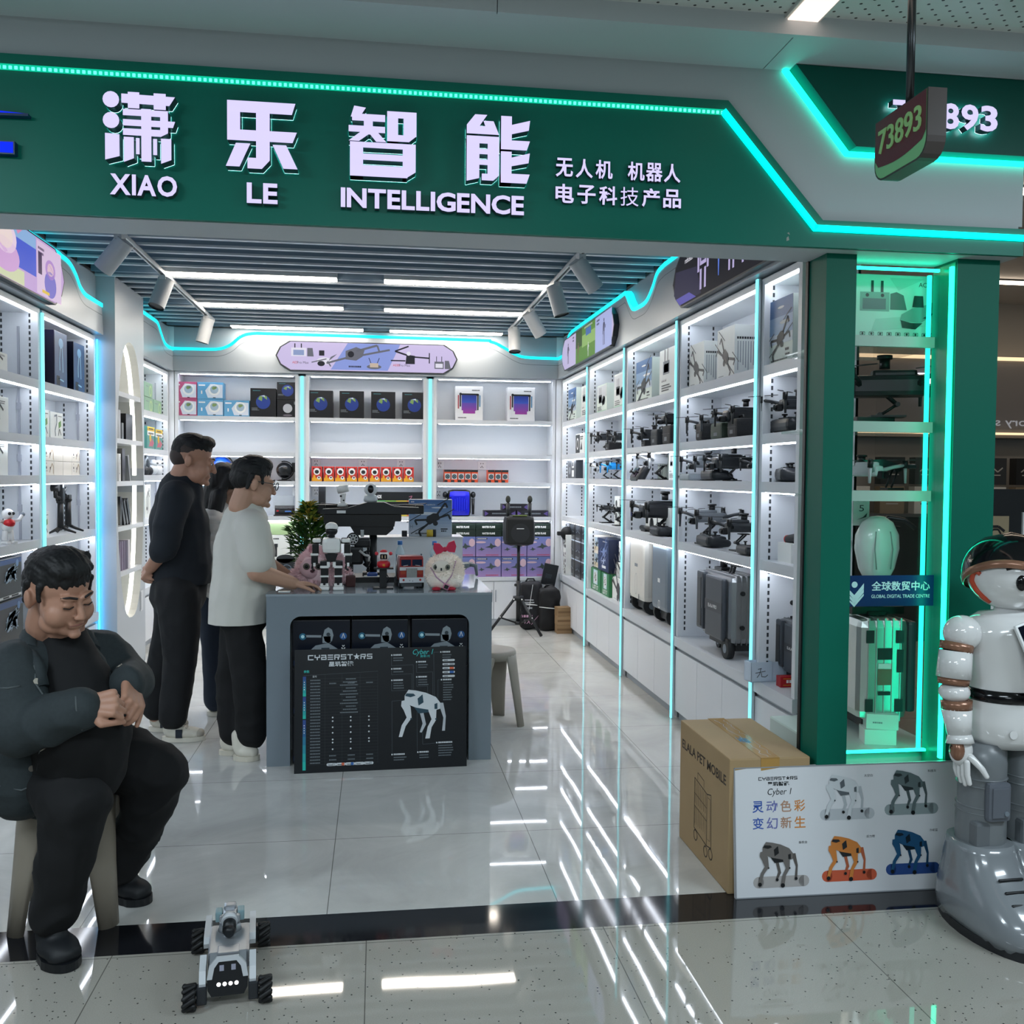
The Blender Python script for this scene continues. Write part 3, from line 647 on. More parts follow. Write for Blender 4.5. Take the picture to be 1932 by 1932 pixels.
def spot(x, y, aim, lab):
    t = thing('track_spotlight', lab, 'spotlight', (x, y, 2.83), 0, 'track spotlights'); W_ = mat('#b9bcbf', .4)
    B().m(W_).bx(-.02, .02, -.05, .05, -.03, -.001).cyl((0, 0, -.03), (0, 0, -.075), .008).obj('adapter', t)
    a = Vector(aim).normalized(); p0 = Vector((0, 0, -.07)) - a*.05; p1 = p0 + a*.21
    B().m(W_).cyl(p0, p1, .054, n=24, cap=False).m(W_).cyl(p0, p0 + a*.004, .054, n=24).obj('housing', t)
    q = p1 - a*.012; B().m(BLACK).cyl(q, q + a*.003, .05, n=24).cyl(q, p1, .05, .053, n=24, cap=False).obj('lens', t)
spot(-1.43, 5.68, (-.62, .15, -.75), 'white track spotlight nearest the shopfront on the left rail'); spot(-1.43, 6.8, (-.25, -.3, -.9), 'white track spotlight in the middle of the left rail'); spot(-1.43, 8.45, (-.25, .0, -.95), 'white track spotlight furthest back on the left rail')
spot(1.215, 5.72, (.62, .2, -.75), 'white track spotlight nearest the shopfront on the right rail'); spot(1.215, 6.55, (.25, -.1, -.9), 'second white track spotlight back on the right rail')
spot(1.215, 7.6, (.5, .2, -.75), 'third white track spotlight back on the right rail'); spot(1.215, 8.55, (0, -.25, -.97), 'white track spotlight furthest back on the right rail')
# ================================================================ GOODS
INK = mat('#23272b', .5); INKG = mat('#7d858c', .5); SKY = mat('#7ea0c6', .4); SKYD = mat('#3f6aa0', .4); CREAM = mat('#e9e2d6', .5); ORANGE = mat('#d8502a', .4); YEL = mat('#d8b12a', .5)
def pbox(name, label, cat, loc, rz, w, d, h, body, pr=None, group=None, bev=.002, side=None):
    """carton standing on its base, printed face towards local -y"""
    b = B().m(body).box((0, 0, h/2), (w, d, h), bev=bev); o = b.obj(name); tag(o, label, cat, group); place(o, loc, rz)
    if pr:
        q = B(); pr(q, w, h, F(-d/2-.0012)); q.obj('printed_front', o)
    if side:
        q = B(); side(q, d, h, Matrix(((0, 0, 1, w/2+.0012), (1, 0, 0, 0), (0, 1, 0, 0), (0, 0, 0, 1)))); q.obj('printed_side', o)
    return o
def drone_print(b, cx, cy, s, M, col=None, tilt=.45):
    """quadcopter seen from the front three quarter, as printed on cartons"""
    b.m(col or INK); c, t = cos(tilt), sin(tilt)
    def p(x, y): return (cx + s*(x*c - y*t), cy + s*(x*t + y*c))
    b.flat([p(-.16, -.1), p(.16, -.1), p(.2, .06), p(.08, .13), p(-.12, .13), p(-.2, .02)], M)
    for a in (((.15, .05), (.5, .22)), ((-.15, .05), (-.45, .2)), ((.15, -.05), (.42, -.1)), ((-.15, -.05), (-.5, -.12))):
        b.line([p(*a[0]), p(*a[1])], .055*s, M); x, y = a[1]; b.line([p(x, y), p(x-.01, y-.14)], .05*s, M); b.line([p(x-.22, y+.05), p(x+.22, y+.06)], .022*s, M)
    b.disc(*p(0, -.14), .07*s, M, 10)
def remote_print(b, cx, cy, s, M, col=None):
    b.m(col or INKG).rect(cx-.3*s, cx+.3*s, cy-.22*s, cy+.16*s, M).m(INK).rect(cx-.22*s, cx+.22*s, cy-.17*s, cy+.08*s, M)
    b.rect(cx-.17*s, cx-.11*s, cy+.16*s, cy+.5*s, M).rect(cx+.11*s, cx+.17*s, cy+.16*s, cy+.5*s, M)
def up(M, k=1): return M @ T(0, 0, .0006*k)
def pr_sky(b, w, h, M):
    b.m(SKYD).rect(-w/2, w/2, h*.72, h, M).m(SKY).rect(-w/2, w/2, h*.45, h*.72, M).m(mat('#b7c6d4', .4)).rect(-w/2, w/2, h*.3, h*.45, M)
    b.m(PAPER).disc(0, h*.86, w*.14, up(M), ry=h*.02).disc(w*.18, h*.62, w*.22, up(M), ry=h*.03); drone_print(b, 0, h*.38, w*.85, up(M, 2))
    b.m(INK).rect(w*.2, w*.36, h*.17, h*.21, up(M)).scrawl(w*.2, h*.1, w*.2, h*.03, up(M), 1).scrawl(-w*.4, h*.04, w*.7, h*.025, up(M), 2)
def pr_remote(b, w, h, M):
    b.m(mat('#c9cdd0', .4)).rect(-w*.46, w*.46, h*.55, h*.95, M); remote_print(b, -w*.14, h*.52, w*.5, up(M), INK); b.m(INK).disc(w*.2, h*.42, w*.14, up(M), ry=h*.16).flat([(w*.02, h*.38), (w*.3, h*.55), (w*.34, h*.46), (w*.1, h*.22)], up(M))
    b.scrawl(-w*.4, h*.2, w*.5, h*.03, up(M), 3, 3); b.m(mat('#a9cdb9', .5)).rect(-w*.46, w*.46, h*.02, h*.08, up(M))
def pr_remote2(b, w, h, M):
    remote_print(b, -w*.1, h*.62, w*.6, M, INKG); b.m(INK)
    for i in range(3): b.flat([(-w*.36+i*w*.1, h*.3), (-w*.3+i*w*.1, h*.3), (-w*.3+i*w*.1, h*.36)], M)
    b.scrawl(-w*.36, h*.2, w*.6, h*.03, M, 4, 3)
def pr_white_drone(b, w, h, M): drone_print(b, 0, h*.42, w*1.0, M, mat('#4b4a4c', .5), -.6); b.m(INKG).scrawl(-w*.4, h*.05, w*.3, h*.02, M, 4)
def pr_bars(b, w, h, M):
    b.m(mat('#8f989e', .5))
    for i in range(9): b.rect(-w*.4+i*w*.09, -w*.4+i*w*.09+w*.03, h*(.12+.05*((i*3) % 4)), h*.68, M)
    b.m(INK).scrawl(-w*.42, h*.72, w*.84, h*.045, M, 5)
def pr_lines(b, w, h, M):
    b.m(INK); b.line([(-w*.2, h*.3), (-w*.25, h*.6), (0, h*.8), (w*.22, h*.62)], w*.05, M); b.line([(0, h*.78), (w*.02, h*.35), (-w*.1, h*.12)], w*.04, M); b.disc(-w*.22, h*.28, w*.09, M, 12); b.scrawl(w*.02, h*.85, w*.35, h*.03, M, 9, 2)
YI = XR + .14
R_ITEMS = []
def rbox(y0, y1, z, h, x0, d, name, label, body, pr, cat='box', grp=None, side=None):
    R_ITEMS.append(pbox(name, label, cat, (x0 + d/2, (y0+y1)/2, z), WEST, y1-y0, d, h, body, pr, grp, side=side)); return R_ITEMS[-1]
WB = mat('#dfe3e0', .45); MINT = mat('#d3e0d8', .45)
G1 = 'drone cartons on the top right shelf'
rbox(8.95, 9.32, ZS[0], .31, 1.87, .12, 'drone_box', 'white carton with sky print on the top shelf of the furthest right bay', MINT, pr_sky, grp=G1)
rbox(8.42, 8.72, ZS[0], .29, 1.87, .14, 'drone_box', 'white carton printed with a remote, top shelf of the furthest right bay', WB, pr_remote2, grp=G1)
rbox(7.72, 8.08, ZS[0], .235, 1.87, .12, 'drone_box', 'left white carton with black remotes in second top shelf bay', MINT, pr_remote, grp=G1)
rbox(7.12, 7.48, ZS[0], .27, 1.87, .12, 'drone_box', 'right white carton with black remotes, second bay on the top shelf', WB, pr_remote, grp=G1)
rbox(6.42, 6.82, ZS[0], .29, 1.87, .12, 'drone_box', 'white carton with large sky print in the middle top right bay', MINT, pr_sky, grp=G1)
rbox(5.86, 6.24, ZS[0], .30, 1.87, .12, 'drone_box', 'white carton with grey remote, right of sky carton in middle bay', WB, pr_remote2, grp=G1)
rbox(5.36, 5.62, ZS[0], .255, 1.87, .15, 'drone_box', 'smaller plain white carton with dark drone above the ride-on suitcase', WB, pr_white_drone, grp=G1, side=pr_bars)
rbox(4.88, 5.14, ZS[0], .275, 1.87, .16, 'drone_box', 'larger plain white carton with dark drone left of the light bar', WB, pr_white_drone, grp=G1, side=pr_bars)
rbox(4.14, 4.40, ZS[0], .30, 1.86, .14, 'drone_box', 'tall sky printed drone carton right behind the green column', MINT, pr_sky, grp=G1)
def pr_bw(b, w, h, M):
    b.m(INK).rect(-w*.48, 0, h*.05, h*.95, M).m(PAPER).disc(-w*.25, h*.5, w*.13, up(M), ry=h*.3).m(INK).disc(-w*.25, h*.5, w*.09, up(M, 2), ry=h*.2)
    b.flat([(w*.05, h*.2), (w*.3, h*.2), (w*.2, h*.6)], M).scrawl(w*.05, h*.8, w*.35, h*.06, M, 6, 2)
rbox(8.62, 9.0, ZS[1], .19, 1.88, .06, 'small_box', 'white box with black oval print in the furthest right bay', WB, pr_bw)
def pr_dark(b, w, h, M):
    b.m(PAPER).rect(w*.02, w*.28, h*.08, h*.42, M).rect(w*.02, w*.28, h*.55, h*.92, M).m(INK).rect(w*.06, w*.22, h*.62, h*.84, up(M)).m(mat('#8c9298', .5)).disc(-w*.25, h*.4, w*.12, M, ry=h*.2)
rbox(8.98, 9.36, ZS[2], .185, 1.88, .1, 'small_box', 'charcoal box with white windows at the far right end shelf', mat('#3a3f45', .4), pr_dark)
rbox(8.5, 8.75, ZS[2], .2, 1.9, .1, 'small_box', 'grey box right of the charcoal box, far right end shelf', mat('#8f979c', .4), None)
rbox(8.32, 8.44, ZS[3], .215, 1.9, .1, 'small_box', 'slim white carton alone on the far right end shelf', WB, pr_lines)
# ---- drones, stands, remotes (built once, copied)
def make_drone(body='#2b2f34', arm='#23272b', name='drone', legs=True, bulk=1.0):
    t = thing(name, 'drone', 'drone'); bm_, am = mat(body, .35), mat(arm, .4)
    b = B().m(bm_).box((0, 0, .0), (.075*bulk, .19*bulk, .055*bulk), bev=.018).box((0, -.02, .03*bulk), (.05*bulk, .11*bulk, .03), bev=.01).obj('body', t)
    c = B().m(BLACK).box((0, -.105*bulk, -.02), (.045, .035, .04), bev=.008).m(GLOSSBLK).cyl((0, -.12*bulk, -.02), (0, -.133*bulk, -.02), .015).obj('camera', t)
    B().m(mat('#15171a', .4)).cyl((0, .01, .045*bulk), (0, .01, .07*bulk), .018).cyl((0, .01, .07*bulk), (0, .01, .08*bulk), .026).obj('top_sensor', t)
    for sx in (-1, 1):
        for sy in (-1, 1):
            e = (sx*.15, sy*.135, .03)
            a = B().m(am).tube([(sx*.03, sy*.07*bulk, .0), (sx*.09, sy*.11, .02), e], [.012, .009, .009], 6).obj('arm', t)
            B().m(BLACK).cyl((e[0], e[1], .015), (e[0], e[1], .052), .014, n=10).obj('motor', a)
            p = B().m(mat('#2a2d30', .35)); an = (sx*.9 + sy*1.7)
            for k in (0, 1):
                w = an + k*pi; dx, dy = cos(w), sin(w); nx, ny = -dy, dx
                p.prism([(e[0]+dx*.006-nx*.005, e[1]+dy*.006-ny*.005), (e[0]+dx*.05-nx*.011, e[1]+dy*.05-ny*.011), (e[0]+dx*.1-nx*.003, e[1]+dy*.1-ny*.003), (e[0]+dx*.1+nx*.003, e[1]+dy*.1+ny*.003), (e[0]+dx*.04+nx*.006, e[1]+dy*.04+ny*.006)], .003, T(0, 0, .054))
            p.obj('propeller', a)
            if legs and sy < 0: B().m(am).tube([(e[0], e[1], .02), (e[0]*1.03, e[1], -.06)], [.009, .006], 6).obj('leg', t)
    return t
def make_stand(name='folding_stand', col='#141619', h=.11):
    t = thing(name, 'stand', 'stand'); m = mat(col, .4)
    B().m(m).bx(-.06, .06, -.07, .07, 0, .008).obj('base', t)
    b = B().m(m)
    for sx in (-.022, .022): b.cyl((sx, .03, .008), (sx, -.04, h*.5), .006, n=8)
    b.cyl((-.03, .03, .012), (.03, .03, .012), .01, n=10); b.obj('lower_arm', t)
    b = B().m(m)
    for sx in (-.022, .022): b.cyl((sx, -.04, h*.5), (sx, .02, h), .006, n=8)
    b.cyl((-.03, -.04, h*.5), (.03, -.04, h*.5), .01, n=10).bx(-.035, .035, -.02, .04, h, h+.008); b.obj('upper_arm', t)
    return t
def make_remote(col='#202429', screen=True, name='remote_controller'):
    t = thing(name, 'remote', 'remote controller'); m = mat(col, .4)
    B().m(m).box((0, 0, .03), (.17, .10, .05), bev=.018).cap((-.07, -.02, .03), (-.08, .05, .022), .028, .018).cap((.07, -.02, .03), (.08, .05, .022), .028, .018).obj('body', t)
    b = B().m(BLACK)
    for sx in (-.055, .055): b.cyl((sx, 0, .05), (sx, 0, .07), .006, n=8).cyl((sx, 0, .07), (sx, 0, .076), .011, n=10)
    b.obj('stick', t)
    B().m(GLOSSBLK).box((0, 0, .057), (.085, .06, .004)).obj('screen', t)
    return t
D_DARK, D_GREY, D_WHITE, D_BULK = make_drone(), make_drone('#6a7076', '#3b4046', 'drone'), make_drone('#c9ccd0', '#b9bdc1', 'drone'), make_drone('#191c20', '#1b1e22', 'drone', bulk=1.35)
ST, RC = make_stand(), make_remote()
used = set()
def put(p, loc, rz, label, group=None, s=1.0):
    if p.name in used: o = dup(p, loc, rz, label)
    else: used.add(p.name); o = p; place(o, loc, rz)
    o['label'] = label; o.scale = (s, s, s)
    if group: o['group'] = group
    return o
GD, GS = 'drones on the right wall shelves', 'folding stands on the right wall shelves'
XI = 1.945
def on_stand(dr, y, z, lab, slab, s=1.0, hs=1.0, rz=WEST):
    put(ST, (XI, y, z), rz, slab, GS, hs); put(dr, (XI, y, z + .118*hs + .034*s), rz, lab, GD, s)
def blackcase(y, z, w, h, lab, col='#17191d', d=.11, x=None):
    t = thing('carry_case', lab, 'case', (x or XI-.02, y, z), WEST)
    B().m(mat(col, .6, bump=.3, bump_scale=200)).box((0, 0, h/2), (w, d, h), bev=min(w, h)*.18).obj('shell', t)
    B().m(BLACK).tube([(-w*.25, 0, h-.004), (-w*.18, 0, h+.016), (w*.18, 0, h+.016), (w*.25, 0, h-.004)], .006, 6).obj('handle', t)
    b = B().m(mat('#05060a', .4)).bx(-w*.46, w*.46, -d/2-.001, -d/2+.002, h*.55, h*.57).m(mat('#5a6067', .4)).rect(-w*.15, w*.15, h*.2, h*.4, F(-d/2-.0016)); b.obj('zip', t)
    return t
# second shelf (z 1.71)
on_stand(D_DARK, 7.98, ZS[1], 'dark drone left on the second right shelf, second bay from back', 'black stand under the dark drone, second bay from the back, upper shelf', .85, .75)
on_stand(D_DARK, 7.42, ZS[1], 'dark drone beside the light bar, second bay from back, upper shelf', 'black stand by the light bar in the second bay, upper shelf', .8, .6)
blackcase(7.7, ZS[1], .14, .07, 'small black case between two drones, second bay upper shelf')
put(D_DARK, (XI, 6.62, ZS[1]+.085), WEST, 'dark drone perched left of cases in the middle bay upper shelf', GD, .9); blackcase(6.62, ZS[1], .1, .05, 'low black pad under the dark drone, middle bay upper shelf')
blackcase(6.35, ZS[1], .16, .115, 'dark grey case in the middle bay upper shelf', '#2e3338', x=1.92); blackcase(6.1, ZS[1], .18, .13, 'black case by the light bar in the middle bay upper shelf', x=1.93)
put(D_BULK, (XI+.01, 6.13, ZS[1]+.165), WEST, 'bulky black drone lying on the case in the middle bay', GD, .75)
on_stand(D_GREY, 5.40, ZS[1], 'grey drone on a stand above the ride-on suitcase, upper shelf', 'black stand under the grey drone in the ride-on suitcase bay', .85, .6)
blackcase(5.34, ZS[1], .11, .10, 'small black round-cornered case below the grey drone', x=1.89)
on_stand(D_BULK, 4.92, ZS[1], 'bulky black drone on a stand beside the light bar near the column', 'black stand under the bulky drone in the ride-on suitcase bay', .85, .75)
blackcase(5.08, ZS[1], .18, .09, 'dull green case under the bulky black drone', '#3e4d42', x=1.90); blackcase(4.84, ZS[1], .14, .10, 'black case beside the dull green case', x=1.9)
put(RC, (1.93, 4.30, ZS[1]), WEST, 'black remote controller lying under a drone behind the green column', 'remote controllers on the right wall', 1.25)
put(D_DARK, (1.95, 4.28, ZS[1]+.135), WEST, 'dark drone resting on a remote behind the green column', GD, .85)
# third shelf (z 1.48)
on_stand(D_WHITE, 8.02, ZS[2], 'white drone on a small stand left of the blue drone', 'black stand under the white drone', .8, .55)
D_BLUE = make_drone('#1c8fd8', '#1f9be6', 'drone'); on_stand(D_BLUE, 7.66, ZS[2], 'bright blue drone on a stand in the second bay from back', 'blue base stand under the bright blue drone', .8, .6)
on_stand(D_DARK, 7.25, ZS[2], 'black folded drone beside the light bar right of the blue drone', 'tall black stand right of the blue drone', .6, .75)
rbox(7.42, 7.62, ZS[2], .16, 1.99, .08, 'small_box', 'white carton behind the bright blue drone', WB, pr_lines)
rbox(6.38, 6.62, ZS[2], .17, 1.98, .09, 'small_box', 'grey green carton behind the white drone in the middle bay', mat('#8c948c', .5), pr_lines)
rbox(6.05, 6.2, ZS[2], .18, 1.93, .1, 'small_box', 'white carton with teal print left of the middle light bar', WB, pr_remote2)
on_stand(D_WHITE, 6.42, ZS[2], 'white drone above the upright remote in the middle bay', 'black folding stand under the white drone in the middle bay', .95, .85)
t = put(make_remote('#2a2e33', name='remote_controller'), (1.90, 6.70, ZS[2]+.02), WEST, 'dark remote with big screen leaning upright in the middle bay', 'remote controllers on the right wall', 1.2); t.rotation_euler = (1.1, 0, WEST)
on_stand(D_GREY, 5.50, ZS[2], 'grey drone on a stand over a grey tray, third shelf', 'black stand under the grey drone over the grey tray', .85, .6)
B().m(mat('#9aa3aa', .4)).box((0, 0, .02), (.26, .12, .04), bev=.012).obj('tray'); o = bpy.data.objects['tray']; tag(o, 'flat grey rounded tray in front of the grey drone stand', 'tray'); place(o, (1.89, 5.62, ZS[2]), WEST)
on_stand(D_BULK, 5.08, ZS[2], 'bulky black drone on a stand, third shelf above the ride-on suitcase', 'black stand under the bulky black drone on the third shelf', .85, .6)
put(RC, (1.88, 5.18, ZS[2]), WEST, 'dark remote controller below the bulky black drone, third shelf', None, 1.1); on_stand(D_DARK, 4.66, ZS[2], 'dark drone beside the last light bar on the third shelf', 'black stand beside the last light bar on the third shelf', .6, .6)
put(RC, (1.93, 4.30, ZS[2]), WEST-.3, 'black remote controller alone on the third shelf behind the column', None, 1.2)
# fourth shelf (z 1.105)
for i, (y, lab) in enumerate(((7.95, 'left'), (7.5, 'right'))): on_stand(D_DARK, y, ZS[3], 'dark grey folded drone on the %s tall stand, fourth shelf second bay' % lab, '%s tall black folding stand on the fourth shelf, second bay' % lab, .55, .9)
def pr_panda(b, w, h, M): b.m(INK).disc(-w*.1, h*.75, w*.18, M, 10).disc(w*.15, h*.55, w*.15, M, 10).disc(-w*.12, h*.3, w*.2, M, 10).disc(w*.2, h*.2, w*.12, M, 10)
rbox(7.5, 7.66, ZS[3], .235, 1.93, .12, 'small_box', 'white box with black patches behind the stands, second bay', WB, pr_panda); rbox(7.1, 7.42, ZS[3], .22, 1.95, .1, 'small_box', 'charcoal grey box by the light bar behind the stands', mat('#3d4044', .5), None)
rbox(6.25, 6.85, ZS[3], .185, 1.96, .1, 'drone_box', 'wide white carton behind the large black drone, middle bay', WB, pr_lines)
on_stand(D_BULK, 6.36, ZS[3], 'large black drone on a stand in front of the wide white carton', 'black stand under the large black drone', 1.25, 1.0)
put(RC, (1.89, 6.22, ZS[3]), WEST, 'black remote controller at the foot of the large black drone', None, 1.15)
on_stand(D_GREY, 5.42, ZS[3], 'grey drone on a tall stand above the handlebar of the ride-on suitcase', 'tall black stand above the handlebar of the ride-on suitcase', 1.0, 1.05)
on_stand(D_DARK, 4.92, ZS[3], 'dark drone on a leaning stand beside the last light bar, fourth shelf', 'black leaning stand beside the last light bar, fourth shelf', .95, .8)
put(RC, (1.88, 5.22, ZS[3]), WEST, 'black remote controller between the two tall stands, fourth shelf', None, 1.2); put(RC, (1.88, 4.66, ZS[3]), WEST, 'remote controller half behind the last light bar, fourth shelf', None, .9)
def gimbal_pistol():
    t = thing('handheld_gimbal', 'black handheld gimbal lying on a white box behind the green column', 'gimbal', (1.93, 4.24, ZS[3]), WEST)
    B().m(WB).bx(-.09, .06, -.04, .05, 0, .09).obj('display_base', t)
    B().m(DARK).cap((.16, 0, .115), (.04, 0, .12), .014, .017).cap((.04, 0, .12), (-.06, 0, .105), .02, .02).tube([(.02, 0, .12), (.0, 0, .085), (-.04, 0, .085)], .008).obj('grip', t); B().m(RED).cyl((-.06, 0, .105), (-.07, 0, .105), .02).obj('red_ring', t)
gimbal_pistol()
# ---- bottom row (counter top .52)
def pr_can(b, w, h, M):
    b.m(mat('#b9c8d8', .4)).rect(-w*.48, w*.48, h*.93, h, M).m(mat('#39404a', .4)).disc(0, h*.62, w*.3, M, ry=h*.22).m(mat('#a9b4bd', .4)).line([(-w*.3, h*.4), (0, h*.52), (w*.3, h*.4)], w*.04, M).scrawl(-w*.35, h*.1, w*.7, h*.04, M, 7, 2)
for r in range(3):
    for c in range(3):
        y = 9.26 - c*.29; pbox('headset_box', 'black boxed goods, %s of the stack at the far right end, %s column' % (['bottom row', 'middle row', 'top row'][r], ['left', 'middle', 'right'][c]), 'box', (1.98, y, .52 + r*.182), WEST, .27, .15, .18, mat('#16191e', .35), pr_can, 'black boxes stacked at the far right end')
t = thing('black_hat', 'black cap hanging off the left of the black box stack', 'cap', (1.86, 9.36, .93)); B().m(mat('#0c0d10', .8)).ell((.02, 0, 0), (.07, .07, .07)).obj('crown', t); B().m(mat('#0c0d10', .8)).box((-.06, -.01, .0), (.05, .05, .04), bev=.01).obj('brim', t)
def pr_pattern(b, w, h, M):
    r_ = random.Random(5); b.m(INK)
    for i in range(40): b.disc(r_.uniform(-w*.42, w*.42), r_.uniform(h*.05, h*.95), r_.uniform(.008, .02), M, 7)
rbox(9.28, 9.42, .52, .4, 1.85, .06, 'patterned_box', 'tall white box with black speckles at the far right corner', WB, pr_pattern)
def pr_photo(b, w, h, M): b.m(mat('#9db3c6', .4)).rect(-w*.4, w*.4, h*.1, h*.9, M).m(mat('#d8c9ac', .4)).rect(-w*.4, w*.4, h*.1, h*.35, up(M)); drone_print(b, 0, h*.5, w*.6, up(M, 2))
rbox(7.95, 8.17, .85, .14, 1.88, .12, 'small_box', 'upper cream box with small photo left of the navy drone box', CREAM, pr_photo); rbox(7.95, 8.17, .715, .134, 1.88, .12, 'small_box', 'lower cream box with small photo left of the navy drone box', CREAM, pr_photo)
def pr_navy(b, w, h, M):
    b.m(mat('#23355e', .4)).rect(-w*.48, w*.48, h*.02, h*.98, M); drone_print(b, w*.05, h*.6, w*.6, up(M), mat('#7d93c4', .4)); drone_print(b, w*.05, h*.32, w*.4, up(M), mat('#aebcdc', .4)); b.m(PAPER).rect(-w*.1, w*.25, h*.1, h*.18, up(M)).scrawl(-w*.05, h*.9, w*.4, h*.02, up(M), 2)
rbox(7.55, 7.93, .715, .27, 1.86, .14, 'drone_box', 'navy blue drone box on top of the green football boxes', mat('#161f3a', .35), pr_navy)
rbox(7.1, 7.5, .82, .16, 1.93, .1, 'small_box', 'white carton tucked behind the navy drone box', WB, pr_lines); rbox(7.08, 7.45, .7, .115, 1.9, .12, 'drone_box', 'upper white carton with dark drone right of the navy box', WB, pr_white_drone); rbox(7.08, 7.5, .52, .175, 1.88, .13, 'drone_box', 'lower white carton with dark drone right of the green box', WB, pr_white_drone)
def pr_ball(b, w, h, M):
    b.m(mat('#2f7f4c', .4)).rect(-w*.48, w*.48, h*.02, h*.98, M).m(mat('#c9dbe8', .4)).rect(-w*.2, w*.2, h*.3, h*.95, up(M)).m(PAPER).disc(0, h*.6, w*.16, up(M, 2), ry=h*.28).m(INK)
    for i in range(7): b.disc(w*.11*cos(i*2.4)*(.4+i*.09), h*.6+h*.2*sin(i*2.4)*(.4+i*.09), w*.03, up(M, 3), 6)
    b.m(PAPER).text('L0717', 0, h*.06, h*.2, up(M, 2), w=w*.55, bold=.03)
rbox(7.82, 8.2, .52, .19, 1.86, .13, 'football_box', 'green football toy box, left of the pair under the navy box', mat('#1f5e38', .4), pr_ball); rbox(7.52, 7.80, .52, .19, 1.86, .13, 'football_box', 'green football toy box, right of the pair under the navy box', mat('#1f5e38', .4), pr_ball, side=pr_ball)
def suitcase(name, label, y, w, col, edge, h=.46, x=1.86, d=.15, badge=None, wheels=.065):
    t = thing(name, label, 'suitcase', (x + d/2, y, .52), WEST)
    B().m(mat(col, .35)).box((0, -d*.2, wheels*1.4+h/2), (w, d*.6, h), bev=.035).obj('front_shell', t); B().m(mat(edge, .4)).box((0, d*.25, wheels*1.4+h/2), (w*.97, d*.5, h*.97), bev=.03).obj('rear_shell', t)
    for sx in (-1, 1): B().m(mat('#181a1c', .6)).cyl((sx*w*.38-.02, 0, wheels), (sx*w*.38+.02, 0, wheels), wheels, n=20).m(GREY).cyl((sx*w*.38-.022, 0, wheels), (sx*w*.38+.022, 0, wheels), wheels*.4, n=12).obj('wheel', t)
    B().m(BLACK).bx(-w*.3, w*.3, -.02, .03, h+wheels*1.4, h+wheels*1.4+.02).bx(-.05, .05, -.03, .04, h+wheels*1.4+.02, h+wheels*1.4+.05).cyl((-w*.35, 0, h+wheels*1.4+.055), (w*.35, 0, h+wheels*1.4+.055), .018, n=10).obj('handlebar', t)
    if badge: badge(t, w, h, d)
    B().m(BLACK).bx(-w*.25, w*.25, -.03, .03, .03, .09).obj('chassis', t)
    return t
def bdg(t, w, h, d):
    b = B().m(INKG); M = F(-d*.5-.001); b.rect(-.04, .04, h*.72, h*.77, M); n = 20
    P = [(.03*cos(2*pi*i/n), h*.45+.075*sin(2*pi*i/n)) for i in range(n+1)]; b.line(P, .003, M); b.m(INK).rect(.07, .085, .1, .14, M); b.obj('badge', t)
def bdg2(t, w, h, d): b = B().m(PAPER); M = F(-d*.5-.001); b.rect(-.02, .03, h*.62, h*.68, M).line([(0, h*.25), (.03, h*.25), (.03, h*.35), (0, h*.35), (0, h*.25)], .006, M); b.obj('badge', t)
suitcase('ride_on_suitcase', 'white suitcase with orange rear half and black wheels on the counter', 6.72, .40, '#d3d0c8', '#b5421f', badge=bdg); suitcase('ride_on_suitcase', 'slate grey suitcase right of the white one on the counter', 6.16, .36, '#6b7883', '#59656f', h=.45, badge=bdg2)
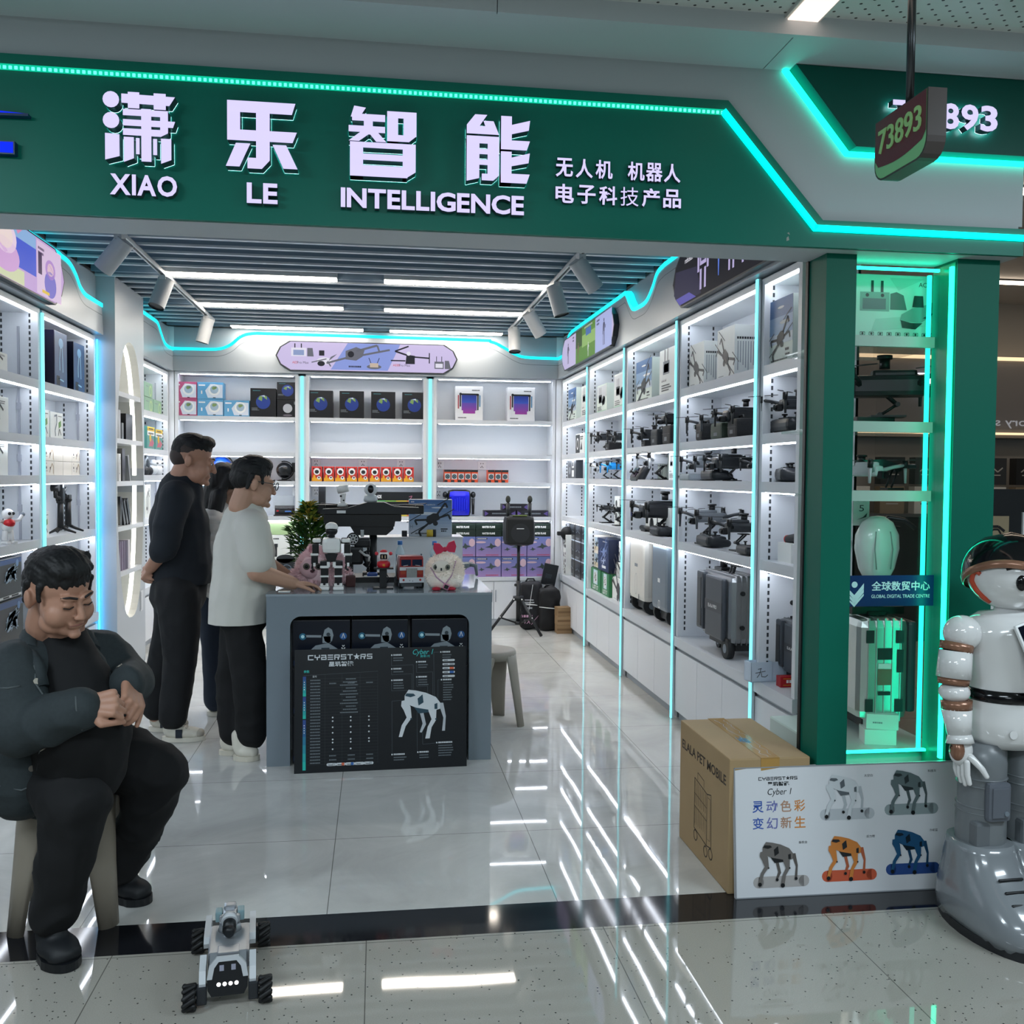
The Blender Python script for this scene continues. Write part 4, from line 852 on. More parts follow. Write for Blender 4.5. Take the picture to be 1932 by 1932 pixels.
def elala(loc, rz, label, s=1.0, alu='#8b8d8f', panel='#3d4249', seat=True):
    t = thing('ride_on_suitcase', label, 'suitcase', loc, rz); A_ = mat(alu, .3, metal=.9); P_ = mat(panel, .4); w, d, h = .52, .2, .40; z0 = .09
    b = B().m(A_).box((0, .0, z0+h/2), (w, d, h), bev=.035)
    for i in range(5): b.box((0, -d*.32+i*d*.16, z0+h/2), (w+.006, .007, h+.006), bev=.002)
    b.obj('aluminium_shell', t)
    B().m(P_).box((-.02+.06, -d/2-.012, z0+h/2-.005), (.30, .03, h*.93), bev=.014).obj('front_panel', t)
    B().m(P_).box((-.2, -d/2-.012, z0+h/2+.01), (.12, .035, h*.9), bev=.014).obj('side_pocket', t)
    b = B().m(mat('#121417', .3)).bx(-.235, -.175, -d/2-.0315, -d/2-.029, z0+.06, z0+h-.05).m(mat('#22262b', .4)).bx(-.195, -.165, -d/2-.0325, -d/2-.029, z0+.05, z0+.16); b.obj('pocket_recess', t)
    B().m(mat('#2b3036', .4)).bx(-.105, .185, -d/2-.0285, -d/2-.027, z0+h*.42, z0+h*.58).m(PAPER).text('ELALA PRO', .03, z0+h*.47, .022, F(-d/2-.0295), bold=.02).obj('name_strip', t)
    for zz in (.1, .3): B().m(BLACK).cyl((w/2, -.03, z0+zz), (w/2+.012, -.03, z0+zz), .014, n=10).obj('bumper', t)
    for sx, sy, r in ((.2, -.09, .06), (-.16, 0, .035), (.2, .09, .06)):
        B().m(mat('#15171a', .6)).cyl((sx, sy-.02, r), (sx, sy+.02, r), r, n=20).m(GREY).cyl((sx, sy-.022, r), (sx, sy+.022, r), r*.45, n=12).obj('wheel', t)
    B().m(BLACK).bx(-.2, .24, -.06, .06, .05, .09).obj('chassis', t)
    B().m(BLACK).cyl((-.13, 0, z0+h), (-.13, 0, z0+h+.10), .022).box((-.13, 0, z0+h+.01), (.12, .08, .02), bev=.005).obj('steering_post', t)
    b = B().m(BLACK).box((-.13, 0, z0+h+.115), (.09, .05, .035), bev=.01); b.cyl((-.3, 0, z0+h+.115), (.04, 0, z0+h+.115), .014, n=12).cyl((-.3, 0, z0+h+.115), (-.2, 0, z0+h+.115), .019, n=12).cyl((-.04, 0, z0+h+.115), (.06, 0, z0+h+.115), .019, n=12); b.obj('handlebar', t)
    if seat:
        B().m(mat('#15171a', .5)).box((.15, 0, z0+h+.075), (.22, .13, .045), bev=.015).obj('seat', t)
        B().m(BLACK).cyl((.06, -.03, z0+h), (.1, -.03, z0+h+.055), .01).cyl((.1, -.03, z0+h), (.14, -.03, z0+h+.055), .01).obj('seat_bracket', t)
    t.scale = (s, s, s); return t
elala((1.965, 5.12, .52), WEST, 'black and silver ride-on suitcase with handlebar and seat on the counter', .92)
t = elala((2.0, 4.245, .52), WEST+.02, 'black ride-on suitcase half hidden behind the green column', .62)
t = thing('storage_tray', 'white divided tray with handwritten label at the end of the counter', 'tray', (1.775, 4.345, .52), .1)
b = B().m(mat('#c3d2e2', .35)); b.bx(0, .2, 0, .004, 0, .095).bx(0, .2, .066, .07, 0, .095).bx(0, .004, 0, .07, 0, .095).bx(.11, .114, 0, .07, 0, .095).bx(.196, .2, 0, .07, 0, .095).bx(0, .2, 0, .07, 0, .004); b.obj('tray_body', t)
b = B().m(INK); M = F(-.0008); b.line([(.035, .062), (.055, .066)], .003, M); b.line([(.022, .044), (.075, .052)], .003, M); b.line([(.05, .064), (.045, .04), (.03, .022)], .003, M); b.line([(.053, .045), (.055, .026), (.075, .024), (.088, .034)], .003, M); b.obj('handwriting', t)
def pr_red(b, w, h, M): b.m(PAPER).scrawl(-w*.28, h*.42, w*.56, h*.28, M, 5); b.m(YEL).rect(-w*.4, w*.4, h*.2, h*.24, M).rect(-w*.4, w*.4, h*.8, h*.84, M)
pbox('battery_box', 'small red battery box standing on the counter by the column', 'box', (1.935, 4.25, .52), 0, .13, .05, .05, mat('#a81822', .35), pr_red)
# ---- left wall goods (front faces look towards +x)
def lbox(y0, y1, z, h, x0, d, name, label, body, pr, cat='box', grp=None):
    return pbox(name, label, cat, (x0 - d/2, (y0+y1)/2, z), EAST, y1-y0, d, h, body, pr, grp)
def pr_robotbox(b, w, h, M):
    b.m(mat('#2f4d78', .3)).rect(-w*.48, w*.48, h*.01, h*.99, M).m(mat('#7fb0d8', .3)).disc(0, h*.8, w*.18, up(M), ry=h*.09)
    b.m(mat('#a7d3ee', .3)); b.line([(-w*.05, h*.72), (-w*.12, h*.5), (-w*.1, h*.3)], w*.05, up(M, 2)); b.line([(w*.08, h*.72), (w*.12, h*.5), (w*.14, h*.28)], w*.05, up(M, 2)); b.line([(-w*.2, h*.15), (w*.2, h*.12)], w*.04, up(M, 2)); b.m(BLACK).rect(-w*.35, -w*.1, h*.03, h*.2, up(M, 2))
lbox(6.30, 6.55, ZS[0], .345, -1.98, .12, 'robot_box', 'tall dark purple robot box on the top left shelf', mat('#150f33', .3), pr_robotbox, grp='tall robot boxes on the top left shelf')
lbox(6.68, 6.92, ZS[0], .325, -1.98, .12, 'robot_box', 'tall navy black robot box right of the purple one', mat('#0b1020', .3), pr_robotbox, grp='tall robot boxes on the top left shelf')
lbox(6.05, 6.2, ZS[0], .36, -2.06, .1, 'small_box', 'tall pale green edged box by the left light bar, top shelf', mat('#8fa39b', .4), None)
def pr_gim(b, w, h, M):
    b.m(INKG).line([(-w*.2, h*.85), (0, h*.9), (.0, h*.6), (-w*.15, h*.3), (-w*.1, h*.1)], w*.05, M).m(mat('#6f9a4e', .4)).flat([(w*.15, h*.4), (w*.35, h*.5), (w*.33, h*.72), (w*.13, h*.62)], M).m(INK).line([(w*.1, h*.12), (w*.2, h*.38), (w*.35, h*.15)], w*.03, M).scrawl(w*.1, h*.85, w*.3, h*.03, M, 2)
lbox(6.03, 6.26, ZS[1], .17, -2.0, .07, 'gimbal_box', 'white box with green phone picture by the light bar', WB, pr_gim); lbox(6.28, 6.52, ZS[1], .165, -2.0, .07, 'gimbal_box', 'white box with folded gimbal drawing, second from the light bar', WB, pr_gim)
def pr_watch(b, w, h, M):
    b.m(INK).disc(-w*.3, h*.55, w*.05, M, 10).disc(-w*.3, h*.85, w*.025, M, 8).scrawl(-w*.38, h*.3, w*.2, h*.03, M, 1); b.m(mat('#a58d70', .4)).line([(w*.02, h*.2), (w*.12, h*.5), (w*.3, h*.85), (w*.42, h*.6), (w*.42, h*.1)], w*.06, M).m(INK).disc(w*.1, h*.5, w*.06, M, 10)
for r in range(2):
    for c in range(4):
        lbox(6.12+c*.175, 6.29+c*.175, ZS[2]+r*.088, .086, -1.985, .14, 'white_box', 'white cube box, %s row, %s in the stacked pair of rows' % (['lower', 'upper'][r], ['first', 'second', 'third', 'last'][c] + ' from the light bar'), mat('#ded9cf', .45), pr_watch if (c in (0, 3)) else None, grp='white cube boxes on the left wall')
def big_gimbal(loc, rz, lab, s=1, full=True):
    t = thing('camera_gimbal', lab, 'gimbal', loc, rz, 'black camera gimbals'); m = mat('#14171b', .45)
    b = B().m(m); b.cyl((0, 0, .035), (0, 0, .21), .021, .019, n=14).ell((0, 0, .215), (.026, .026, .02)); b.obj('grip', t)
    b = B().m(m)
    for k in range(3):
        a = k*2*pi/3 + .5; b.tube([(0, 0, .045), (.05*cos(a), .05*sin(a), .022), (.1*cos(a), .1*sin(a), .004)], [.012, .01, .006], 6)
    b.obj('tripod_foot', t)
    if full:
        B().m(m).tube([(0, 0, .22), (-.03, .0, .24), (-.065, .01, .25), (-.07, .01, .30)], .014).cyl((-.07, -.015, .31), (-.07, .035, .31), .024).obj('lower_arm', t)
        B().m(m).box((0, 0, .29), (.045, .05, .14), bev=.006).m(mat('#c9d2da', .3)).bx(-.03, -.012, -.0265, -.025, .31, .335).obj('camera_body', t)
        B().m(m).tube([(.01, 0, .30), (.05, 0, .285), (.09, 0, .29), (.1, 0, .31)], .013).box((.09, 0, .325), (.06, .02, .012)).obj('phone_clamp', t)
    else: B().m(m).box((-.01, 0, .235), (.06, .04, .03), bev=.006).tube([(-.03, 0, .23), (-.06, 0, .25)], .012).obj('head', t)
    t.scale = (s, s, s)
big_gimbal((-2.02, 6.52, ZS[3]), EAST, 'taller black camera gimbal on a small tripod, left wall shelf', .95); big_gimbal((-2.04, 6.74, ZS[3]), EAST, 'shorter black gimbal grip right behind the tall gimbal', .98, False)
def pr_goggle(b, w, h, M): b.m(mat('#c0605a', .4)).scrawl(-w*.3, h*.85, w*.6, h*.06, M, 3, 2).m(INKG).disc(0, h*.4, w*.25, M, ry=h*.15).m(INK).line([(-w*.2, h*.35), (-w*.1, h*.1)], w*.05, M)
lbox(6.04, 6.22, ZS[3]+.155, .16, -2.04, .08, 'gimbal_box', 'upper white box with red print left of the black gimbals', WB, pr_goggle); lbox(6.04, 6.24, ZS[3], .153, -2.0, .08, 'gimbal_box', 'lower white box with gimbal drawing left of the black gimbals', WB, pr_gim); lbox(6.3, 6.5, ZS[3], .28, -2.1, .06, 'gimbal_box', 'tall white box standing behind the black gimbals', WB, pr_lines)
lbox(5.30, 5.54, ZS[0], .1, -1.98, .1, 'small_box', 'white box with black drawing, top shelf at the left picture edge', WB, pr_lines); lbox(5.28, 5.545, ZS[1], .19, -1.98, .1, 'small_box', 'white box with outlined gadget, second shelf at left picture edge', WB, pr_lines); lbox(5.28, 5.53, ZS[2], .19, -1.98, .1, 'small_box', 'white box with purple lines, third shelf at left picture edge', WB, pr_lines)
lbox(5.3, 5.66, ZS[3], .2, -2.1, .05, 'small_box', 'white box outlined in black behind the small red robot', WB, pr_lines)
t = thing('toy_robot', 'small white toy robot with red chest at the left picture edge', 'robot toy', (-1.985, 5.53, ZS[3]), EAST-.5); W3 = mat('#e8e8e8', .3)
B().m(W3).ell((0, 0, .105), (.035, .03, .04)).m(RED).ell((0, -.008, .115), (.034, .03, .025)).obj('torso', t); B().m(W3).ell((0, 0, .165), (.032, .03, .03)).m(BLACK).ell((-.012, -.027, .168), .009, 8, 6).ell((.012, -.027, .168), .009, 8, 6).obj('head', t)
for sx in (-1, 1):
    B().m(W3).tube([(sx*.018, 0, .075), (sx*.022, 0, .02)], .014).box((sx*.022, -.01, .009), (.028, .05, .018), bev=.006).obj('leg', t); B().m(W3).tube([(sx*.033, 0, .125), (sx*.065, -.01, .13), (sx*.085, -.01, .155)], .01).m(GREY).ell((sx*.09, -.01, .16), .012, 8, 6).obj('arm', t)
def pr_mech(b, w, h, M):
    b.m(mat('#24467e', .35)).rect(-w*.48, w*.48, h*.86, h*.98, M).m(mat('#8fa6bd', .3)); r_ = random.Random(4)
    for i in range(14): b.flat([(r_.uniform(-w*.3, w*.3)+dx, r_.uniform(h*.35, h*.75)+dy) for dx, dy in ((0, 0), (w*.09, .01), (w*.04, .03))], up(M))
    b.m(mat('#5f86b8', .3)).disc(w*.3, h*.85, w*.06, up(M, 2)); b.m(PAPER).rect(-w*.48, w*.48, h*.03, h*.09, M).m(BLACK).rect(-w*.3, -w*.05, h*.04, h*.08, up(M)).rect(w*.05, w*.35, h*.04, h*.08, up(M))
lbox(5.34, 5.68, .81, .22, -1.97, .15, 'mech_box', 'upper black robot car box at the left picture edge', mat('#0d1118', .35), pr_mech); lbox(5.34, 5.7, .52, .285, -1.97, .16, 'mech_box', 'lower black robot car box behind the seated man', mat('#0d1118', .35), pr_mech)
# back left corner bay
GRN = mat('#8fb39a', .45)
def pr_loop(b, w, h, M): n = 16; P = [(w*.22+w*.13*cos(2*pi*i/n), h*.45+h*.33*sin(2*pi*i/n)) for i in range(n+1)]; b.m(mat('#b5cf8f', .4)).line(P, w*.06, M).m(INKG).scrawl(-w*.35, h*.7, w*.3, h*.06, M, 1)
lbox(8.72, 9.02, ZS[0]+.135, .125, -2.0, .12, 'green_box', 'pale green box on top of another, back left corner', GRN, pr_loop); lbox(8.72, 9.04, ZS[0], .13, -2.0, .12, 'green_box', 'pale green box at the bottom of the stack, back left corner', GRN, pr_loop); lbox(9.06, 9.38, ZS[0], .13, -2.0, .12, 'green_box', 'single pale green box right of the green stack', GRN, pr_loop)
def pr_toy(b, w, h, M): b.m(YEL).rect(-w*.48, w*.48, h*.8, h*.98, M).m(PAPER).rect(-w*.48, w*.48, h*.6, h*.8, M).m(INK).scrawl(-w*.35, h*.65, w*.7, h*.08, up(M), 2).scrawl(-w*.3, h*.86, w*.6, h*.06, up(M), 3).m(mat('#c25a70', .4)).flat([(-w*.3, h*.1), (w*.1, h*.15), (0, h*.55)], M).flat([(w*.1, h*.05), (w*.42, h*.3), (w*.1, h*.5)], M).m(YEL).disc(-w*.1, h*.5, w*.12, up(M))
lbox(8.76, 9.04, ZS[1], .2, -1.99, .06, 'toy_box', 'left yellow and teal toy box in the back left corner', mat('#4f8f88', .4), pr_toy, grp='yellow toy boxes in the back left corner'); lbox(9.07, 9.37, ZS[1], .19, -1.99, .06, 'toy_box', 'right yellow and teal toy box in the back left corner', mat('#4f8f88', .4), pr_toy, grp='yellow toy boxes in the back left corner')
for i, (y, c, lab) in enumerate(((8.85, '#5c646a', 'grey headset shaped gadget left in the back left corner'), (9.08, '#c5cbd0', 'white robot toy in the middle of the back left corner'), (9.28, '#d3d6d9', 'white round robot toy right in the back left corner'))):
    t = thing('toy_robot' if i else 'headset', lab, 'toy', (-2.02, y, ZS[2]), EAST); m = mat(c, .4)
    if i == 0: B().m(m).tube([(-.07, 0, .03), (-.06, 0, .12), (0, 0, .155), (.06, 0, .12), (.07, 0, .03)], .016).obj('band', t); B().m(DARK).ell((-.07, 0, .035), (.03, .045, .045)).ell((.07, 0, .035), (.03, .045, .045)).obj('ear_cup', t)
    else: B().m(m).ell((0, 0, .05), (.06, .05, .05)).obj('body', t); B().m(m).ell((0, -.01, .105), (.042, .04, .035)).m(BLACK).ell((-.015, -.045, .108), .008, 8, 6).ell((.015, -.045, .108), .008, 8, 6).obj('head', t)
lbox(8.72, 8.92, ZS[3], .29, -2.0, .08, 'small_box', 'tall white box with black drawing on the fourth shelf, back left corner', WB, pr_lines)
# niche goods
def nbox(y, z, w, d, h, c, lab, rx=0, pr=None, name='slim_box'):
    o = pbox(name, lab, 'box', (-1.90, y, z), EAST, w, d, h, mat(c, .3), pr); o.rotation_euler = (0, rx, EAST); return o
nbox(7.30, 1.745, .06, .1, .21, '#9a9ea2', 'grey slim box left on the second niche shelf'); nbox(7.39, 1.745, .05, .1, .12, '#6f7478', 'small grey box beside the grey slim box in the niche'); nbox(7.58, 1.745, .2, .1, .195, '#14161a', 'wide black box on the second niche shelf')
nbox(7.30, 1.437, .06, .1, .2, '#d9dcde', 'white slim box on the third niche shelf', pr=pr_lines); nbox(7.41, 1.437, .09, .1, .24, '#101216', 'tall black box on the third niche shelf'); nbox(7.60, 1.440, .03, .1, .2, '#8f9499', 'grey slim box leaning on the third niche shelf', -.32)
for i, (y, a) in enumerate(((7.32, .05), (7.44, -.5), (7.52, -.52), (7.60, -.5))): nbox(y, 1.115, .045, .1, .21, ['#17191c', '#22262a', '#121417', '#2b2f33'][i], ['upright black folder left', 'dark grey folder leaning first', 'black folder leaning second', 'charcoal folder leaning last'][i] + ' on the fourth niche shelf', a, name='folder')
for i in range(5): nbox(7.30+i*.062, .78, .055, .1, .215, ['#55405f', '#6a5673', '#574263', '#4a3a58', '#dcd7dc'][i], ['first purple book', 'second purple book', 'third purple book', 'fourth purple book', 'white book at the right end'][i] + ' in the lowest niche row', name='book')
# ---- back wall goods (front faces look towards -y), standing at y about 9.5
def bbox(x0, x1, z, h, name, label, body, pr, grp=None, d=.14, y=9.49): return pbox(name, label, 'box', ((x0+x1)/2, y + d/2, z), 0, x1-x0, d, h, body, pr, grp)
def pr_lampbox(b, w, h, M):
    b.m(mat('#e4ccd8' if False else '#cfd6e2', .4)).flat([(-w*.1, h*.08), (w*.47, h*.08), (w*.47, h*.85), (0, h*.9), (-w*.2, h*.5)], M).m(PAPER).disc(w*.15, h*.55, h*.34, up(M)).m(mat('#9db2c4', .4)).disc(w*.15, h*.57, h*.24, up(M, 2)).m(mat('#7f9a63', .4)).disc(w*.13, h*.66, h*.1, up(M, 3)).disc(w*.2, h*.68, h*.07, up(M, 3)).m(PAPER).rect(-w*.45, -w*.2, h*.78, h*.86, up(M)).rect(-w*.36, -w*.31, h*.3, h*.5, up(M)).m(INK).rect(w*.1, w*.2, h*.06, h*.11, up(M))
PK, BL = mat('#b5527a', .4), mat('#5f9fc8', .4)
for r in range(2): bbox(-1.92, -1.70, 2.045 + r*.162, .16, 'globe_lamp_box', 'pink globe lamp box, %s of the two on the back wall' % ['lower', 'upper'][r], PK, pr_lampbox, 'pink and blue globe lamp boxes')
for r in range(2): bbox(-1.695, -1.455, 2.045 + r*.162, .16, 'globe_lamp_box', 'blue globe lamp box beside the pink ones, %s of the two' % ['lower', 'upper'][r], BL, pr_lampbox, 'pink and blue globe lamp boxes')
bbox(-1.45, -1.215, 2.045, .155, 'globe_lamp_box', 'single blue globe lamp box right of the blue stack', BL, pr_lampbox, 'pink and blue globe lamp boxes')
def pr_earth(b, w, h, M):
    b.m(mat('#27408f', .3)).disc(0, h*.52, w*.28, M).m(mat('#7da05a', .4)).flat([(-w*.2, h*.62), (-w*.05, h*.55), (-w*.02, h*.7), (-w*.12, h*.74)], up(M)).flat([(w*.02, h*.68), (w*.16, h*.6), (w*.14, h*.72), (w*.05, h*.75)], up(M)).m(mat('#cfdbe6', .4)).flat([(-w*.1, h*.73), (w*.08, h*.7), (w*.05, h*.76)], up(M, 2)).m(mat('#3f7c86', .4)).scrawl(-w*.4, h*.9, w*.3, h*.03, M, 3).m(INKG).scrawl(-w*.45, h*.3, w*.3, h*.02, M, 4, 3)
NB = mat('#12151c', .35)
bbox(-1.205, -.965, 2.045, .275, 'earth_globe_box', 'black box with blue earth left of the light bar', NB, pr_earth, 'black earth globe boxes'); bbox(-.955, -.755, 2.215, .168, 'earth_globe_box', 'small black earth box stacked on the moon box', NB, pr_earth, 'black earth globe boxes')
def pr_moon(b, w, h, M): b.m(mat('#b9bcc4', .4)).disc(0, h*.52, w*.22, M).m(INKG).rect(w*.3, w*.44, h*.75, h*.92, M).m(mat('#6a6570', .4)).disc(0, h*.12, w*.22, M, ry=h*.06)
bbox(-.955, -.755, 2.045, .166, 'moon_lamp_box', 'small black box with a white moon disc', NB, pr_moon, 'black earth globe boxes')
for i, x in enumerate((-.66, -.362, -.058, .245)): bbox(x, x+.235, 2.045, .265, 'earth_globe_box', 'black earth globe box, %s of the four in the middle bay' % ['first', 'second', 'third', 'last'][i], NB, pr_earth, 'black earth globe boxes')
def pr_tumbler(b, w, h, M):
    for i in range(12):
        f = i/11; c = [int(a+(c_-a)*f) for a, c_ in zip((150, 60, 150), (60, 90, 190))] if f < .6 else [int(a+(c_-a)*(f-.6)/.4) for a, c_ in zip((60, 90, 190), (40, 60, 150))]
        ww = w*(.27 if .1 < f else .22); b.m(mat('#%02x%02x%02x' % tuple(c), .3)).rect(-ww, ww, h*(.2+.045*i), h*(.2+.045*(i+1)), M)
    b.m(INK).rect(-w*.3, w*.3, h*.74, h*.79, up(M)).rect(-w*.34, -w*.29, h*.4, h*.76, up(M)).rect(w*.29, w*.34, h*.3, h*.74, up(M)).disc(-w*.31, h*.77, w*.05, up(M), 8).disc(w*.31, h*.75, w*.05, up(M), 8).m(mat('#b05a62', .4)).rect(-w*.41, -w*.36, h*.34, h*.74, M).m(mat('#5d8fb5', .4)).rect(w*.36, w*.41, h*.4, h*.74, M).m(INK).scrawl(w*.1, h*.87, w*.28, h*.03, M, 3).scrawl(-w*.4, h*.06, w*.3, h*.03, M, 3)
for x, lab in ((.765, 'left'), (1.285, 'right')): bbox(x, x+.275, 2.045, .335, 'speaker_box', '%s tall white box with purple blue speaker picture on the back wall' % lab, mat('#dcdde0', .45), pr_tumbler, 'white speaker boxes on the back wall')
def pr_astro(b, w, h, M):
    b.m(PAPER).disc(0, h*.66, w*.32, M, ry=h*.24).m(INK).disc(0, h*.64, w*.2, up(M), ry=h*.13).disc(-w*.3, h*.86, w*.08, up(M), 8).disc(w*.3, h*.86, w*.08, up(M), 8).m(mat('#e0a52c', .4)).rect(-w*.48, w*.48, h*.02, h*.24, M).flat([(-w*.4, h*.1), (-w*.1, h*.1), (-w*.15, h*.42), (-w*.3, h*.45)], up(M)).m(PAPER).disc(w*.2, h*.24, w*.17, up(M, 2)).m(INK).disc(w*.2, h*.26, w*.08, up(M, 3))
for i in range(9): bbox(-.628+i*.1105+(0 if i == 0 else .004), -.528+i*.1105+(0 if i == 0 else .004), 1.43, .145, 'astronaut_box', 'red astronaut toy box, %s of nine in the row' % ['first', 'second', 'third', 'fourth', 'fifth', 'sixth', 'seventh', 'eighth', 'last'][i], mat('#c0342e', .4), pr_astro, 'red astronaut boxes on the back wall')
def pr_lens(b, w, h, M): b.m(INK).rect(-w*.5, w*.5, h*.82, h, M).rect(-w*.5, 0, 0, h*.18, M).m(mat('#b9c0c4', .4)).rect(-w*.42, w*.42, h*.24, h*.7, M).m(INK).disc(0, h*.46, w*.34, up(M)).m(mat('#55707a', .3)).disc(0, h*.46, w*.22, up(M, 2)).m(INK).disc(0, h*.46, w*.1, up(M, 3))
for i in range(8): x = .66 + i*.0675 if i < 5 else 1.095 + (i-5)*.07; bbox(x, x+.065, 1.43, .125, 'lens_box', 'orange black lens box, %s' % (['first', 'second', 'third', 'fourth', 'fifth'][i] + ' of the five' if i < 5 else ['first', 'second', 'third'][i-5] + ' of the three on the right') + ' on the back wall', ORANGE, pr_lens, 'orange black lens boxes')
# globes
def globe(x, z, r, ball, lab, ring=None, base='#0d0f12', glowb=0):
    t = thing('globe_lamp', lab, 'globe', (x, 9.58, z)); B().m(mat(base, .3)).lathe([(0, 0), (r*.85, 0), (r*.9, r*.1), (r*.3, r*.2), (0, r*.2)]).obj('base', t)
    B().m(mat(ball, .25, noise_amt=.6, noise_scale=18) if not glowb else glow(ball, glowb)).ell((0, 0, r*1.35), r, 24, 16).obj('ball', t)
    b = B().m(mat(ring or base, .3) if not (ring and ring.startswith('*')) else glow(ring[1:], 1.2)); b.tube([(r*1.12*cos(a), r*.1, r*1.35 + r*1.12*sin(a)) for a in [-.6*pi + 1.2*pi*i/14 for i in range(15)]], r*.07, 6).obj('ring', t)
    return t
globe(-1.49, 1.43, .10, '#1f55c0', 'blue earth globe on a black base by the older man'); globe(-1.165, 1.43, .09, '#c9b8a8', 'pale moon globe inside a glowing orange ring', '*#ff9a5a'); globe(-.895, 1.43, .078, '#101317', 'black globe on a black stand left of the light bar')
globe(-1.66, 1.09, .115, '#7fb4d8', 'pale blue illuminated globe behind the woman', '#9fc3d8', '#88b4d0', .35)
B().m(BLACK).box((0, 0, .045), (.05, .03, .09), bev=.006).tube([(0, 0, .06), (.02, 0, .0), (.02, 0, -.08)], .003, 5).obj('plug_adapter'); o = bpy.data.objects['plug_adapter']; place(o, (-.80, 9.60, 1.52)); tag(o, 'black plug adapter with cable beside the black globe', 'adapter')
t = thing('display_case', 'clear case holding a dark model car on the back wall shelf', 'display case', (-.895, 9.56, 1.09)); B().m(mat('#ccd6da', .05, alpha=.14)).bx(-.095, .095, -.06, .06, .075, .2).obj('cover', t)
B().m(mat('#3a3336', .4)).bx(-.095, .095, -.06, .06, 0, .012).bx(-.095, .095, .05, .06, 0, .1).obj('base', t); B().m(mat('#22262d', .3)).box((0, 0, .045), (.15, .06, .03), bev=.01).box((0, 0, .065), (.08, .05, .025), bev=.01).m(mat('#4f7fd0', .3)).box((.04, -.031, .045), (.06, .004, .012)).m(RED).box((-.06, -.031, .05), (.02, .004, .012)).obj('model_car', t)
# white carton printed with a speaker, low on the left bay
def pr_spk(b, w, h, M):
    b.m(mat('#23282c', .4)).rect(-w*.3, w*.35, h*.02, h*.45, M).disc(w*.02, h*.45, w*.32, M, ry=h*.1).m(mat('#6f7d8f', .4)); n = 18; b.line([(w*.05+w*.17*cos(2*pi*i/n), h*.2+w*.17*sin(2*pi*i/n)) for i in range(n+1)], w*.025, up(M)); b.line([(-w*.08, h*.2), (w*.18, h*.22)], w*.02, up(M)).m(INK).rect(-w*.34, -w*.27, h*.5, h*.78, M).rect(w*.16, w*.23, h*.55, h*.85, M).rect(-w*.36, -w*.25, h*.72, h*.8, up(M)).rect(w*.14, w*.25, h*.78, h*.87, up(M)).scrawl(-w*.4, h*.9, w*.2, h*.03, M, 5)
bbox(-1.02, -.74, .487, .42, 'speaker_carton', 'white carton printed with a black speaker and two microphones', WB, pr_spk, d=.2); bbox(-1.34, -1.06, .487, .40, 'speaker_carton', 'plain white carton left of the speaker carton', WB, None, d=.2)
o = bbox(-1.15, -.75, .91, .13, 'green_glow_box', 'pale green translucent block standing for the glow above the white cartons', mat('#b9d6a0', .4, alpha=.7), None, d=.2)  # greenish glow above the cartons built as a translucent box
# middle bay, low rows
def pr_bar(b, w, h, M): b.m(PAPER).text('ADE', -w*.42, h*.35, h*.35, M, w=w*.09, bold=.04); [b.m(mat(c, .4)).rect(-w*.5+w*.2*i, -w*.3+w*.2*i, h*.02, h*.12, M) for i, c in enumerate(('#5fae6a', '#7fb552', '#c7b84a', '#c9784f', '#7a4f9a'))]; b.m(mat('#b06a86', .4)).line([(w*.16, h*.2), (w*.2, h*.6), (w*.14, h*.5)], w*.01, M)
bbox(-.02, .5, 1.235, .095, 'light_bar_box', 'upper long black box with rainbow stripe behind the white camera', mat('#14171b', .4), pr_bar, d=.1); bbox(-.02, .5, 1.09, .14, 'light_bar_box', 'lower long black box with rainbow stripe behind the white camera', mat('#14171b', .4), pr_bar, d=.1)
bbox(-.562, -.497, 1.09, .30, 'tall_black_box', 'tall narrow black box standing behind the potted plant', mat('#191c20', .4), None, d=.1)
# right bay
t = thing('karaoke_speaker', 'bright blue speaker with two black microphones on the back wall shelf', 'speaker', (.815, 9.56, 1.09)); b = B().m(mat('#1018c8', .25)).box((0, 0, .13), (.22, .14, .26), bev=.055)
for i in range(7): b.m(mat('#2a3ae8', .25)).box((-.07+i*.0233, -.071, .12), (.006, .004, .15-.02*abs(i-3)), bev=.0015)
b.obj('body', t); B().m(BLACK).box((0, .005, .13), (.235, .12, .272), bev=.05).obj('frame', t)
for sx in (-1, 1): B().m(BLACK).cyl((sx*.14, 0, .02), (sx*.14, 0, .18), .012, .016, n=12).ell((sx*.14, 0, .215), (.025, .025, .032)).obj('microphone', t)
def pr_plong(b, w, h, M): b.m(mat('#5a4a8a', .4)).flat([(-w*.48, h*.1), (-w*.36, h*.5), (-w*.48, h*.9)], M).flat([(w*.48, h*.1), (w*.34, h*.5), (w*.48, h*.9)], M).m(INKG).scrawl(-w*.25, h*.4, w*.5, h*.2, M, 3)
for x0, x1, z, lab in ((1.06, 1.38, 1.09, 'left of the two lower long black purple boxes'), (1.39, 1.71, 1.09, 'right of the two lower long black purple boxes'), (1.24, 1.5, 1.155, 'long black purple box lying on top of two others')): bbox(x0, x1, z, .062, 'long_box', lab, mat('#17151f', .4), pr_plong, 'long black purple boxes')
def pr_mp(b, w, h, M): b.m(PAPER).text('MASTER PLANE', 0, h*.3, h*.34, M, w=w*.5, bold=.03)
for c in range(4):
    for r in range(2): bbox(.72+c*.2585, .975+c*.2585, .893 + r*.064, .062, 'plane_box', 'flat dark green boxed plane, %s layer of %s pile on the back wall' % (['lower', 'upper'][r], ['first', 'second', 'third', 'fourth'][c]), mat('#0f2019', .4), pr_mp, 'flat dark green plane boxes', d=.2)
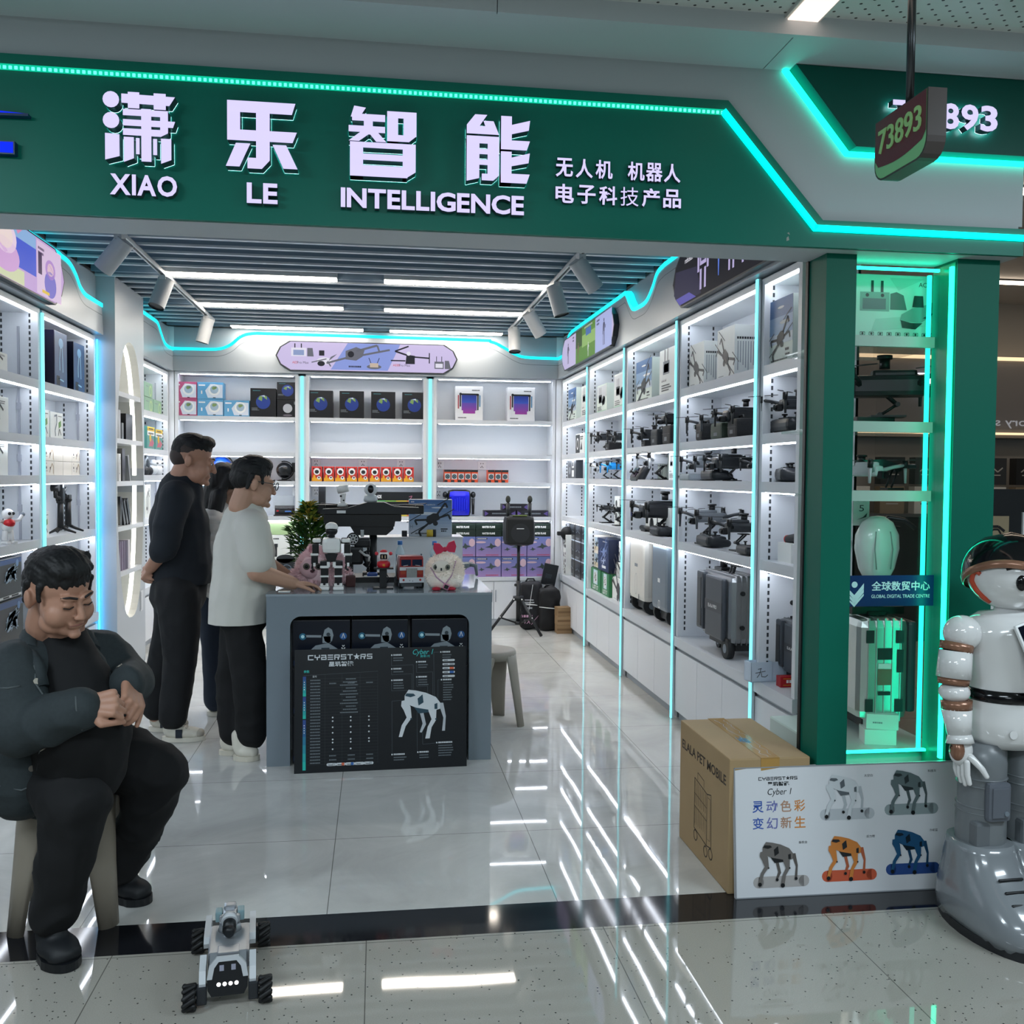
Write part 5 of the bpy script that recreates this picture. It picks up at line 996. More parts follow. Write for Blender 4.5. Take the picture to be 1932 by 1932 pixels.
def pr_jet(b, w, h, M):
    for i in range(10): f = i/9; b.m(mat('#%02x%02x%02x' % (int(150-50*f), int(125-10*f), int(175-5*f)), .4)).rect(-w*.49, w*.49, h*(.01+.098*i), h*(.01+.098*(i+1)), M)
    b.m(mat('#c7a9b5', .4)).disc(w*.36, h*.7, w*.12, up(M), ry=h*.2).disc(-w*.3, h*.72, w*.2, up(M), ry=h*.05)
    b.m(mat('#3c4a48', .4))
    for cx, cy, s in ((-w*.28, h*.36, .6), (w*.1, h*.5, 1)): k = w*.3*s; b.flat([(cx-k*.8, cy-k*.1), (cx-k*.2, cy+k*.1), (cx-k*.05, cy+k*.5), (cx+k*.2, cy+k*.2), (cx+k*.8, cy+k*.05), (cx+k*.25, cy-k*.12), (cx+k*.1, cy-k*.35), (cx-k*.1, cy-k*.15)], up(M, 2))
    b.m(INK).rect(-w*.46, -w*.05, h*.86, h*.94, up(M)).m(PAPER).scrawl(-w*.44, h*.88, w*.35, h*.04, up(M, 2), 3).m(mat('#b0485e', .4)).scrawl(-w*.1, h*.06, w*.5, h*.05, up(M, 2), 4)
for c in range(4):
    for r in range(2): bbox(.72+c*.2585, .975+c*.2585, .487 + r*.203, .2, 'plane_box', 'purple fighter plane box, %s row, %s column on the back wall counter' % (['lower', 'upper'][r], ['first', 'second', 'third', 'fourth'][c]), mat('#4a4a86', .4), pr_jet, 'purple fighter plane boxes', d=.2)
# ---- lit picture boxes on the headers
def lightbox(label, M, out, pr, depth=.05, edge='#20242a'):
    t = thing('lightbox_sign', label, 'lit sign', (0, 0, 0)); B().m(mat(edge, .4)).prism(out, depth, M).obj('frame', t); b = B(); pr(b, M @ T(0, 0, depth+.001), out); b.obj('picture', t); return t
def octa(x0, x1, z0, z1, c): return [(x0+c, z0), (x1-c, z0), (x1-c*.3, z0+c*.45), (x1, (z0+z1)/2), (x1-c*.3, z1-c*.45), (x1-c, z1), (x0+c, z1), (x0+c*.3, z1-c*.45), (x0, (z0+z1)/2), (x0+c*.3, z0+c*.45)]
def inset(P, k): cx = (min(p[0] for p in P)+max(p[0] for p in P))/2; cy = (min(p[1] for p in P)+max(p[1] for p in P))/2; return [(cx+(p[0]-cx)*(1-k*.25), cy+(p[1]-cy)*(1-k)) for p in P]
SL = lambda h: glow(h, L_SCREEN)
def p_back(b, M, out):
    b.m(SL('#cfc3ea')).flat(inset(out, .06), M); M1, M2 = up(M), up(M, 2)
    b.m(SL('#8e9fe0')).flat([(-.44, 2.50), (-.28, 2.755), (.22, 2.755), (.1, 2.50)], M1)
    g, d, w_ = SL('#6d6f7a'), SL('#2c2e36'), SL('#e4e2f2')
    b.m(w_).rect(-.81, -.67, 2.62, 2.7, M1).m(SL('#8fa0c8')).rect(-.79, -.69, 2.63, 2.68, M2).m(d).rect(-.78, -.77, 2.7, 2.74, M2).rect(-.72, -.71, 2.7, 2.74, M2).m(g).flat([(-.66, 2.62), (-.6, 2.62), (-.61, 2.7), (-.66, 2.7)], M1)
    b.m(w_).disc(-.5, 2.58, .07, M1, ry=.035).m(d).disc(-.53, 2.555, .035, M2, ry=.025).rect(-.55, -.5, 2.63, 2.68, M1).m(g).flat([(-.46, 2.58), (-.4, 2.63), (-.38, 2.65), (-.44, 2.62)], M2)
    b.m(g).flat([(-.3, 2.6), (-.2, 2.59), (-.14, 2.63), (-.12, 2.69), (-.2, 2.72), (-.3, 2.68)], M2).line([(-.24, 2.63), (-.48, 2.56)], .018, M2).line([(-.16, 2.64), (.12, 2.70)], .018, M2).line([(-.2, 2.68), (.0, 2.74)], .02, M2).line([(-.48, 2.6), (-.62, 2.565)], .01, M2).line([(-.47, 2.58), (-.44, 2.53)], .012, M2).line([(.0, 2.74), (.02, 2.68)], .016, M2).m(d).disc(-.25, 2.65, .03, up(M, 3))
    b.m(g).disc(-.03, 2.535, .07, M2, ry=.022).m(SL('#c9b8a8')).rect(-.07, .01, 2.53, 2.57, up(M, 3)).m(d).line([(-.06, 2.57), (-.08, 2.62)], .006, M2).line([(.0, 2.57), (.02, 2.62)], .006, M2)
    b.m(d).flat([(.27, 2.57), (.36, 2.57), (.36, 2.65), (.28, 2.66)], M2).line([(.3, 2.65), (.17, 2.69)], .016, M2).line([(.33, 2.64), (.5, 2.63)], .014, M2).line([(.27, 2.6), (.13, 2.6)], .012, M2).line([(.17, 2.69), (.3, 2.74)], .014, M2).line([(.5, 2.58), (.5, 2.68)], .01, M2).m(w_).disc(.3, 2.67, .02, up(M, 3))
    b.m(g).rect(.55, .64, 2.53, 2.6, M2).flat([(.65, 2.53), (.71, 2.53), (.69, 2.61), (.65, 2.61)], M2).m(w_).rect(.56, .63, 2.54, 2.58, up(M, 3)).m(d).line([(.57, 2.6), (.57, 2.65)], .006, M2).line([(.62, 2.6), (.62, 2.65)], .006, M2)
    b.m(SL('#d0574f')).text('AE5', -.80, 2.55, .022, M2, align=-1).text('AE8S', .15, 2.545, .022, M2, align=-1).m(SL('#54525e')).text('Pro Max', -.755, 2.55, .022, M2, align=-1).text('Pro Max', .208, 2.545, .022, M2, align=-1).m(d).scrawl(-.27, 2.525, .12, .016, M2, 4)
lightbox('long lit drone advert panel above the back wall shelves', F(9.40), octa(-.955, .775, 2.482, 2.765, .13), p_back, .04)
def fig(b, x, z, h, M, c, kids=False):
    b.m(c).disc(x, z+h*.92, h*.07, M, 10).rect(x-h*.1, x+h*.1, z+h*.5, z+h*.84, M).line([(x-h*.06, z+h*.5), (x-h*.1, z+h*.25), (x-h*.08, z)], h*.07, M).line([(x+h*.06, z+h*.5), (x+h*.09, z+h*.25), (x+h*.1, z)], h*.07, M).line([(x-h*.1, z+h*.8), (x-h*.2, z+h*.55), (x-h*.16, z+h*.4)], h*.05, M).line([(x+h*.1, z+h*.8), (x+h*.2, z+h*.6), (x+h*.26, z+h*.72)], h*.05, M)
def p_r1(b, M, out):
    P = inset(out, .06); b.m(SL('#c4bbe0')).flat(P, M); M1, M2 = up(M), up(M, 2)
    b.m(SL('#5d8a3c')).rect(-8.36, -7.6, 2.49, 2.77, M1).m(SL('#8fb56a')).rect(-8.1, -7.6, 2.6, 2.7, M2).m(SL('#3f5632')).rect(-8.36, -8.1, 2.62, 2.77, M2).m(SL('#4a6fae')).rect(-7.95, -7.75, 2.68, 2.74, up(M, 3)).m(SL('#aab4e4')).rect(-7.6, -7.05, 2.49, 2.77, M1)
    fig(b, -8.7, 2.53, .19, M2, SL('#4a4258')); fig(b, -8.25, 2.5, .17, up(M, 4), SL('#7a6a55')); fig(b, -7.85, 2.5, .12, up(M, 4), SL('#d8dde0')); fig(b, -7.3, 2.52, .21, M2, SL('#4a4a66')); b.m(SL('#2f2b3a')).scrawl(-7.55, 2.73, .1, .015, M2, 2, 2).scrawl(-8.5, 2.73, .08, .015, M2, 3, 2); b.m(PAPER).scrawl(-8.0, 2.745, .3, .016, up(M, 5), 6)
lightbox('lit advert panel with robots on green grass above the right wall', T(-.07, 0, 0) @ MR_, octa(-9.02, -6.98, 2.484, 2.775, .14), p_r1, .04)
def p_r2(b, M, out):
    P = inset(out, .05); b.m(SL('#14151f')).flat(P, M); M1, M2 = up(M), up(M, 2)
    x0 = min(p[0] for p in P); b.m(SL('#2b2a44')).flat([(x0+.02, 2.57), (x0+.12, 2.5), (x0+.5, 2.5), (x0+.42, 2.66), (x0+.05, 2.7)], M1).m(SL('#5a56a8')).flat([(x0+.06, 2.54), (x0+.13, 2.495), (x0+.42, 2.495), (x0+.3, 2.54)], M2)
    w_ = SL('#b7acd8'); h = .3
    for cx, s in ((-5.02, 1), (-4.6, .8), (-4.42, .8), (-4.24, .8)):
        z = 2.52 if s == 1 else 2.535; b.m(w_); b.rect(cx-.05*s, cx+.05*s, z+.13*s, z+.25*s, M2).rect(cx-.09*s, cx-.06*s, z+.1*s, z+.24*s, M2).rect(cx+.06*s, cx+.09*s, z+.1*s, z+.24*s, M2).disc(cx, z+.285*s, .03*s, M2, 10).rect(cx-.05*s, cx-.02*s, z, z+.11*s, M2).rect(cx+.02*s, cx+.05*s, z, z+.11*s, M2).m(SL('#3a3a52')).rect(cx-.03*s, cx+.03*s, z+.15*s, z+.18*s, up(M, 3))
    b.m(SL('#5f7fe0')).flat([(-4.80, 2.78), (-4.76, 2.78), (-4.775, 2.54), (-4.785, 2.54)], M2).m(SL('#e6e6f0')).text('robosen', -5.33, 2.715, .03, M2, align=-1, bold=.01)
lightbox('large dark lit advert panel with white robots above the right wall near the column', T(-.07, 0, 0) @ MR_, octa(-5.56, -3.6, 2.478, 2.80, .16), p_r2, .04)
def p_l(b, M, out):
    P = inset(out, .05); b.m(SL('#c3a5d8')).flat(P, M); M1, M2, M3, M4 = up(M), up(M, 2), up(M, 3), up(M, 4)
    b.m(SL('#8fb4e0')).rect(4.6, 5.63, 2.66, 2.79, M1).m(SL('#4a5fd0')).rect(5.3, 5.63, 2.57, 2.72, M2).m(SL('#cfd6b0')).rect(4.6, 5.45, 2.485, 2.56, M1).m(SL('#d98fb8')).flat([(5.3, 2.79), (5.45, 2.79), (5.36, 2.74)], M2)
    for cx, cz, rx, rz, c in ((5.18, 2.6, .2, .085, '#d0a6d8'), (5.18, 2.69, .16, .085, '#e8d2e6'), (5.18, 2.695, .11, .065, '#ecdccf')): b.m(SL(c)).disc(cx, cz, rx, M3, ry=rz)
    b.m(SL('#d9c2e0')).rect(5.64, 6.05, 2.49, 2.78, M2)
    for cx, cz, rx, rz, c in ((5.86, 2.57, .1, .075, '#7a74c8'), (5.86, 2.655, .085, .055, '#b58fd0'), (5.86, 2.655, .055, .036, '#ecd0cc')): b.m(SL(c)).disc(cx, cz, rx, M3, ry=rz)
    b.m(SL('#4a3a5a')).rect(5.66, 5.72, 2.6, 2.72, M3); b.scrawl(5.66, 2.735, .1, .014, M3, 2, 2); b.m(SL('#e0c04a')).rect(5.72, 5.84, 2.505, 2.522, M4)
lightbox('pink and blue lit advert panel with fluffy toys above the left wall', T(.07, 0, 0) @ ML_, octa(3.9, 6.12, 2.475, 2.80, .16), p_l, .04)
# ================================================================ SERVICE DESK AND WHAT STANDS ON IT
DZ = .887
t = thing('service_desk', 'grey service desk with a rounded open arch in its front', 'desk', (.022, 4.98, 0)); DM = mat('#76818a', .35); DT = mat('#8b959c', .1)
def arch(w, h, r, n=6): return [(w, 0), (w, h-r)] + [(w-r+r*sin(a), h-r+r*cos(a)) for a in [pi/2 - pi/2*i/n for i in range(1, n+1)]] + [(-w+r-r*sin(a), h-r+r*cos(a)) for a in [pi/2*i/n for i in range(n+1)]] + [(-w, 0)]
A = arch(.46, .772, .055); out = [(-.578, 0)] + A[::-1] + [(.578, 0), (.578, DZ-.012), (-.578, DZ-.012)]
B().m(DM).prism(out, -.04, F(0) @ T(0, 0, 0)).obj('front_frame', t)
B().m(DM).bx(-.578, -.548, .04, .90, 0, DZ-.012).bx(.548, .578, .04, .45, 0, DZ-.012).obj('side_panel', t)
B().m(mat('#d5d9dc', .4)).bx(-.548, .548, .30, .32, 0, DZ-.03).bx(-.548, .548, .04, .3, .78, .79).obj('inner_panel', t)
B().m(DT).bx(-.58, .58, -.002, .92, DZ-.012, DZ).obj('desk_top', t)
for x in (-.5, .5): B().m(BLACK).bx(x-.03, x+.03, .01, .05, -.0, .008).obj('foot', t)
def pr_tank(b, w, h, M):
    b.m(mat('#0d1422', .3)).rect(-w*.49, w*.49, h*.01, h*.99, M); M1, M2 = up(M), up(M, 2)
    b.m(mat('#16325c', .3)).flat([(-w*.48, h*.05), (-w*.1, h*.12), (-w*.05, h*.2), (-w*.48, h*.16)], M1).m(mat('#2f6f8c', .3)).disc(-w*.32, h*.66, w*.06, M1).m(mat('#bfeaf2', .3)).disc(-w*.32, h*.66, w*.03, M2)
    b.m(mat('#8d979e', .3)).line([(-w*.28, h*.67), (0, h*.66)], h*.05, M1).disc(w*.12, h*.68, w*.09, M1, 8, ry=h*.17).rect(w*.02, w*.16, h*.52, h*.66, M1).flat([(-w*.22, h*.2), (-w*.2, h*.36), (-w*.1, h*.47), (w*.12, h*.52), (w*.3, h*.38), (w*.34, h*.24), (w*.2, h*.3), (w*.02, h*.2), (-w*.1, h*.1)], M2)
    b.m(mat('#39434a', .3)).flat([(-w*.21, h*.22), (-w*.19, h*.34), (-w*.11, h*.4), (-w*.12, h*.24)], up(M, 3)).rect(w*.0, w*.14, h*.36, h*.42, up(M, 3)).disc(w*.12, h*.7, w*.035, up(M, 3), 8)
    b.m(mat('#2c5f9a', .3)).disc(w*.38, h*.66, w*.062, M1).m(PAPER).line([(w*.355, h*.62), (w*.38, h*.72), (w*.405, h*.62)], w*.012, M2).line([(w*.35, h*.42), (w*.38, h*.37), (w*.41, h*.42)], w*.018, M1).line([(w*.36, h*.47), (w*.38, h*.44), (w*.4, h*.47)], w*.014, M1).scrawl(w*.345, h*.29, w*.075, h*.025, M1, 1)
for i, (x0, x1, lab) in enumerate(((-.43, -.135, 'left'), (-.128, .165, 'middle'), (.182, .478, 'right'))):
    for r in range(3): pbox('tank_box', 'black boxed robot tank in the desk arch, %s column, %s of the stack' % (lab, ['bottom', 'middle', 'top'][r]), 'box', ((x0+x1)/2, 5.15, r*.249), 0, x1-x0, .26, .247, mat('#0b0f17', .3), pr_tank, 'boxed robot tanks inside the desk arch', bev=.004)
# black product board leaning against the desk
t = thing('product_board', 'black product poster board with a white robot dog leaning on the desk front', 'poster board', (.028, 4.86, .0)); t.rotation_euler = (-.12, 0, .035)
bw, bh = .435, .615
B().m(mat('#12161b', .35)).bx(-bw, bw, 0, .006, 0, bh).obj('board', t)
b = B(); M = F(-.0012); M1, M2, M3 = up(M), up(M, 2), up(M, 3); PW = mat('#d6dade', .4); PG = mat('#6d757b', .4); TEAL = mat('#2fb3a8', .4)
def X(p): return -bw + 2*bw*(p-75)/1790      # poster picture units
def Z(p): return bh - bh*(p-95)/1210
def star(b, x, y, r, M): b.flat([(x + (r if i % 2 == 0 else r*.42)*sin(pi*i/5), y + (r if i % 2 == 0 else r*.42)*cos(pi*i/5)) for i in range(10)], M)
def cyberstars(b, x, z, w, h, M):      # squared stencil lettering
    n = 10; cw = w/n; s = h*.2
    G = {'C': [(0, 0, 1, .2), (0, .8, 1, 1), (0, 0, .2, 1)], 'Y': [(0, .5, .2, 1), (.8, .5, 1, 1), (0, .42, 1, .6), (.4, 0, .6, .5)], 'B': [(0, 0, 1, .2), (0, .42, .9, .6), (0, .8, .9, 1), (.8, 0, 1, .5), (.75, .5, .95, 1), (0, 0, .2, .5)],
         'E': [(0, 0, 1, .2), (0, .42, 1, .6), (0, .8, 1, 1)], 'R': [(0, 0, .2, 1), (0, .8, 1, 1), (.8, .45, 1, 1), (0, .4, 1, .58), (.6, 0, .85, .42)], 'S': [(0, 0, 1, .2), (0, .42, 1, .6), (0, .8, 1, 1), (.8, 0, 1, .5), (0, .5, .2, 1)], 'T': [(0, .8, 1, 1), (.4, 0, .6, 1)]}
    for i, c in enumerate('CYBERST*RS'):
        x0 = x + i*cw
        if c == '*': star(b, x0 + cw*.43, z + h*.5, h*.68, M); continue
        for a, c0, d, e in G[c]: b.rect(x0 + a*cw*.84, x0 + d*cw*.84, z + c0*h, z + e*h, M)
b.m(PW); cyberstars(b, X(210), Z(200), X(885)-X(210), .026, M); b.text('星玑智能', X(550), Z(268), .026, M, w=X(680)-X(425), bold=.03)
b.m(TEAL).text('参数', X(197), Z(325), .014, M, bold=.02).m(mat('#3fc3c0', .4)).text('Cyber 1', X(1395), Z(185), .035, M, w=X(1500)-X(1290), bold=.0, shear=.25).text('赛博1代', X(1430), Z(200), .013, M, w=.05)
b.m(mat('#4a5157', .4)); b.line([(X(165), Z(350)), (X(935), Z(325))], .0014, M)
for i in range(29): z = 385 + i*30; b.rect(X(200), X(930), Z(z), Z(z)+.0005, M)
for x in (385, 560, 745, 930): b.rect(X(x), X(x)+.0006, Z(1230), Z(345), M)
b.m(PW).text('型号', X(280), Z(372), .01, M); b.m(PG)
for i in range(28): b.scrawl(X(235), Z(405+i*30), .05, .006, M, i)
for i in range(12): b.scrawl(X(600-(i % 3)*30), Z(400+i*30), .05+.02*(i % 3), .006, M, 40+i)
for x in (430, 620, 810):
    for z in (440, 1150, 1190): b.scrawl(X(x), Z(z), .035, .006, M, x+z)
b.m(PW)
for z, cols in ((770, 3), (805, 3), (865, 3), (920, 3), (985, 3), (1015, 3), (1080, 2)):
    for c in range(cols): b.disc(X((465, 650, 838)[c]), Z(z), .0042, M, 10)
for i, (z0, z1) in enumerate(((360, 555), (560, 775), (785, 1275))):
    for k in range(6): f = k/5; b.m(mat('#%02x%02x%02x' % (int(45-10*f), int(75+110*f), int(140+30*f)), .4)).rect(X(160), X(192), Z(z0+(z1-z0)*(k+1)/6), Z(z0+(z1-z0)*k/6), M)
    b.m(PW)
    for k in range(4): b.rect(X(170), X(180), Z(z0+60+k*24), Z(z0+50+k*24), M1)
def pill(b, x0, x1, z0, z1, c, M):
    b.m(PW).rect(X(x0), X(x1), Z(z1), Z(z0), M).disc(X(x0), Z((z0+z1)/2), (Z(z0)-Z(z1))/2, M, 12).disc(X(x1), Z((z0+z1)/2), (Z(z0)-Z(z1))/2, M, 12)
    b.m(mat(c, .4)).rect(X(x0+(x1-x0)*.6), X(x1), Z(z1), Z(z0), up(M)).m(INK).scrawl(X(x0+8), Z(z1)+.003, .02, .004, up(M, 2), 3)
for i, c in enumerate(('#c9cdd0', '#a8adb2', '#d66a4a', '#3a6ab0', '#d0d3d6')): pill(b, 1625, 1735, 222+i*40, 244+i*40, c, M1)
for i, c in enumerate(('#b9bdc0', '#d66a4a', '#3a6ab0', '#d0d3d6', '#a8adb2')): pill(b, 418+i*95, 490+i*95, 1215, 1243, c, M1)
for x, z, n, w in ((1095, 170, 3, .055), (1095, 308, 2, .05), (1095, 422, 4, .06), (1357, 244, 3, .05), (1357, 395, 4, .055), (1615, 150, 3, .05), (1620, 430, 9, .055), (1095, 1158, 3, .07), (1365, 1145, 3, .06), (1565, 1058, 6, .09)):
    b.m(PW).rect(X(x-24), X(x-10), Z(z+6), Z(z-8), M).scrawl(X(x), Z(z+6), w*.8, .008, M, x).m(PG).scrawl(X(x), Z(z+34), w, .0055, M, z, n-1, .0125)
b.m(mat('#59616a', .4))
for p in ([(1075, 185), (1075, 275), (1305, 270), (1305, 520)], [(1075, 320), (1075, 365), (1290, 360), (1290, 520)], [(1075, 435), (1075, 525), (1240, 525), (1240, 560)], [(1338, 250), (1338, 350), (1510, 348), (1510, 580)], [(1340, 405), (1340, 490), (1455, 490), (1455, 560)], [(1580, 150), (1522, 150), (1525, 600)], [(1590, 430), (1565, 430), (1563, 620)], [(1220, 622), (1078, 628), (1078, 1150)], [(1342, 720), (1342, 1140)], [(1397, 740), (1400, 1068), (1535, 1060)]): b.line([(X(a), Z(c)) for a, c in p], .0012, M)
def robot_dog(b, x, z, s, M, body, dark, foot=None, shade=None):
    """quadruped robot drawn in three quarter view; x, z = centre, s = size"""
    K = lambda P: [(x + (px-.5)*s, z + (pz-.5)*s) for px, pz in P]; L = shade or body
    b.m(L); b.flat(K([(.42, .55), (.5, .53), (.55, .3), (.46, .14), (.42, .15), (.48, .32)]), M).flat(K([(.82, .72), (.9, .72), (.95, .45), (.93, .16), (.87, .16), (.9, .42), (.84, .6), (.78, .62)]), M)
    b.m(dark).flat(K([(.3, .66), (.75, .62), (.72, .55), (.4, .52)]), up(M))
    b.m(body); b.flat(K([(.12, .88), (.2, 1), (.35, .98), (.55, .93), (.75, .84), (.84, .72), (.83, .6), (.72, .57), (.55, .6), (.35, .64), (.2, .7), (.12, .78)]), up(M, 2))
    b.flat(K([(.06, .78), (.16, .8), (.24, .66), (.26, .44), (.14, .28), (.07, .07), (.0, .07), (.06, .3), (.16, .45), (.1, .6), (.05, .68)]), up(M, 3)).flat(K([(.58, .84), (.7, .8), (.76, .6), (.75, .38), (.66, .24), (.62, .02), (.53, .02), (.58, .25), (.66, .4), (.6, .56)]), up(M, 3))
    b.m(dark).flat(K([(.13, .88), (.16, .93), (.3, .92), (.34, .88), (.24, .85)]), up(M, 4)).flat(K([(.38, .82), (.48, .9), (.5, .74), (.4, .68)]), up(M, 4)).flat(K([(.72, .7), (.78, .72), (.78, .6), (.72, .6)]), up(M, 4)).disc(x+.25*s-.5*s, z+.42*s-.5*s, .02*s, up(M, 4), 8).disc(x+.75*s-.5*s, z+.4*s-.5*s, .02*s, up(M, 4), 8)
    if foot: b.m(foot).disc(x-.46*s, z-.44*s, .045*s, up(M, 4), 10).disc(x+.08*s, z-.48*s, .05*s, up(M, 4), 10).disc(x-.05*s, z-.35*s, .035*s, up(M, 4), 10).disc(x+.4*s, z-.34*s, .035*s, up(M, 4), 10)
robot_dog(b, X(1410), Z(770), .255, M3, PW, mat('#2f4a58', .3), None, mat('#b9bec4', .4))
b.obj('printed_front', t)
# ---- things on the desk
t = thing('toy_robot', 'white and black jointed humanoid robot toy standing on the desk', 'robot toy', (-.238, 5.17, DZ)); W3 = mat('#e6e6e4', .3); K3 = mat('#101216', .35)
b = B().m(W3).box((0, 0, .235), (.10, .07, .085), bev=.025).m(K3).flat([(-.035, .192), (.035, .192), (.022, .155), (-.022, .155)], F(-.03)).box((0, 0, .17), (.045, .04, .045), bev=.006).box((0, .02, .235), (.085, .04, .075), bev=.008); b.obj('torso', t)
h = B().m(K3).cyl((0, 0, .275), (0, 0, .30), .018, n=12).ell((0, -.004, .312), (.032, .036, .026)).m(W3).ell((0, 0, .333), (.034, .036, .026)).obj('head', t)
for s in (-1, 1):
    B().m(K3).box((s*.068, 0, .26), (.035, .045, .03), bev=.006).box((s*.083, 0, .215), (.034, .04, .06), bev=.006).box((s*.088, 0, .16), (.034, .04, .05), bev=.006).m(W3).box((s*.076, -.006, .262), (.045, .045, .022), bev=.008).box((s*.088, -.004, .188), (.042, .046, .012), bev=.004).box((s*.088, -.02, .135), (.012, .02, .018)).m(K3).tube([(s*.088-.008, -.01, .135), (s*.088-.012, -.02, .115), (s*.088, -.03, .105)], .006, 6).obj('arm', t)
    B().m(K3).box((s*.034, 0, .135), (.05, .05, .04), bev=.006).box((s*.036, 0, .1), (.038, .045, .055), bev=.005).box((s*.036, 0, .045), (.036, .042, .05), bev=.005).m(W3).box((s*.036, -.004, .122), (.046, .054, .014), bev=.004).box((s*.036, -.004, .072), (.046, .052, .01), bev=.004).box((s*.036, -.004, .026), (.044, .05, .018), bev=.005).box((s*.015, -.026, .135), (.016, .006, .028), bev=.002).box((s*.038, -.012, .01), (.058, .095, .02), bev=.009).m(K3).cyl((s*.036, -.035, .033), (s*.036, -.028, .033), .007, n=10).obj('leg', t)
# fluffy toys: body with fur spikes
def fur(b, c, r, n, l, seed, skip=None, R=None):
    rnd = random.Random(seed); c = Vector(c)
    for i in range(n):
        u = rnd.uniform(-1, 1); a = rnd.uniform(0, 2*pi); q = math.sqrt(1-u*u); d = Vector((q*cos(a), q*sin(a), u)); p = Vector((d.x*r[0], d.y*r[1], d.z*r[2]))
        nn = Vector((d.x/r[0], d.y/r[1], d.z/r[2])).normalized()
        if R: p = R @ p; nn = R @ nn
        if skip and skip(p): continue
        dr = (nn + Vector((rnd.uniform(-.5, .5), rnd.uniform(-.5, .5), rnd.uniform(-.6, .2)))).normalized(); t1 = nn.orthogonal().normalized(); w = l*.16
        q0 = c + p*.96; b._f([b.v(q0 - t1*w), b.v(q0 + t1*w), b.v(q0 + dr*l*rnd.uniform(.6, 1.1))])
PINKF = mat('#ffdfe3', .9); WF = mat('#fff4e8', .9)
t = thing('plush_toy', 'fluffy pink plush toy with long ears lying behind the white robot toy', 'plush toy', (-.30, 5.36, DZ))
b = B().m(PINKF).ell((0, 0, .10), (.125, .10, .10), 20, 14); fur(b, (0, 0, .10), (.125, .10, .10), 2600, .035, 1, lambda p: p.y < -.05 and abs(p.x+.045) < .065 and abs(p.z) < .06); b.obj('body', t)
for s, e in ((-.045, (-.07, .0, .205)), (.06, (.095, .02, .19))):
    b = B().m(PINKF).cap((s, 0, .17), e, .02, .012); fur(b, ((s+e[0])/2, 0, (.17+e[2])/2), (.02, .018, .04), 500, .012, 2); b.m(mat('#b9808c', .9)).ell(((s+e[0])/2, -.032, (.17+e[2])/2+.01), (.01, .004, .025), 8, 6); b.obj('ear', t)
B().m(mat('#e3bcc4', .7)).ell((-.05, -.068, .10), (.065, .036, .055)).obj('face', t)
for x in (-.075, -.012): B().m(mat('#6f6a60', .2)).ell((x, -.107, .115), (.018, .008, .018), 12, 8).m(BLACK).ell((x, -.112, .115), (.011, .006, .011), 10, 8).obj('eye', t)
B().m(mat('#54343a', .4)).ell((-.045, -.108, .09), (.011, .008, .008), 10, 8).obj('nose', t)
for s in (-1, 1): b = B().m(PINKF).ell((s*.115, -.02, .06), (.04, .04, .035)); fur(b, (s*.115, -.02, .06), (.04, .04, .035), 500, .03, 5); b.obj('arm', t)
t = thing('plush_toy', 'fluffy white plush toy with red bow and pink bag on the desk', 'plush toy', (.365, 5.17, DZ)); RW_ = Matrix.Rotation(-.3, 3, 'Z')
b = B().m(WF).lathe([(0, .0), (.085, .012), (.1, .05), (.097, .09), (.08, .14), (.055, .175), (.02, .19), (0, .192)]); fur(b, (0, 0, .09), (.098, .098, .098), 3000, .022, 3); b.obj('body', t)
B().m(mat('#e2d8cc', .8)).ell((-.025, -.076, .125), (.05, .03, .036)).obj('face', t)
for x, y in ((-.055, -.095), (.008, -.107)): B().m(mat('#6a6a5e', .2)).ell((x, y, .125), (.013, .006, .015), 12, 8).m(BLACK).ell((x, y-.004, .125), (.007, .005, .008), 10, 8).obj('eye', t)
B().m(BLACK).ell((-.026, -.108, .118), (.004, .004, .004), 8, 6).ell((-.026, -.108, .111), (.005, .004, .005), 8, 6).obj('mouth', t)
b = B().m(mat('#c0284c', .7))
for s in (-1, 1): b.prism([(0, .0), (s*.025, .035), (s*.055, .042), (s*.062, .01), (s*.05, -.022), (s*.02, -.015)], .03, T(0, .01, .212) @ rot(pi/2) @ rot(0, 0, .12))
b.ell((0, 0, .212), (.014, .018, .014), 10, 8).obj('bow', t)
b = B().m(mat('#b98fae', .5)); b.tube([(.055, -.06, .155), (.03, -.098, .08), (-.005, -.108, .035)], .003, 5).tube([(-.005, -.108, .035), (-.05, -.09, .07), (-.08, -.055, .12)], .003, 5).obj('strap', t)
B().m(mat('#c77a9a', .4)).box((.0, -.112, .022), (.032, .012, .03), R=rot(0, .4, 0), bev=.003).m(BLACK).box((.0, -.119, .022), (.022, .002, .02), R=rot(0, .4, 0)).obj('bag', t)
for x in (-.05, .03): B().m(mat('#b8243c', .7)).ell((x, -.085, .008), (.024, .03, .01)).obj('foot', t)
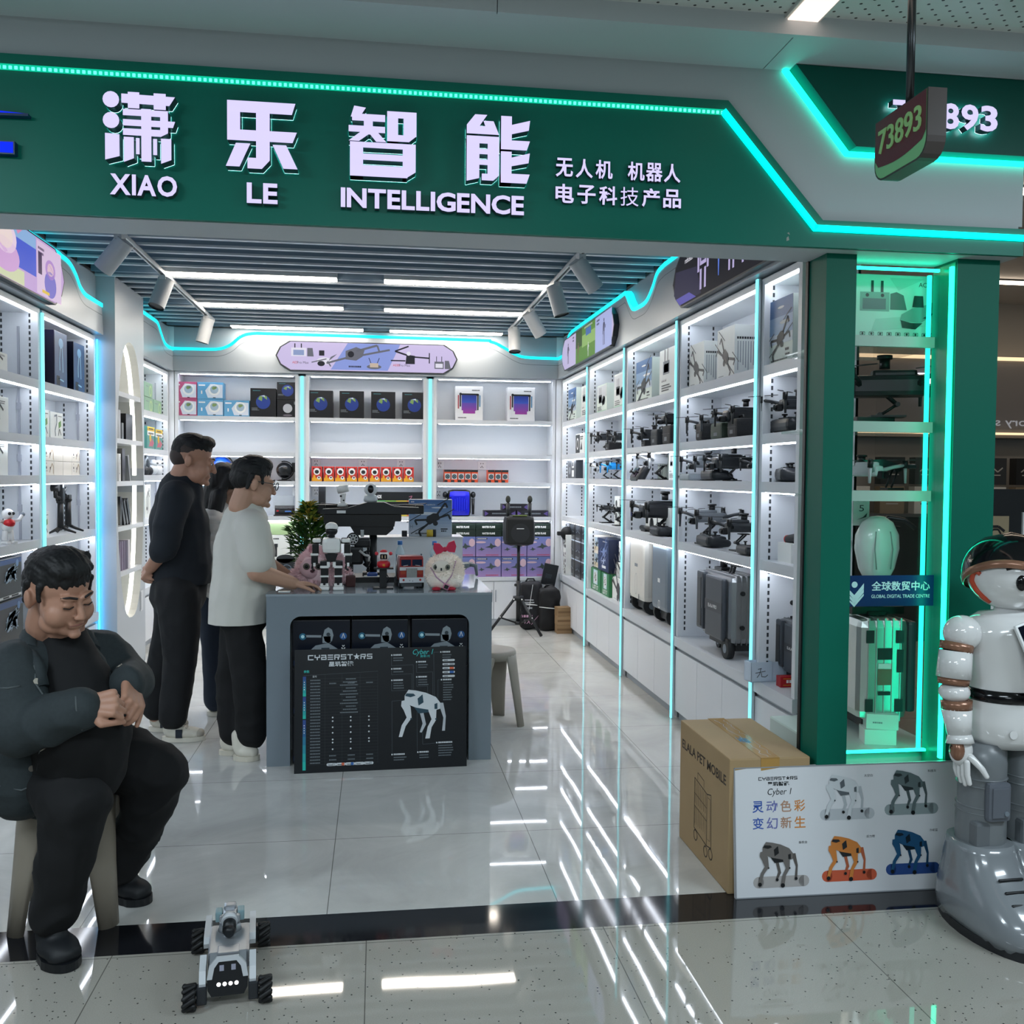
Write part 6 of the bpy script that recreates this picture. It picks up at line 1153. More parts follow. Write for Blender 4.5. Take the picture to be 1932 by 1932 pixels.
# red toy truck
t = thing('toy_truck', 'red toy semi truck with chrome grille on the desk front', 'toy truck', (.178, 5.24, DZ)); TR = mat('#8f2424', .3); t.rotation_euler = (0, 0, .1)
B().m(TR).box((0, -.03, .105), (.128, .10, .128), bev=.006).box((0, -.03, .171), (.122, .09, .008)).m(mat('#c4c7ca', .3)).bx(-.064, .064, -.0815, -.08, .112, .118).bx(-.064, -.03, -.0815, -.08, .1, .112).bx(.03, .064, -.0815, -.08, .1, .112).obj('cab', t)
B().m(mat('#14203a', .1)).bx(-.056, -.004, -.0815, -.079, .125, .158).bx(.004, .056, -.0815, -.079, .125, .158).m(mat('#d5d5d5', .3)).tube([(-.045, -.083, .125), (-.02, -.084, .128)], .0015, 5).tube([(.02, -.083, .128), (.045, -.084, .125)], .0015, 5).obj('windscreen', t)
b = B().m(CHROME).bx(-.028, .028, -.088, -.08, .045, .112)
for i in range(7): b.bx(-.025+i*.0075, -.021+i*.0075, -.091, -.088, .047, .11)
b.obj('grille', t)
B().m(mat('#9c3a22', .4)).bx(-.058, -.032, -.083, -.08, .08, .097).bx(.032, .058, -.083, -.08, .08, .097).obj('lamp', t)
B().m(mat('#c9ccd2', .3)).bx(-.066, .066, -.095, -.075, .035, .062).m(mat('#a03434', .3)).disc(-.045, .05, .006, F(-.0956)).disc(.045, .05, .006, F(-.0956)).m(INK).rect(-.014, -.01, .045, .049, F(-.0956)).rect(.002, .006, .042, .046, F(-.0956)).obj('bumper', t)
B().m(mat('#45484d', .4)).bx(-.055, .055, -.08, .02, .012, .036).m(TR).bx(-.058, .058, .03, .15, .045, .165).obj('trailer', t)
for x in (-.055, .055):
    for y in (-.055, .06, .12): B().m(BLACK).cyl((x-.012, y, .024), (x+.012, y, .024), .024, n=18).m(GREY).cyl((x-.0125, y, .024), (x+.0125, y, .024), .011, n=10).obj('wheel', t)
for x in (-.068, .068): B().m(CHROME).cyl((x, .025, .04), (x, .025, .18), .005, n=8).obj('exhaust_pipe', t)
# little red mascot on a stand
t = thing('folding_stand', 'small black stand carrying the red gift figurine on the desk', 'stand', (.035, 5.2, DZ)); B().m(BLACK).bx(-.055, .055, -.04, .04, 0, .006).obj('base', t); B().m(BLACK).bx(-.02, .02, -.006, .006, .006, .105).tube([(.02, -.005, .03), (.032, -.01, .05), (.02, -.008, .075)], .003, 5).obj('post', t); B().m(BLACK).bx(-.05, .055, -.03, .03, .105, .113).obj('platform', t)
t = thing('figurine', 'small red and white astronaut figurine on the little black stand', 'figurine', (.037, 5.2, DZ+.113)); B().m(mat('#c01f2e', .3)).lathe([(0, 0), (.03, 0), (.036, .012), (.034, .03), (.018, .036), (0, .037)]).m(YEL).text('福', 0, .009, .014, F(-.0365)).obj('body', t)
B().m(mat('#e5e1de', .3)).ell((0, 0, .06), (.033, .03, .028)).m(mat('#c01f2e', .3)).ell((0, 0, .085), (.02, .018, .012)).obj('head', t); B().m(GLOSSBLK).box((0, -.026, .06), (.038, .012, .028), bev=.005).m(mat('#c9a888', .4)).box((-.008, -.033, .06), (.005, .002, .016)).box((.008, -.033, .06), (.005, .002, .016)).obj('visor', t)
for s in (-1, 1): B().m(mat('#c8303c', .4)).ell((s*.038, 0, .075), .01, 10, 8).obj('pompom', t)
# black transforming car robot
t = thing('toy_robot', 'black transforming car robot toy with white rims behind the jointed robot', 'robot toy', (-.125, 5.42, DZ)); B().m(K3).box((0, 0, .16), (.1, .07, .1), bev=.015).box((.045, 0, .23), (.09, .06, .05), bev=.012).box((-.02, 0, .24), (.07, .05, .03), R=rot(0, -.3, 0), bev=.008).obj('torso', t)
def rim(x, z, r, t):
    b = B().m(mat('#111316', .6)).cyl((x, -.05, z), (x, -.025, z), r, n=20).m(mat('#cfd2d4', .3))
    for k in range(8): a = k*pi/4; b.line([(x + r*.15*cos(a), z + r*.15*sin(a)), (x + r*.72*cos(a), z + r*.72*sin(a))], r*.17, F(-.0506))
    n = 20; b.line([(x + r*.75*cos(2*pi*i/n), z + r*.75*sin(2*pi*i/n)) for i in range(n+1)], r*.09, F(-.0506)); b.obj('wheel', t)
rim(-.005, .255, .035, t); rim(-.055, .045, .037, t)
B().m(K3).box((-.03, 0, .075), (.05, .06, .12), bev=.01).box((-.05, -.01, .02), (.07, .09, .04), bev=.012).obj('leg', t); B().m(K3).tube([(.05, 0, .18), (.075, 0, .12), (.06, 0, .1)], .018).m(mat('#c9c9c6', .3)).tube([(.03, -.04, .19), (.06, -.045, .165), (.085, -.045, .16)], .007, 6).tube([(.085, -.045, .16), (.08, -.045, .13)], .006, 6).obj('arm', t); B().m(CHROME).box((.045, -.02, .285), (.02, .015, .04), bev=.004).obj('exhaust', t)
t = thing('toy_car', 'small white and blue toy car lying by the black robot toy', 'toy car', (-.02, 5.52, DZ)); B().m(W3).box((0, 0, .022), (.11, .06, .028), bev=.01).m(mat('#2c56a8', .3)).box((-.005, 0, .043), (.06, .05, .022), bev=.009).obj('body', t); B().m(BLACK).cyl((-.035, -.032, .012), (-.035, .032, .012), .012).cyl((.035, -.032, .012), (.035, .032, .012), .012).obj('wheel', t)
# large folded drone on its post
t = thing('large_drone', 'large black folded drone mounted on a post above the desk', 'drone', (-.02, 5.60, DZ)); DK = mat('#0e1013', .4)
B().m(DK).bx(-.14, .13, -.12, .12, 0, .03).bx(-.06, .06, -.05, .05, .03, .05).obj('base', t); b = B().m(DK).cyl((0, 0, .03), (0, 0, .27), .022); b.cyl((-.03, 0, .05), (-.03, 0, .2), .007, n=8); [b.box((-.03, 0, .06+i*.022), (.022, .022, .008)) for i in range(6)]; b.obj('post', t)
B().m(DK).prism([(-.27, .315), (.12, .315), (.125, .345), (.16, .345), (.16, .385), (-.28, .385), (-.28, .345)], .12, F(.06)).prism([(-.13, .315), (-.1, .265), (.075, .265), (.115, .30), (.115, .315)], .1, F(.05)).obj('lower_case', t)
B().m(mat('#16191d', .35)).prism([(-.30, .388), (-.285, .415), (-.15, .42), (-.03, .455), (.06, .455), (.12, .43), (.26, .425), (.265, .388)], .16, F(.08)).m(PAPER).rect(-.205, -.155, .392, .408, F(-.0806)).obj('fuselage', t)
for s, (x0, x1) in ((-1, (-.3, -.05)), (1, (.05, .27))): B().m(DK).box(((x0+x1)/2, .1, .425), (x1-x0, .03, .022), bev=.006).box((x1 if s > 0 else x0, .08, .41), (.05, .06, .055), bev=.008).obj('folded_arm', t)
for x, ln, an in ((-.16, .14, .06), (.14, .17, -.05), (.0, .15, .02)): B().m(mat('#1d2126', .3)).box((x, -.03 + abs(x)*.4, .437), (ln*2, .03, .004), R=rot(0, an, .1)).obj('folded_propeller', t)
t = thing('handheld_gimbal', 'white handheld stabiliser standing on the large black drone', 'gimbal', (-.195, 5.60, DZ+.428)); B().m(W3).cyl((0, 0, 0), (0, 0, .02), .032, .026).cyl((0, 0, .02), (.004, 0, .075), .014, .016).obj('grip', t); B().m(W3).cyl((-.028, -.01, .095), (.034, -.02, .108), .023, .021).obj('head', t); B().m(BLACK).ell((-.01, -.016, .06), .006, 8, 6).ell((.006, -.017, .035), .005, 8, 6).obj('button', t)
t = thing('security_camera', 'white round pan tilt camera on top of the large black drone', 'camera', (-.035, 5.58, DZ+.455)); B().m(mat('#c9cdd0', .3)).lathe([(0, 0), (.034, 0), (.04, .012), (.036, .035), (.026, .042), (0, .042)]).obj('base', t); B().m(mat('#d3d7da', .3)).ell((0, 0, .072), (.038, .034, .036), 20, 14).obj('head', t); B().m(GLOSSBLK).ell((0, -.024, .074), (.019, .014, .024), 14, 10).m(mat('#2c3036', .1)).ell((0, -.036, .076), (.009, .004, .009), 10, 8).obj('lens', t)
# plant
t = thing('potted_plant', 'bushy green plant with yellow tips in a dark red pot', 'plant', (-.395, 5.68, DZ)); B().m(mat('#7a2530', .3)).lathe([(0, 0), (.045, 0), (.058, .05), (.066, .09), (.06, .09), (.055, .08), (0, .08)]).obj('pot', t)
rnd = random.Random(11); b = B(); gs = [mat(c, .45) for c in ('#2f5a26', '#3c6b2c', '#24481f', '#527a2e')]; ys = [mat('#b8a13a', .45), mat('#8f9a3a', .45)]
for i in range(950):
    z = .09 + .34*(rnd.random()**.8); f = (z-.09)/.34; rad = (.05 + .055*sin(pi*min(1, f*1.15)))*(1 if f < .75 else (1-f)*3.4+.15); a = rnd.uniform(0, 2*pi); r0 = rad*rnd.uniform(.15, 1)
    p = Vector((r0*cos(a), r0*sin(a), z)); d = Vector((cos(a)*.8, sin(a)*.8, rnd.uniform(.15, 1.2))).normalized(); l = rnd.uniform(.045, .085); s = d.cross(Vector((0, 0, 1))).normalized()*.0095; m_ = p + d*l*.5; e = p + d*l + Vector((0, 0, -.02*l/.08))
    b.m(rnd.choice(ys if f > .72 and rnd.random() < .6 else gs)); b._f([b.v(p), b.v(m_ - s), b.v(e), b.v(m_ + s)])
b.obj('foliage', t); b = B().m(mat('#5a5a36', .6)); [b.cyl((.02*cos(k*2), .02*sin(k*2), .07), (.03*cos(k*2), .03*sin(k*2), .32), .004, n=6) for k in range(4)]; b.obj('stem', t)
def bottle(loc, lab):
    t = thing('water_bottle', lab, 'bottle', loc, 0, 'water bottles on the desk'); B().m(mat('#c3dbe4', .05, alpha=.45, spec=.6)).lathe([(0, 0), (.026, 0), (.028, .01), (.028, .06), (.025, .075), (.028, .09), (.028, .16), (.013, .19), (.012, .2), (0, .2)]).obj('bottle_body', t)
    B().m(mat('#3f7fc8', .4)).cyl((0, 0, .198), (0, 0, .222), .0145).obj('cap', t); B().m(mat('#9fc3d6', .3)).cyl((0, 0, .085), (0, 0, .14), .0284, cap=False).m(INK).scrawl(-.018, .11, .034, .012, F(-.0292), 3).obj('label', t)
bottle((.137, 5.72, DZ), 'water bottle with blue cap left of the drone box'); bottle((.34, 5.68, DZ), 'water bottle with blue cap between the truck and the bow'); bottle((-.355, 5.80, DZ), 'water bottle with blue cap beside the red plant pot')
# white plinth behind the desk and what stands on it
t = thing('display_plinth', 'white low cabinet standing behind the service desk', 'cabinet', (.2, 6.42, 0)); B().m(WHITE).bx(-.36, .36, -.14, .14, .05, 1.088).m(GREY).bx(-.35, .35, -.12, .12, 0, .05).obj('body', t); B().m(WHITE2).bx(-.365, .365, -.15, .15, 1.088, 1.094).obj('top', t)
def pr_big(b, w, h, M):
    for i in range(12): f = i/11; b.m(mat('#%02x%02x%02x' % (int(196-130*f), int(204-100*f), int(212-56*f)), .4)).rect(-w*.49, w*.49, h*(.01+.0817*i), h*(.01+.0817*(i+1)), M)
    b.m(mat('#c5ced6', .4)).disc(-w*.1, h*.62, w*.3, up(M), ry=h*.04).disc(w*.2, h*.78, w*.18, up(M), ry=h*.02); drone_print(b, w*.06, h*.48, w*.85, up(M, 3), tilt=.5); b.m(PAPER).text('AERO', 0, h*.84, h*.035, up(M, 3), w=w*.22).scrawl(-w*.45, h*.92, w*.08, h*.03, up(M, 3)).m(INK).rect(w*.24, w*.4, h*.19, h*.22, up(M, 3)).scrawl(w*.25, h*.13, w*.12, h*.04, up(M, 3), 2).scrawl(-w*.35, h*.07, w*.3, h*.03, up(M, 3), 3).line([(-w*.46, h*.22), (-w*.46, h*.32)], w*.005, up(M, 3)).line([(-w*.46, h*.27), (-w*.41, h*.27)], w*.005, up(M, 3)).line([(-w*.41, h*.22), (-w*.41, h*.32)], w*.005, up(M, 3))
pbox('drone_box', 'large drone carton with a sky picture standing behind the desk', 'box', (.352, 6.37, 1.094), -.05, .285, .08, .245, mat('#c5ccd2', .4), pr_big)
t = thing('tin', 'yellow tin lying on the white cabinet in front of the drone carton', 'tin', (.345, 6.295, 1.094)); B().m(mat('#d0b23a', .35)).cyl((-.02, 0, .024), (.02, 0, .024), .024).obj('body', t); B().m(INK).cyl((.02, 0, .024), (.04, 0, .024), .025).obj('lid', t)
B().m(DARK).box((0, 0, .02), (.035, .035, .04), bev=.004).obj('black_jar'); o = bpy.data.objects['black_jar']; place(o, (.18, 6.33, 1.094)); tag(o, 'small black jar left of the large drone carton', 'jar')
t = thing('folded_drone', 'grey folded drone lying at the right end of the desk', 'drone', (.50, 5.72, DZ)); gm = mat('#6c767c', .35); B().m(gm).box((-.03, 0, .075), (.16, .09, .03), bev=.012).obj('body', t); B().m(gm).tube([(.04, 0, .08), (.09, 0, .07), (.098, 0, .01)], [.012, .014, .008]).obj('leg', t); B().m(mat('#8d969b', .3)).box((-.02, .0, .093), (.19, .012, .004), R=rot(0, .05, .2)).obj('propeller', t); B().m(gm).box((-.07, 0, .03), (.03, .05, .06), bev=.008).obj('landing_gear', t)
B().m(PAPER).box((0, 0, .002), (.06, .035, .003), bev=.0005).obj('paper_slip'); o = bpy.data.objects['paper_slip']; place(o, (-.475, 5.08, DZ)); tag(o, 'small white paper slip at the left end of the desk top', 'paper')
B().m(mat('#4a2020', .4)).box((0, 0, .03), (.05, .05, .06), bev=.004).obj('small_dark_box'); o = bpy.data.objects['small_dark_box']; place(o, (-.14, 5.30, DZ)); tag(o, 'small dark red box between the pink plush toy and the stand', 'box')
# ================================================================ REST OF THE SHOP FLOOR
def stool(loc, rz, lab, col='#8f8a80'):
    t = thing('plastic_stool', lab, 'stool', loc, rz, 'beige plastic stools'); m = mat(col, .45)
    B().m(m).lathe([(0, .452), (.13, .455), (.158, .45), (.163, .43), (.155, .40), (.15, .40), (.15, .43), (0, .435)], n=28).obj('seat', t)
    for k in range(4):
        a = pi/4 + k*pi/2; c, s = cos(a), sin(a); P = []
        for z, r, w, th in ((.43, .148, .075, .02), (.3, .165, .058, .022), (.15, .185, .047, .022), (0, .205, .038, .02)):
            P.append([(c*(r+th/2) - s*w*q*1.0 if abs(q) == 1 else 0, s*(r+th/2) + c*w*q if abs(q) == 1 else 0, z) for q in ()])
        b = B().m(m); rings = []
        for z, r, w, th in ((.43, .148, .085, .014), (.36, .156, .07, .016), (.2, .178, .052, .018), (0, .205, .038, .018)):
            ring = []
            for i in range(12):
                u = 2*pi*i/12; lx, ly = w*cos(u), th*sin(u) - .35*w*(cos(u)**2)*.5
                ring.append(b.v((c*(r+ly) - s*lx, s*(r+ly) + c*lx, z)))
            rings.append(ring)
        b.skin(rings).obj('leg', t)
    return t
stool((.675, 5.72, 0), .35, 'beige plastic stool standing right of the grey service desk')
t = thing('tripod_speaker_stand', 'black tripod stand holding a loudspeaker in the back right of the shop', 'speaker stand', (1.34, 9.02, 0)); SK = mat('#14171b', .45)
B().m(SK).cyl((0, 0, .09), (0, 0, .50), .02).cyl((0, 0, .50), (0, 0, .85), .015).obj('pole', t); B().m(SK).cyl((0, 0, .31), (0, 0, .35), .05).cyl((0, 0, .08), (0, 0, .11), .03).ell((-.03, -.02, .46), .014, 8, 6).obj('collar', t)
for a in (-1.0, -2.75, 1.2): c, s = cos(a), sin(a); B().m(SK).tube([(c*.04, s*.04, .33), (c*.33, s*.33, .012)], .014).tube([(c*.02, s*.02, .095), (c*.2, s*.2, .16)], .008).m(PAPER).ell((c*.05, s*.05-.016, .325), .007, 8, 6).ell((c*.2, s*.2-.012, .165), .006, 8, 6).obj('leg', t)
t = thing('tripod_loudspeaker', 'black rounded loudspeaker with two microphones on the tripod stand', 'loudspeaker', (1.34, 9.02, .83)); SP = mat('#0d1013', .5)
B().m(SP).box((0, 0, .15), (.30, .2, .29), bev=.07).obj('cabinet', t); B().m(mat('#0a0c0f', .7)).box((0, -.09, .145), (.255, .03, .24), bev=.014).m(mat('#15181c', .6)).disc(0, .13, .09, F(-.1062), 24).obj('grille', t); B().m(PAPER).rect(-.035, .035, .168, .174, F(-.1072)).obj('badge', t); B().m(mat('#5a6a2a', .4)).box((0, -.06, .293), (.14, .02, .012), bev=.004).obj('handle', t)
for s in (-1, 1): B().m(mat('#17191d', .4)).cyl((s*.105, 0, .27), (s*.105, 0, .41), .014, .019).m(mat('#23261f', .5)).ell((s*.105, 0, .445), (.024, .024, .036)).obj('microphone', t)
def bag(loc, rz, w, d, h, lab, col='#101116', pr=None, strap=True, seed=0):
    t = thing('carry_bag', lab, 'bag', loc, rz, 'black bags leaning in the back right corner'); b = B().m(mat(col, .7)).box((0, 0, h*.5), (w, d, h), bev=min(w, d)*.35).ell((0, 0, h*.25), (w*.52, d*.56, h*.25)).cap((0, 0, h*.6), (w*.02, 0, h*.9), w*.42, w*.3, ky=d/w)
    o = remesh(b, 'shell', .016, t, 3, lambda p: .012*noise.noise(p*14+Vector((seed, 0, 0))))
    if pr: q = B(); pr(q, w, h, F(-d*.56)); q.obj('printed_front', t)
    if strap: B().m(PAPER).tube([(-w*.5, -d*.3, h*.56), (-w*.2, -d*.58, h*.55), (w*.2, -d*.58, h*.53), (w*.5, -d*.3, h*.5)], .004, 6).obj('string', t)
    B().m(BLACK).tube([(-.05, 0, h*.97), (-.03, 0, h*1.05), (.03, 0, h*1.05), (.05, 0, h*.97)], .009, 6).obj('handle', t)
    return t
def pr_bag(b, w, h, M): b.m(mat('#c9cdd2', .5)).scrawl(-w*.25, h*.62, w*.5, h*.02, M, 3, 3, h*.05).scrawl(-w*.12, h*.45, w*.2, h*.03, M, 3).m(mat('#c59ab5', .5)).scrawl(-w*.4, h*.27, w*.5, h*.05, M, 5).text('TX', -w*.15, h*.14, h*.08, M, bold=.02, shear=.2).line([(w*.05, h*.12), (w*.2, h*.22), (w*.38, h*.32)], w*.02, M).m(PAPER).line([(w*.1, h*.95), (-w*.1, h*.3)], w*.02, up(M))
bag((1.49, 9.22, 0), -.15, .22, .15, .47, 'black carry bag with pink print and white string beside the tripod', '#17171c', pr_bag, seed=1); bag((1.66, 9.14, 0), .1, .22, .17, .42, 'plain black carry bag tied with white string next to the cartons', '#0c0d11', None, seed=4)
o = pbox('drone_box', 'slim black box propped up on the black bags', 'box', (1.68, 9.34, .418), -.1, .14, .05, .21, mat('#14171d', .35), lambda b, w, h, M: b.m(mat('#38404a', .4)).scrawl(-w*.3, h*.5, w*.6, h*.03, M, 8, 4)); o.rotation_euler = (0, .2, -.1)
for i, c in enumerate(('#8d7354', '#967b5b', '#8a7050')):
    b = B().m(mat(c, .7)).box((0, 0, .042), (.145, .12, .083), bev=.002).m(mat('#73593c', .6)).bx(-.0726, .0726, -.0606, -.06, .03, .05); o = b.obj('small_carton'); place(o, (1.772, 8.97, i*.0835), .05*i); tag(o, 'small brown carton at the foot of the right wall, %s of three' % ['bottom', 'middle', 'top'][i], 'carton', 'small brown cartons stacked by the right wall')
# ================================================================ CORNER GLASS CASE
t = thing('glass_display_case', 'green lit glass display case between the two green columns', 'display case', (1.9, 3.4, 0)); TINT = mat('#2fd8ae', .3)
B().m(mat('#b9c9c4', .4)).bx(-.2, .26, .02, .54, .02, .455).obj('base_cabinet', t); B().m(mat('#cfe3dc', .3)).bx(-.2, .262, -.01, .54, .455, .463).obj('floor_panel', t)
for z in (2.035, 1.715, 1.455):
    so = B().m(mat('#b4ccc3', .35)).bx(-.2, .262, -.02, .0, z-.04, z).obj('shelf', t); B().m(mat('#9fc6b8', .05, alpha=.25)).bx(-.2, .262, .0, .48, z-.03, z-.018).obj('glass_plate', so)
B().m(mat('#20302b', .01, alpha=.05, spec=.5)).bx(-.2, .18, -.05, -.045, .463, 2.29).obj('front_pane', t)
B().m(mat('#22332e', .02, alpha=.05, spec=.5)).bx(.258, .263, -.0, .54, .463, 2.29).obj('side_pane', t)
GL = glow('#17f0b8', 7.0)
B().m(GL).bx(.172, .183, -.135, -.12, .463, 2.275).obj('led_strip', t); B().m(GL).bx(-.2, .172, -.06, -.05, 2.27, 2.28).obj('led_strip', t); B().m(GL).bx(-.2, .172, -.045, -.03, .465, .473).obj('led_strip', t)
B().m(mat('#0a8f73', .3)).bx(.183, .188, -.14, .0, .0, 2.29).obj('edge_trim', t); B().m(glow('#25e8bf', 2.0)).bx(.165, .178, -.0, .012, .463, 2.27).obj('led_strip', t)  # last strip: the LED's inner reflection, built as a glowing bar
# things inside
def pr_case_top(b, w, h, M):
    b.m(mat('#bfe5d8', .4)).rect(-w*.49, w*.49, h*.01, h*.99, M); M1, M2, M3 = up(M), up(M, 2), up(M, 3); g, d = mat('#7fa79c', .4), mat('#26332f', .4)  # green tint from the case LEDs is put into these print colours
    b.m(mat('#a9d4c6', .4)).flat([(0, h*.75), (w*.3, h*.95), (-w*.1, h*.95)], M1).flat([(-w*.3, h*.1), (w*.3, h*.2), (w*.1, h*.35), (-w*.25, h*.3)], M1)
    b.m(g).rect(-w*.43, -w*.1, h*.42, h*.72, M1).m(mat('#3f6a66', .3)).rect(-w*.4, -w*.14, h*.45, h*.62, M2).m(d).rect(-w*.31, -w*.28, h*.72, h*.9, M2).rect(-w*.2, -w*.17, h*.72, h*.9, M2).disc(-w*.35, h*.67, w*.02, M2, 8).disc(-w*.18, h*.67, w*.02, M2, 8).m(mat('#4f6f68', .4)).flat([(-w*.09, h*.45), (w*.1, h*.45), (w*.06, h*.68), (-w*.02, h*.73), (-w*.09, h*.7)], M1)
    b.m(g).flat([(w*.02, h*.28), (w*.04, h*.38), (w*.16, h*.48), (w*.34, h*.55), (w*.44, h*.62), (w*.4, h*.4), (w*.26, h*.25)], M2).m(d).flat([(w*.03, h*.29), (w*.05, h*.17), (w*.2, h*.15), (w*.28, h*.25), (w*.15, h*.25)], M3).flat([(w*.16, h*.5), (w*.18, h*.68), (w*.28, h*.68), (w*.29, h*.5)], M3).flat([(w*.28, h*.33), (w*.4, h*.42), (w*.36, h*.32)], M3).text('ACD', w*.3, h*.82, h*.07, M1)
    for i in range(9): x = -w*.42+i*w*.1; b.line([(x, h*.04), (x+w*.05, h*.04), (x+w*.05, h*.09), (x, h*.09), (x, h*.04)], w*.005, M1).disc(x+w*.025, h*.065, w*.013, M1, 8)
pbox('drone_carton', 'large drone carton lit green at the top of the glass case', 'box', (1.965, 3.50, 2.035), 0, .36, .12, .24, mat('#c9ddd4', .45), pr_case_top)
t = put(D_BULK, (2.03, 3.62, 1.87), 1.2, 'large black drone on a stand inside the glass case', None, 1.15); o = put(ST, (2.03, 3.62, 1.715+.03), 1.2, 'black folding stand under the large drone in the glass case', GS, .95)
B().m(BLACK).box((0, 0, .015), (.16, .12, .03), bev=.004).obj('flat_box'); o = bpy.data.objects['flat_box']; place(o, (1.965, 3.64, 1.715)); tag(o, 'flat black box under the drone stand in the glass case', 'box')
put(D_WHITE, (1.925, 3.60, 1.53), .5, 'white folded drone on the third shelf of the glass case', None, .8)
t = thing('tablet_stand', 'black folding stand with a tilted plate in the glass case', 'stand', (2.06, 3.62, 1.455)); B().m(BLACK).bx(-.035, .035, -.03, .03, 0, .008).obj('base', t); b = B().m(BLACK); [b.cyl((-.02+s, -.01, .01), (.02+s, .01, .085), .004, n=8) for s in (-.012, .012)]; b.cyl((.02, -.02, .085), (.02, .02, .085), .012).obj('arm', t); B().m(mat('#2b3336', .2)).prism([(-.15, .118), (-.06, .122), (.035, .095), (.03, .088), (-.06, .088)], .08, F(.04)).box((.06, 0, .095), (.05, .07, .02), bev=.005).obj('plate', t)
def pr_fly(b, w, h, M): b.m(INK).text('GT-FLY', 0, h*.85, h*.05, M, w=w*.6).text('5', 0, h*.5, h*.22, M, w=w*.3).flat([(-w*.3, h*.2), (w*.1, h*.3), (w*.35, h*.45), (w*.3, h*.3)], M)
pbox('sign_card', 'small white card with a number five in the glass case', 'card', (1.935, 3.63, 1.32), 0, .07, .006, .115, mat('#a9b5b0', .5), pr_fly); o = bpy.data.objects['sign_card']; o.location.z = 1.31
t = elala((1.985, 3.74, .463), 1.50, 'aluminium ride-on suitcase with fat tyres in the glass case', 1.0, alu='#c9d4d0', seat=False)
b = B().m(INK); Ms = Matrix(((0, 0, -1, -.2635), (-1, 0, 0, 0), (0, 1, 0, .09), (0, 0, 0, 1)))
for u in (-.06, .06):
    for v in (.06, .33): b.rect(u-.016, u+.016, v-.025, v+.025, Ms)
b.rect(-.03, .03, .24, .285, Ms).rect(-.025, .025, .10, .115, Ms).rect(.05, .075, .19, .28, Ms).m(PAPER).rect(-.026, .026, .205, .225, Ms).m(mat('#7a6a58', .5)).rect(-.028, .028, .14, .203, Ms); b.obj('data_plate', t)
for s in (-.13, .13): B().m(mat('#111315', .6)).cyl((.18, s-.025, .065), (.18, s+.025, .065), .075, n=24).m(GREY).cyl((.18, s-.027, .065), (.18, s+.027, .065), .03).obj('wheel', t)
t = thing('seat_shell', 'white oval helmet shaped shell above the blue sticker in the glass case', 'shell', (1.99, 3.60, 1.09)); B().m(mat('#dfeae6', .15)).lathe([(0, 0), (.05, .004), (.075, .05), (.093, .13), (.09, .185), (.065, .235), (.03, .258), (0, .262)], n=28, ky=.6).obj('shell', t); b = B().m(mat('#9fb5ad', .3)); b.tube([(-.03, -.056, .05), (-.038, -.057, .13), (-.03, -.048, .2)], .0025, 5).tube([(.03, -.056, .05), (.038, -.057, .13), (.03, -.048, .2)], .0025, 5).obj('seam', t); B().m(BLACK).cyl((0, 0, -.11), (0, 0, .01), .03).bx(-.12, .1, -.04, .04, -.13, -.10).obj('seat_post', t)
t = thing('ring_handle', 'black curved handle ring right of the white oval shell in the case', 'handle', (2.12, 3.78, 1.27)); B().m(BLACK).tube([(-.07, 0, .0), (-.04, 0, .045), (.02, 0, .065), (.09, 0, .055), (.14, 0, .02)], .011).tube([(-.06, .05, .0), (.0, .05, .03), (.1, .05, .02)], .007).obj('ring', t); B().m(BLACK).tube([(-.07, 0, 0), (-.06, .05, 0), (-.05, .06, -.2)], .009).obj('post', t)
for i, (x, z, rz, lab) in enumerate(((1.955, .463, -.25, 'lower small white box at the foot of the glass case'), (1.965, .523, -.32, 'upper small white box at the foot of the glass case'))): pbox('small_white_box', lab, 'box', (x, 3.50, z), rz, .12, .09, .06, mat('#d5e3de', .4), (lambda b, w, h, M: b.m(INKG).scrawl(-w*.3, h*.4, w*.3, h*.1, M, 2)) if i else None)
t = thing('glass_sticker', 'blue sticker with white lettering on the pane of the glass case', 'sticker', (1.93, 3.3485, 1.022)); b = B().m(mat('#0d2f5e', .3)).bx(-.195, .155, -.001, 0, 0, .116); b.obj('film', t)
b = B().m(mat('#b9dfe0', .4)); M = F(-.0016); b.text('全球数贸中心', .02, .058, .036, M, w=.235, bold=.02).text('GLOBAL DIGITAL TRADE CENTRE', .02, .031, .013, M, w=.235, bold=.01)
b.disc(-.165, .082, .012, M, 12)
for k, z in enumerate((.055, .04, .028)): b.flat([(-.165, z-.03), (-.128, z+.012), (-.128, z+.032-.006*k), (-.165, z-.012-.002*k)], M).flat([(-.165, z-.03), (-.19, z-.004), (-.19, z+.012-.006*k), (-.165, z-.012-.002*k)], M)
b.obj('lettering', t)
# ================================================================ CARTON AND WHITE POSTER BOARD
CB = mat('#a08763', .75, noise_amt=.08, noise_scale=6)
t = thing('cardboard_box', 'large brown taped carton reading ELALA PET MOBILE by the column', 'carton', (1.405, 3.53, 0)); b = B().m(CB).box((0, 0, .246), (.305, .56, .492), bev=.006); b.obj('carton', t)
B().m(mat('#b58d4e', .15, alpha=.85)).bx(-.035, .035, -.283, .283, .4925, .4932).bx(-.035, .035, -.2815, -.2807, .42, .493).obj('tape', t); b = B().m(mat('#d9dde0', .2)); rnd = random.Random(2)
P = [(-.01+rnd.uniform(-.008, .008), -.27+.018*i) for i in range(30)]; b.line(P, .002, T(0, 0, .4938)); P = [(.02+rnd.uniform(-.01, .006), -.25+.02*i) for i in range(26)]; b.line(P, .0015, T(0, 0, .4938)); b.m(mat('#6fb0d8', .15))
for i in range(16): b.line([(rnd.uniform(-.03, .01), -.05+rnd.uniform(-.05, .05)) for _ in range(3)], .0018, T(0, 0, .494))
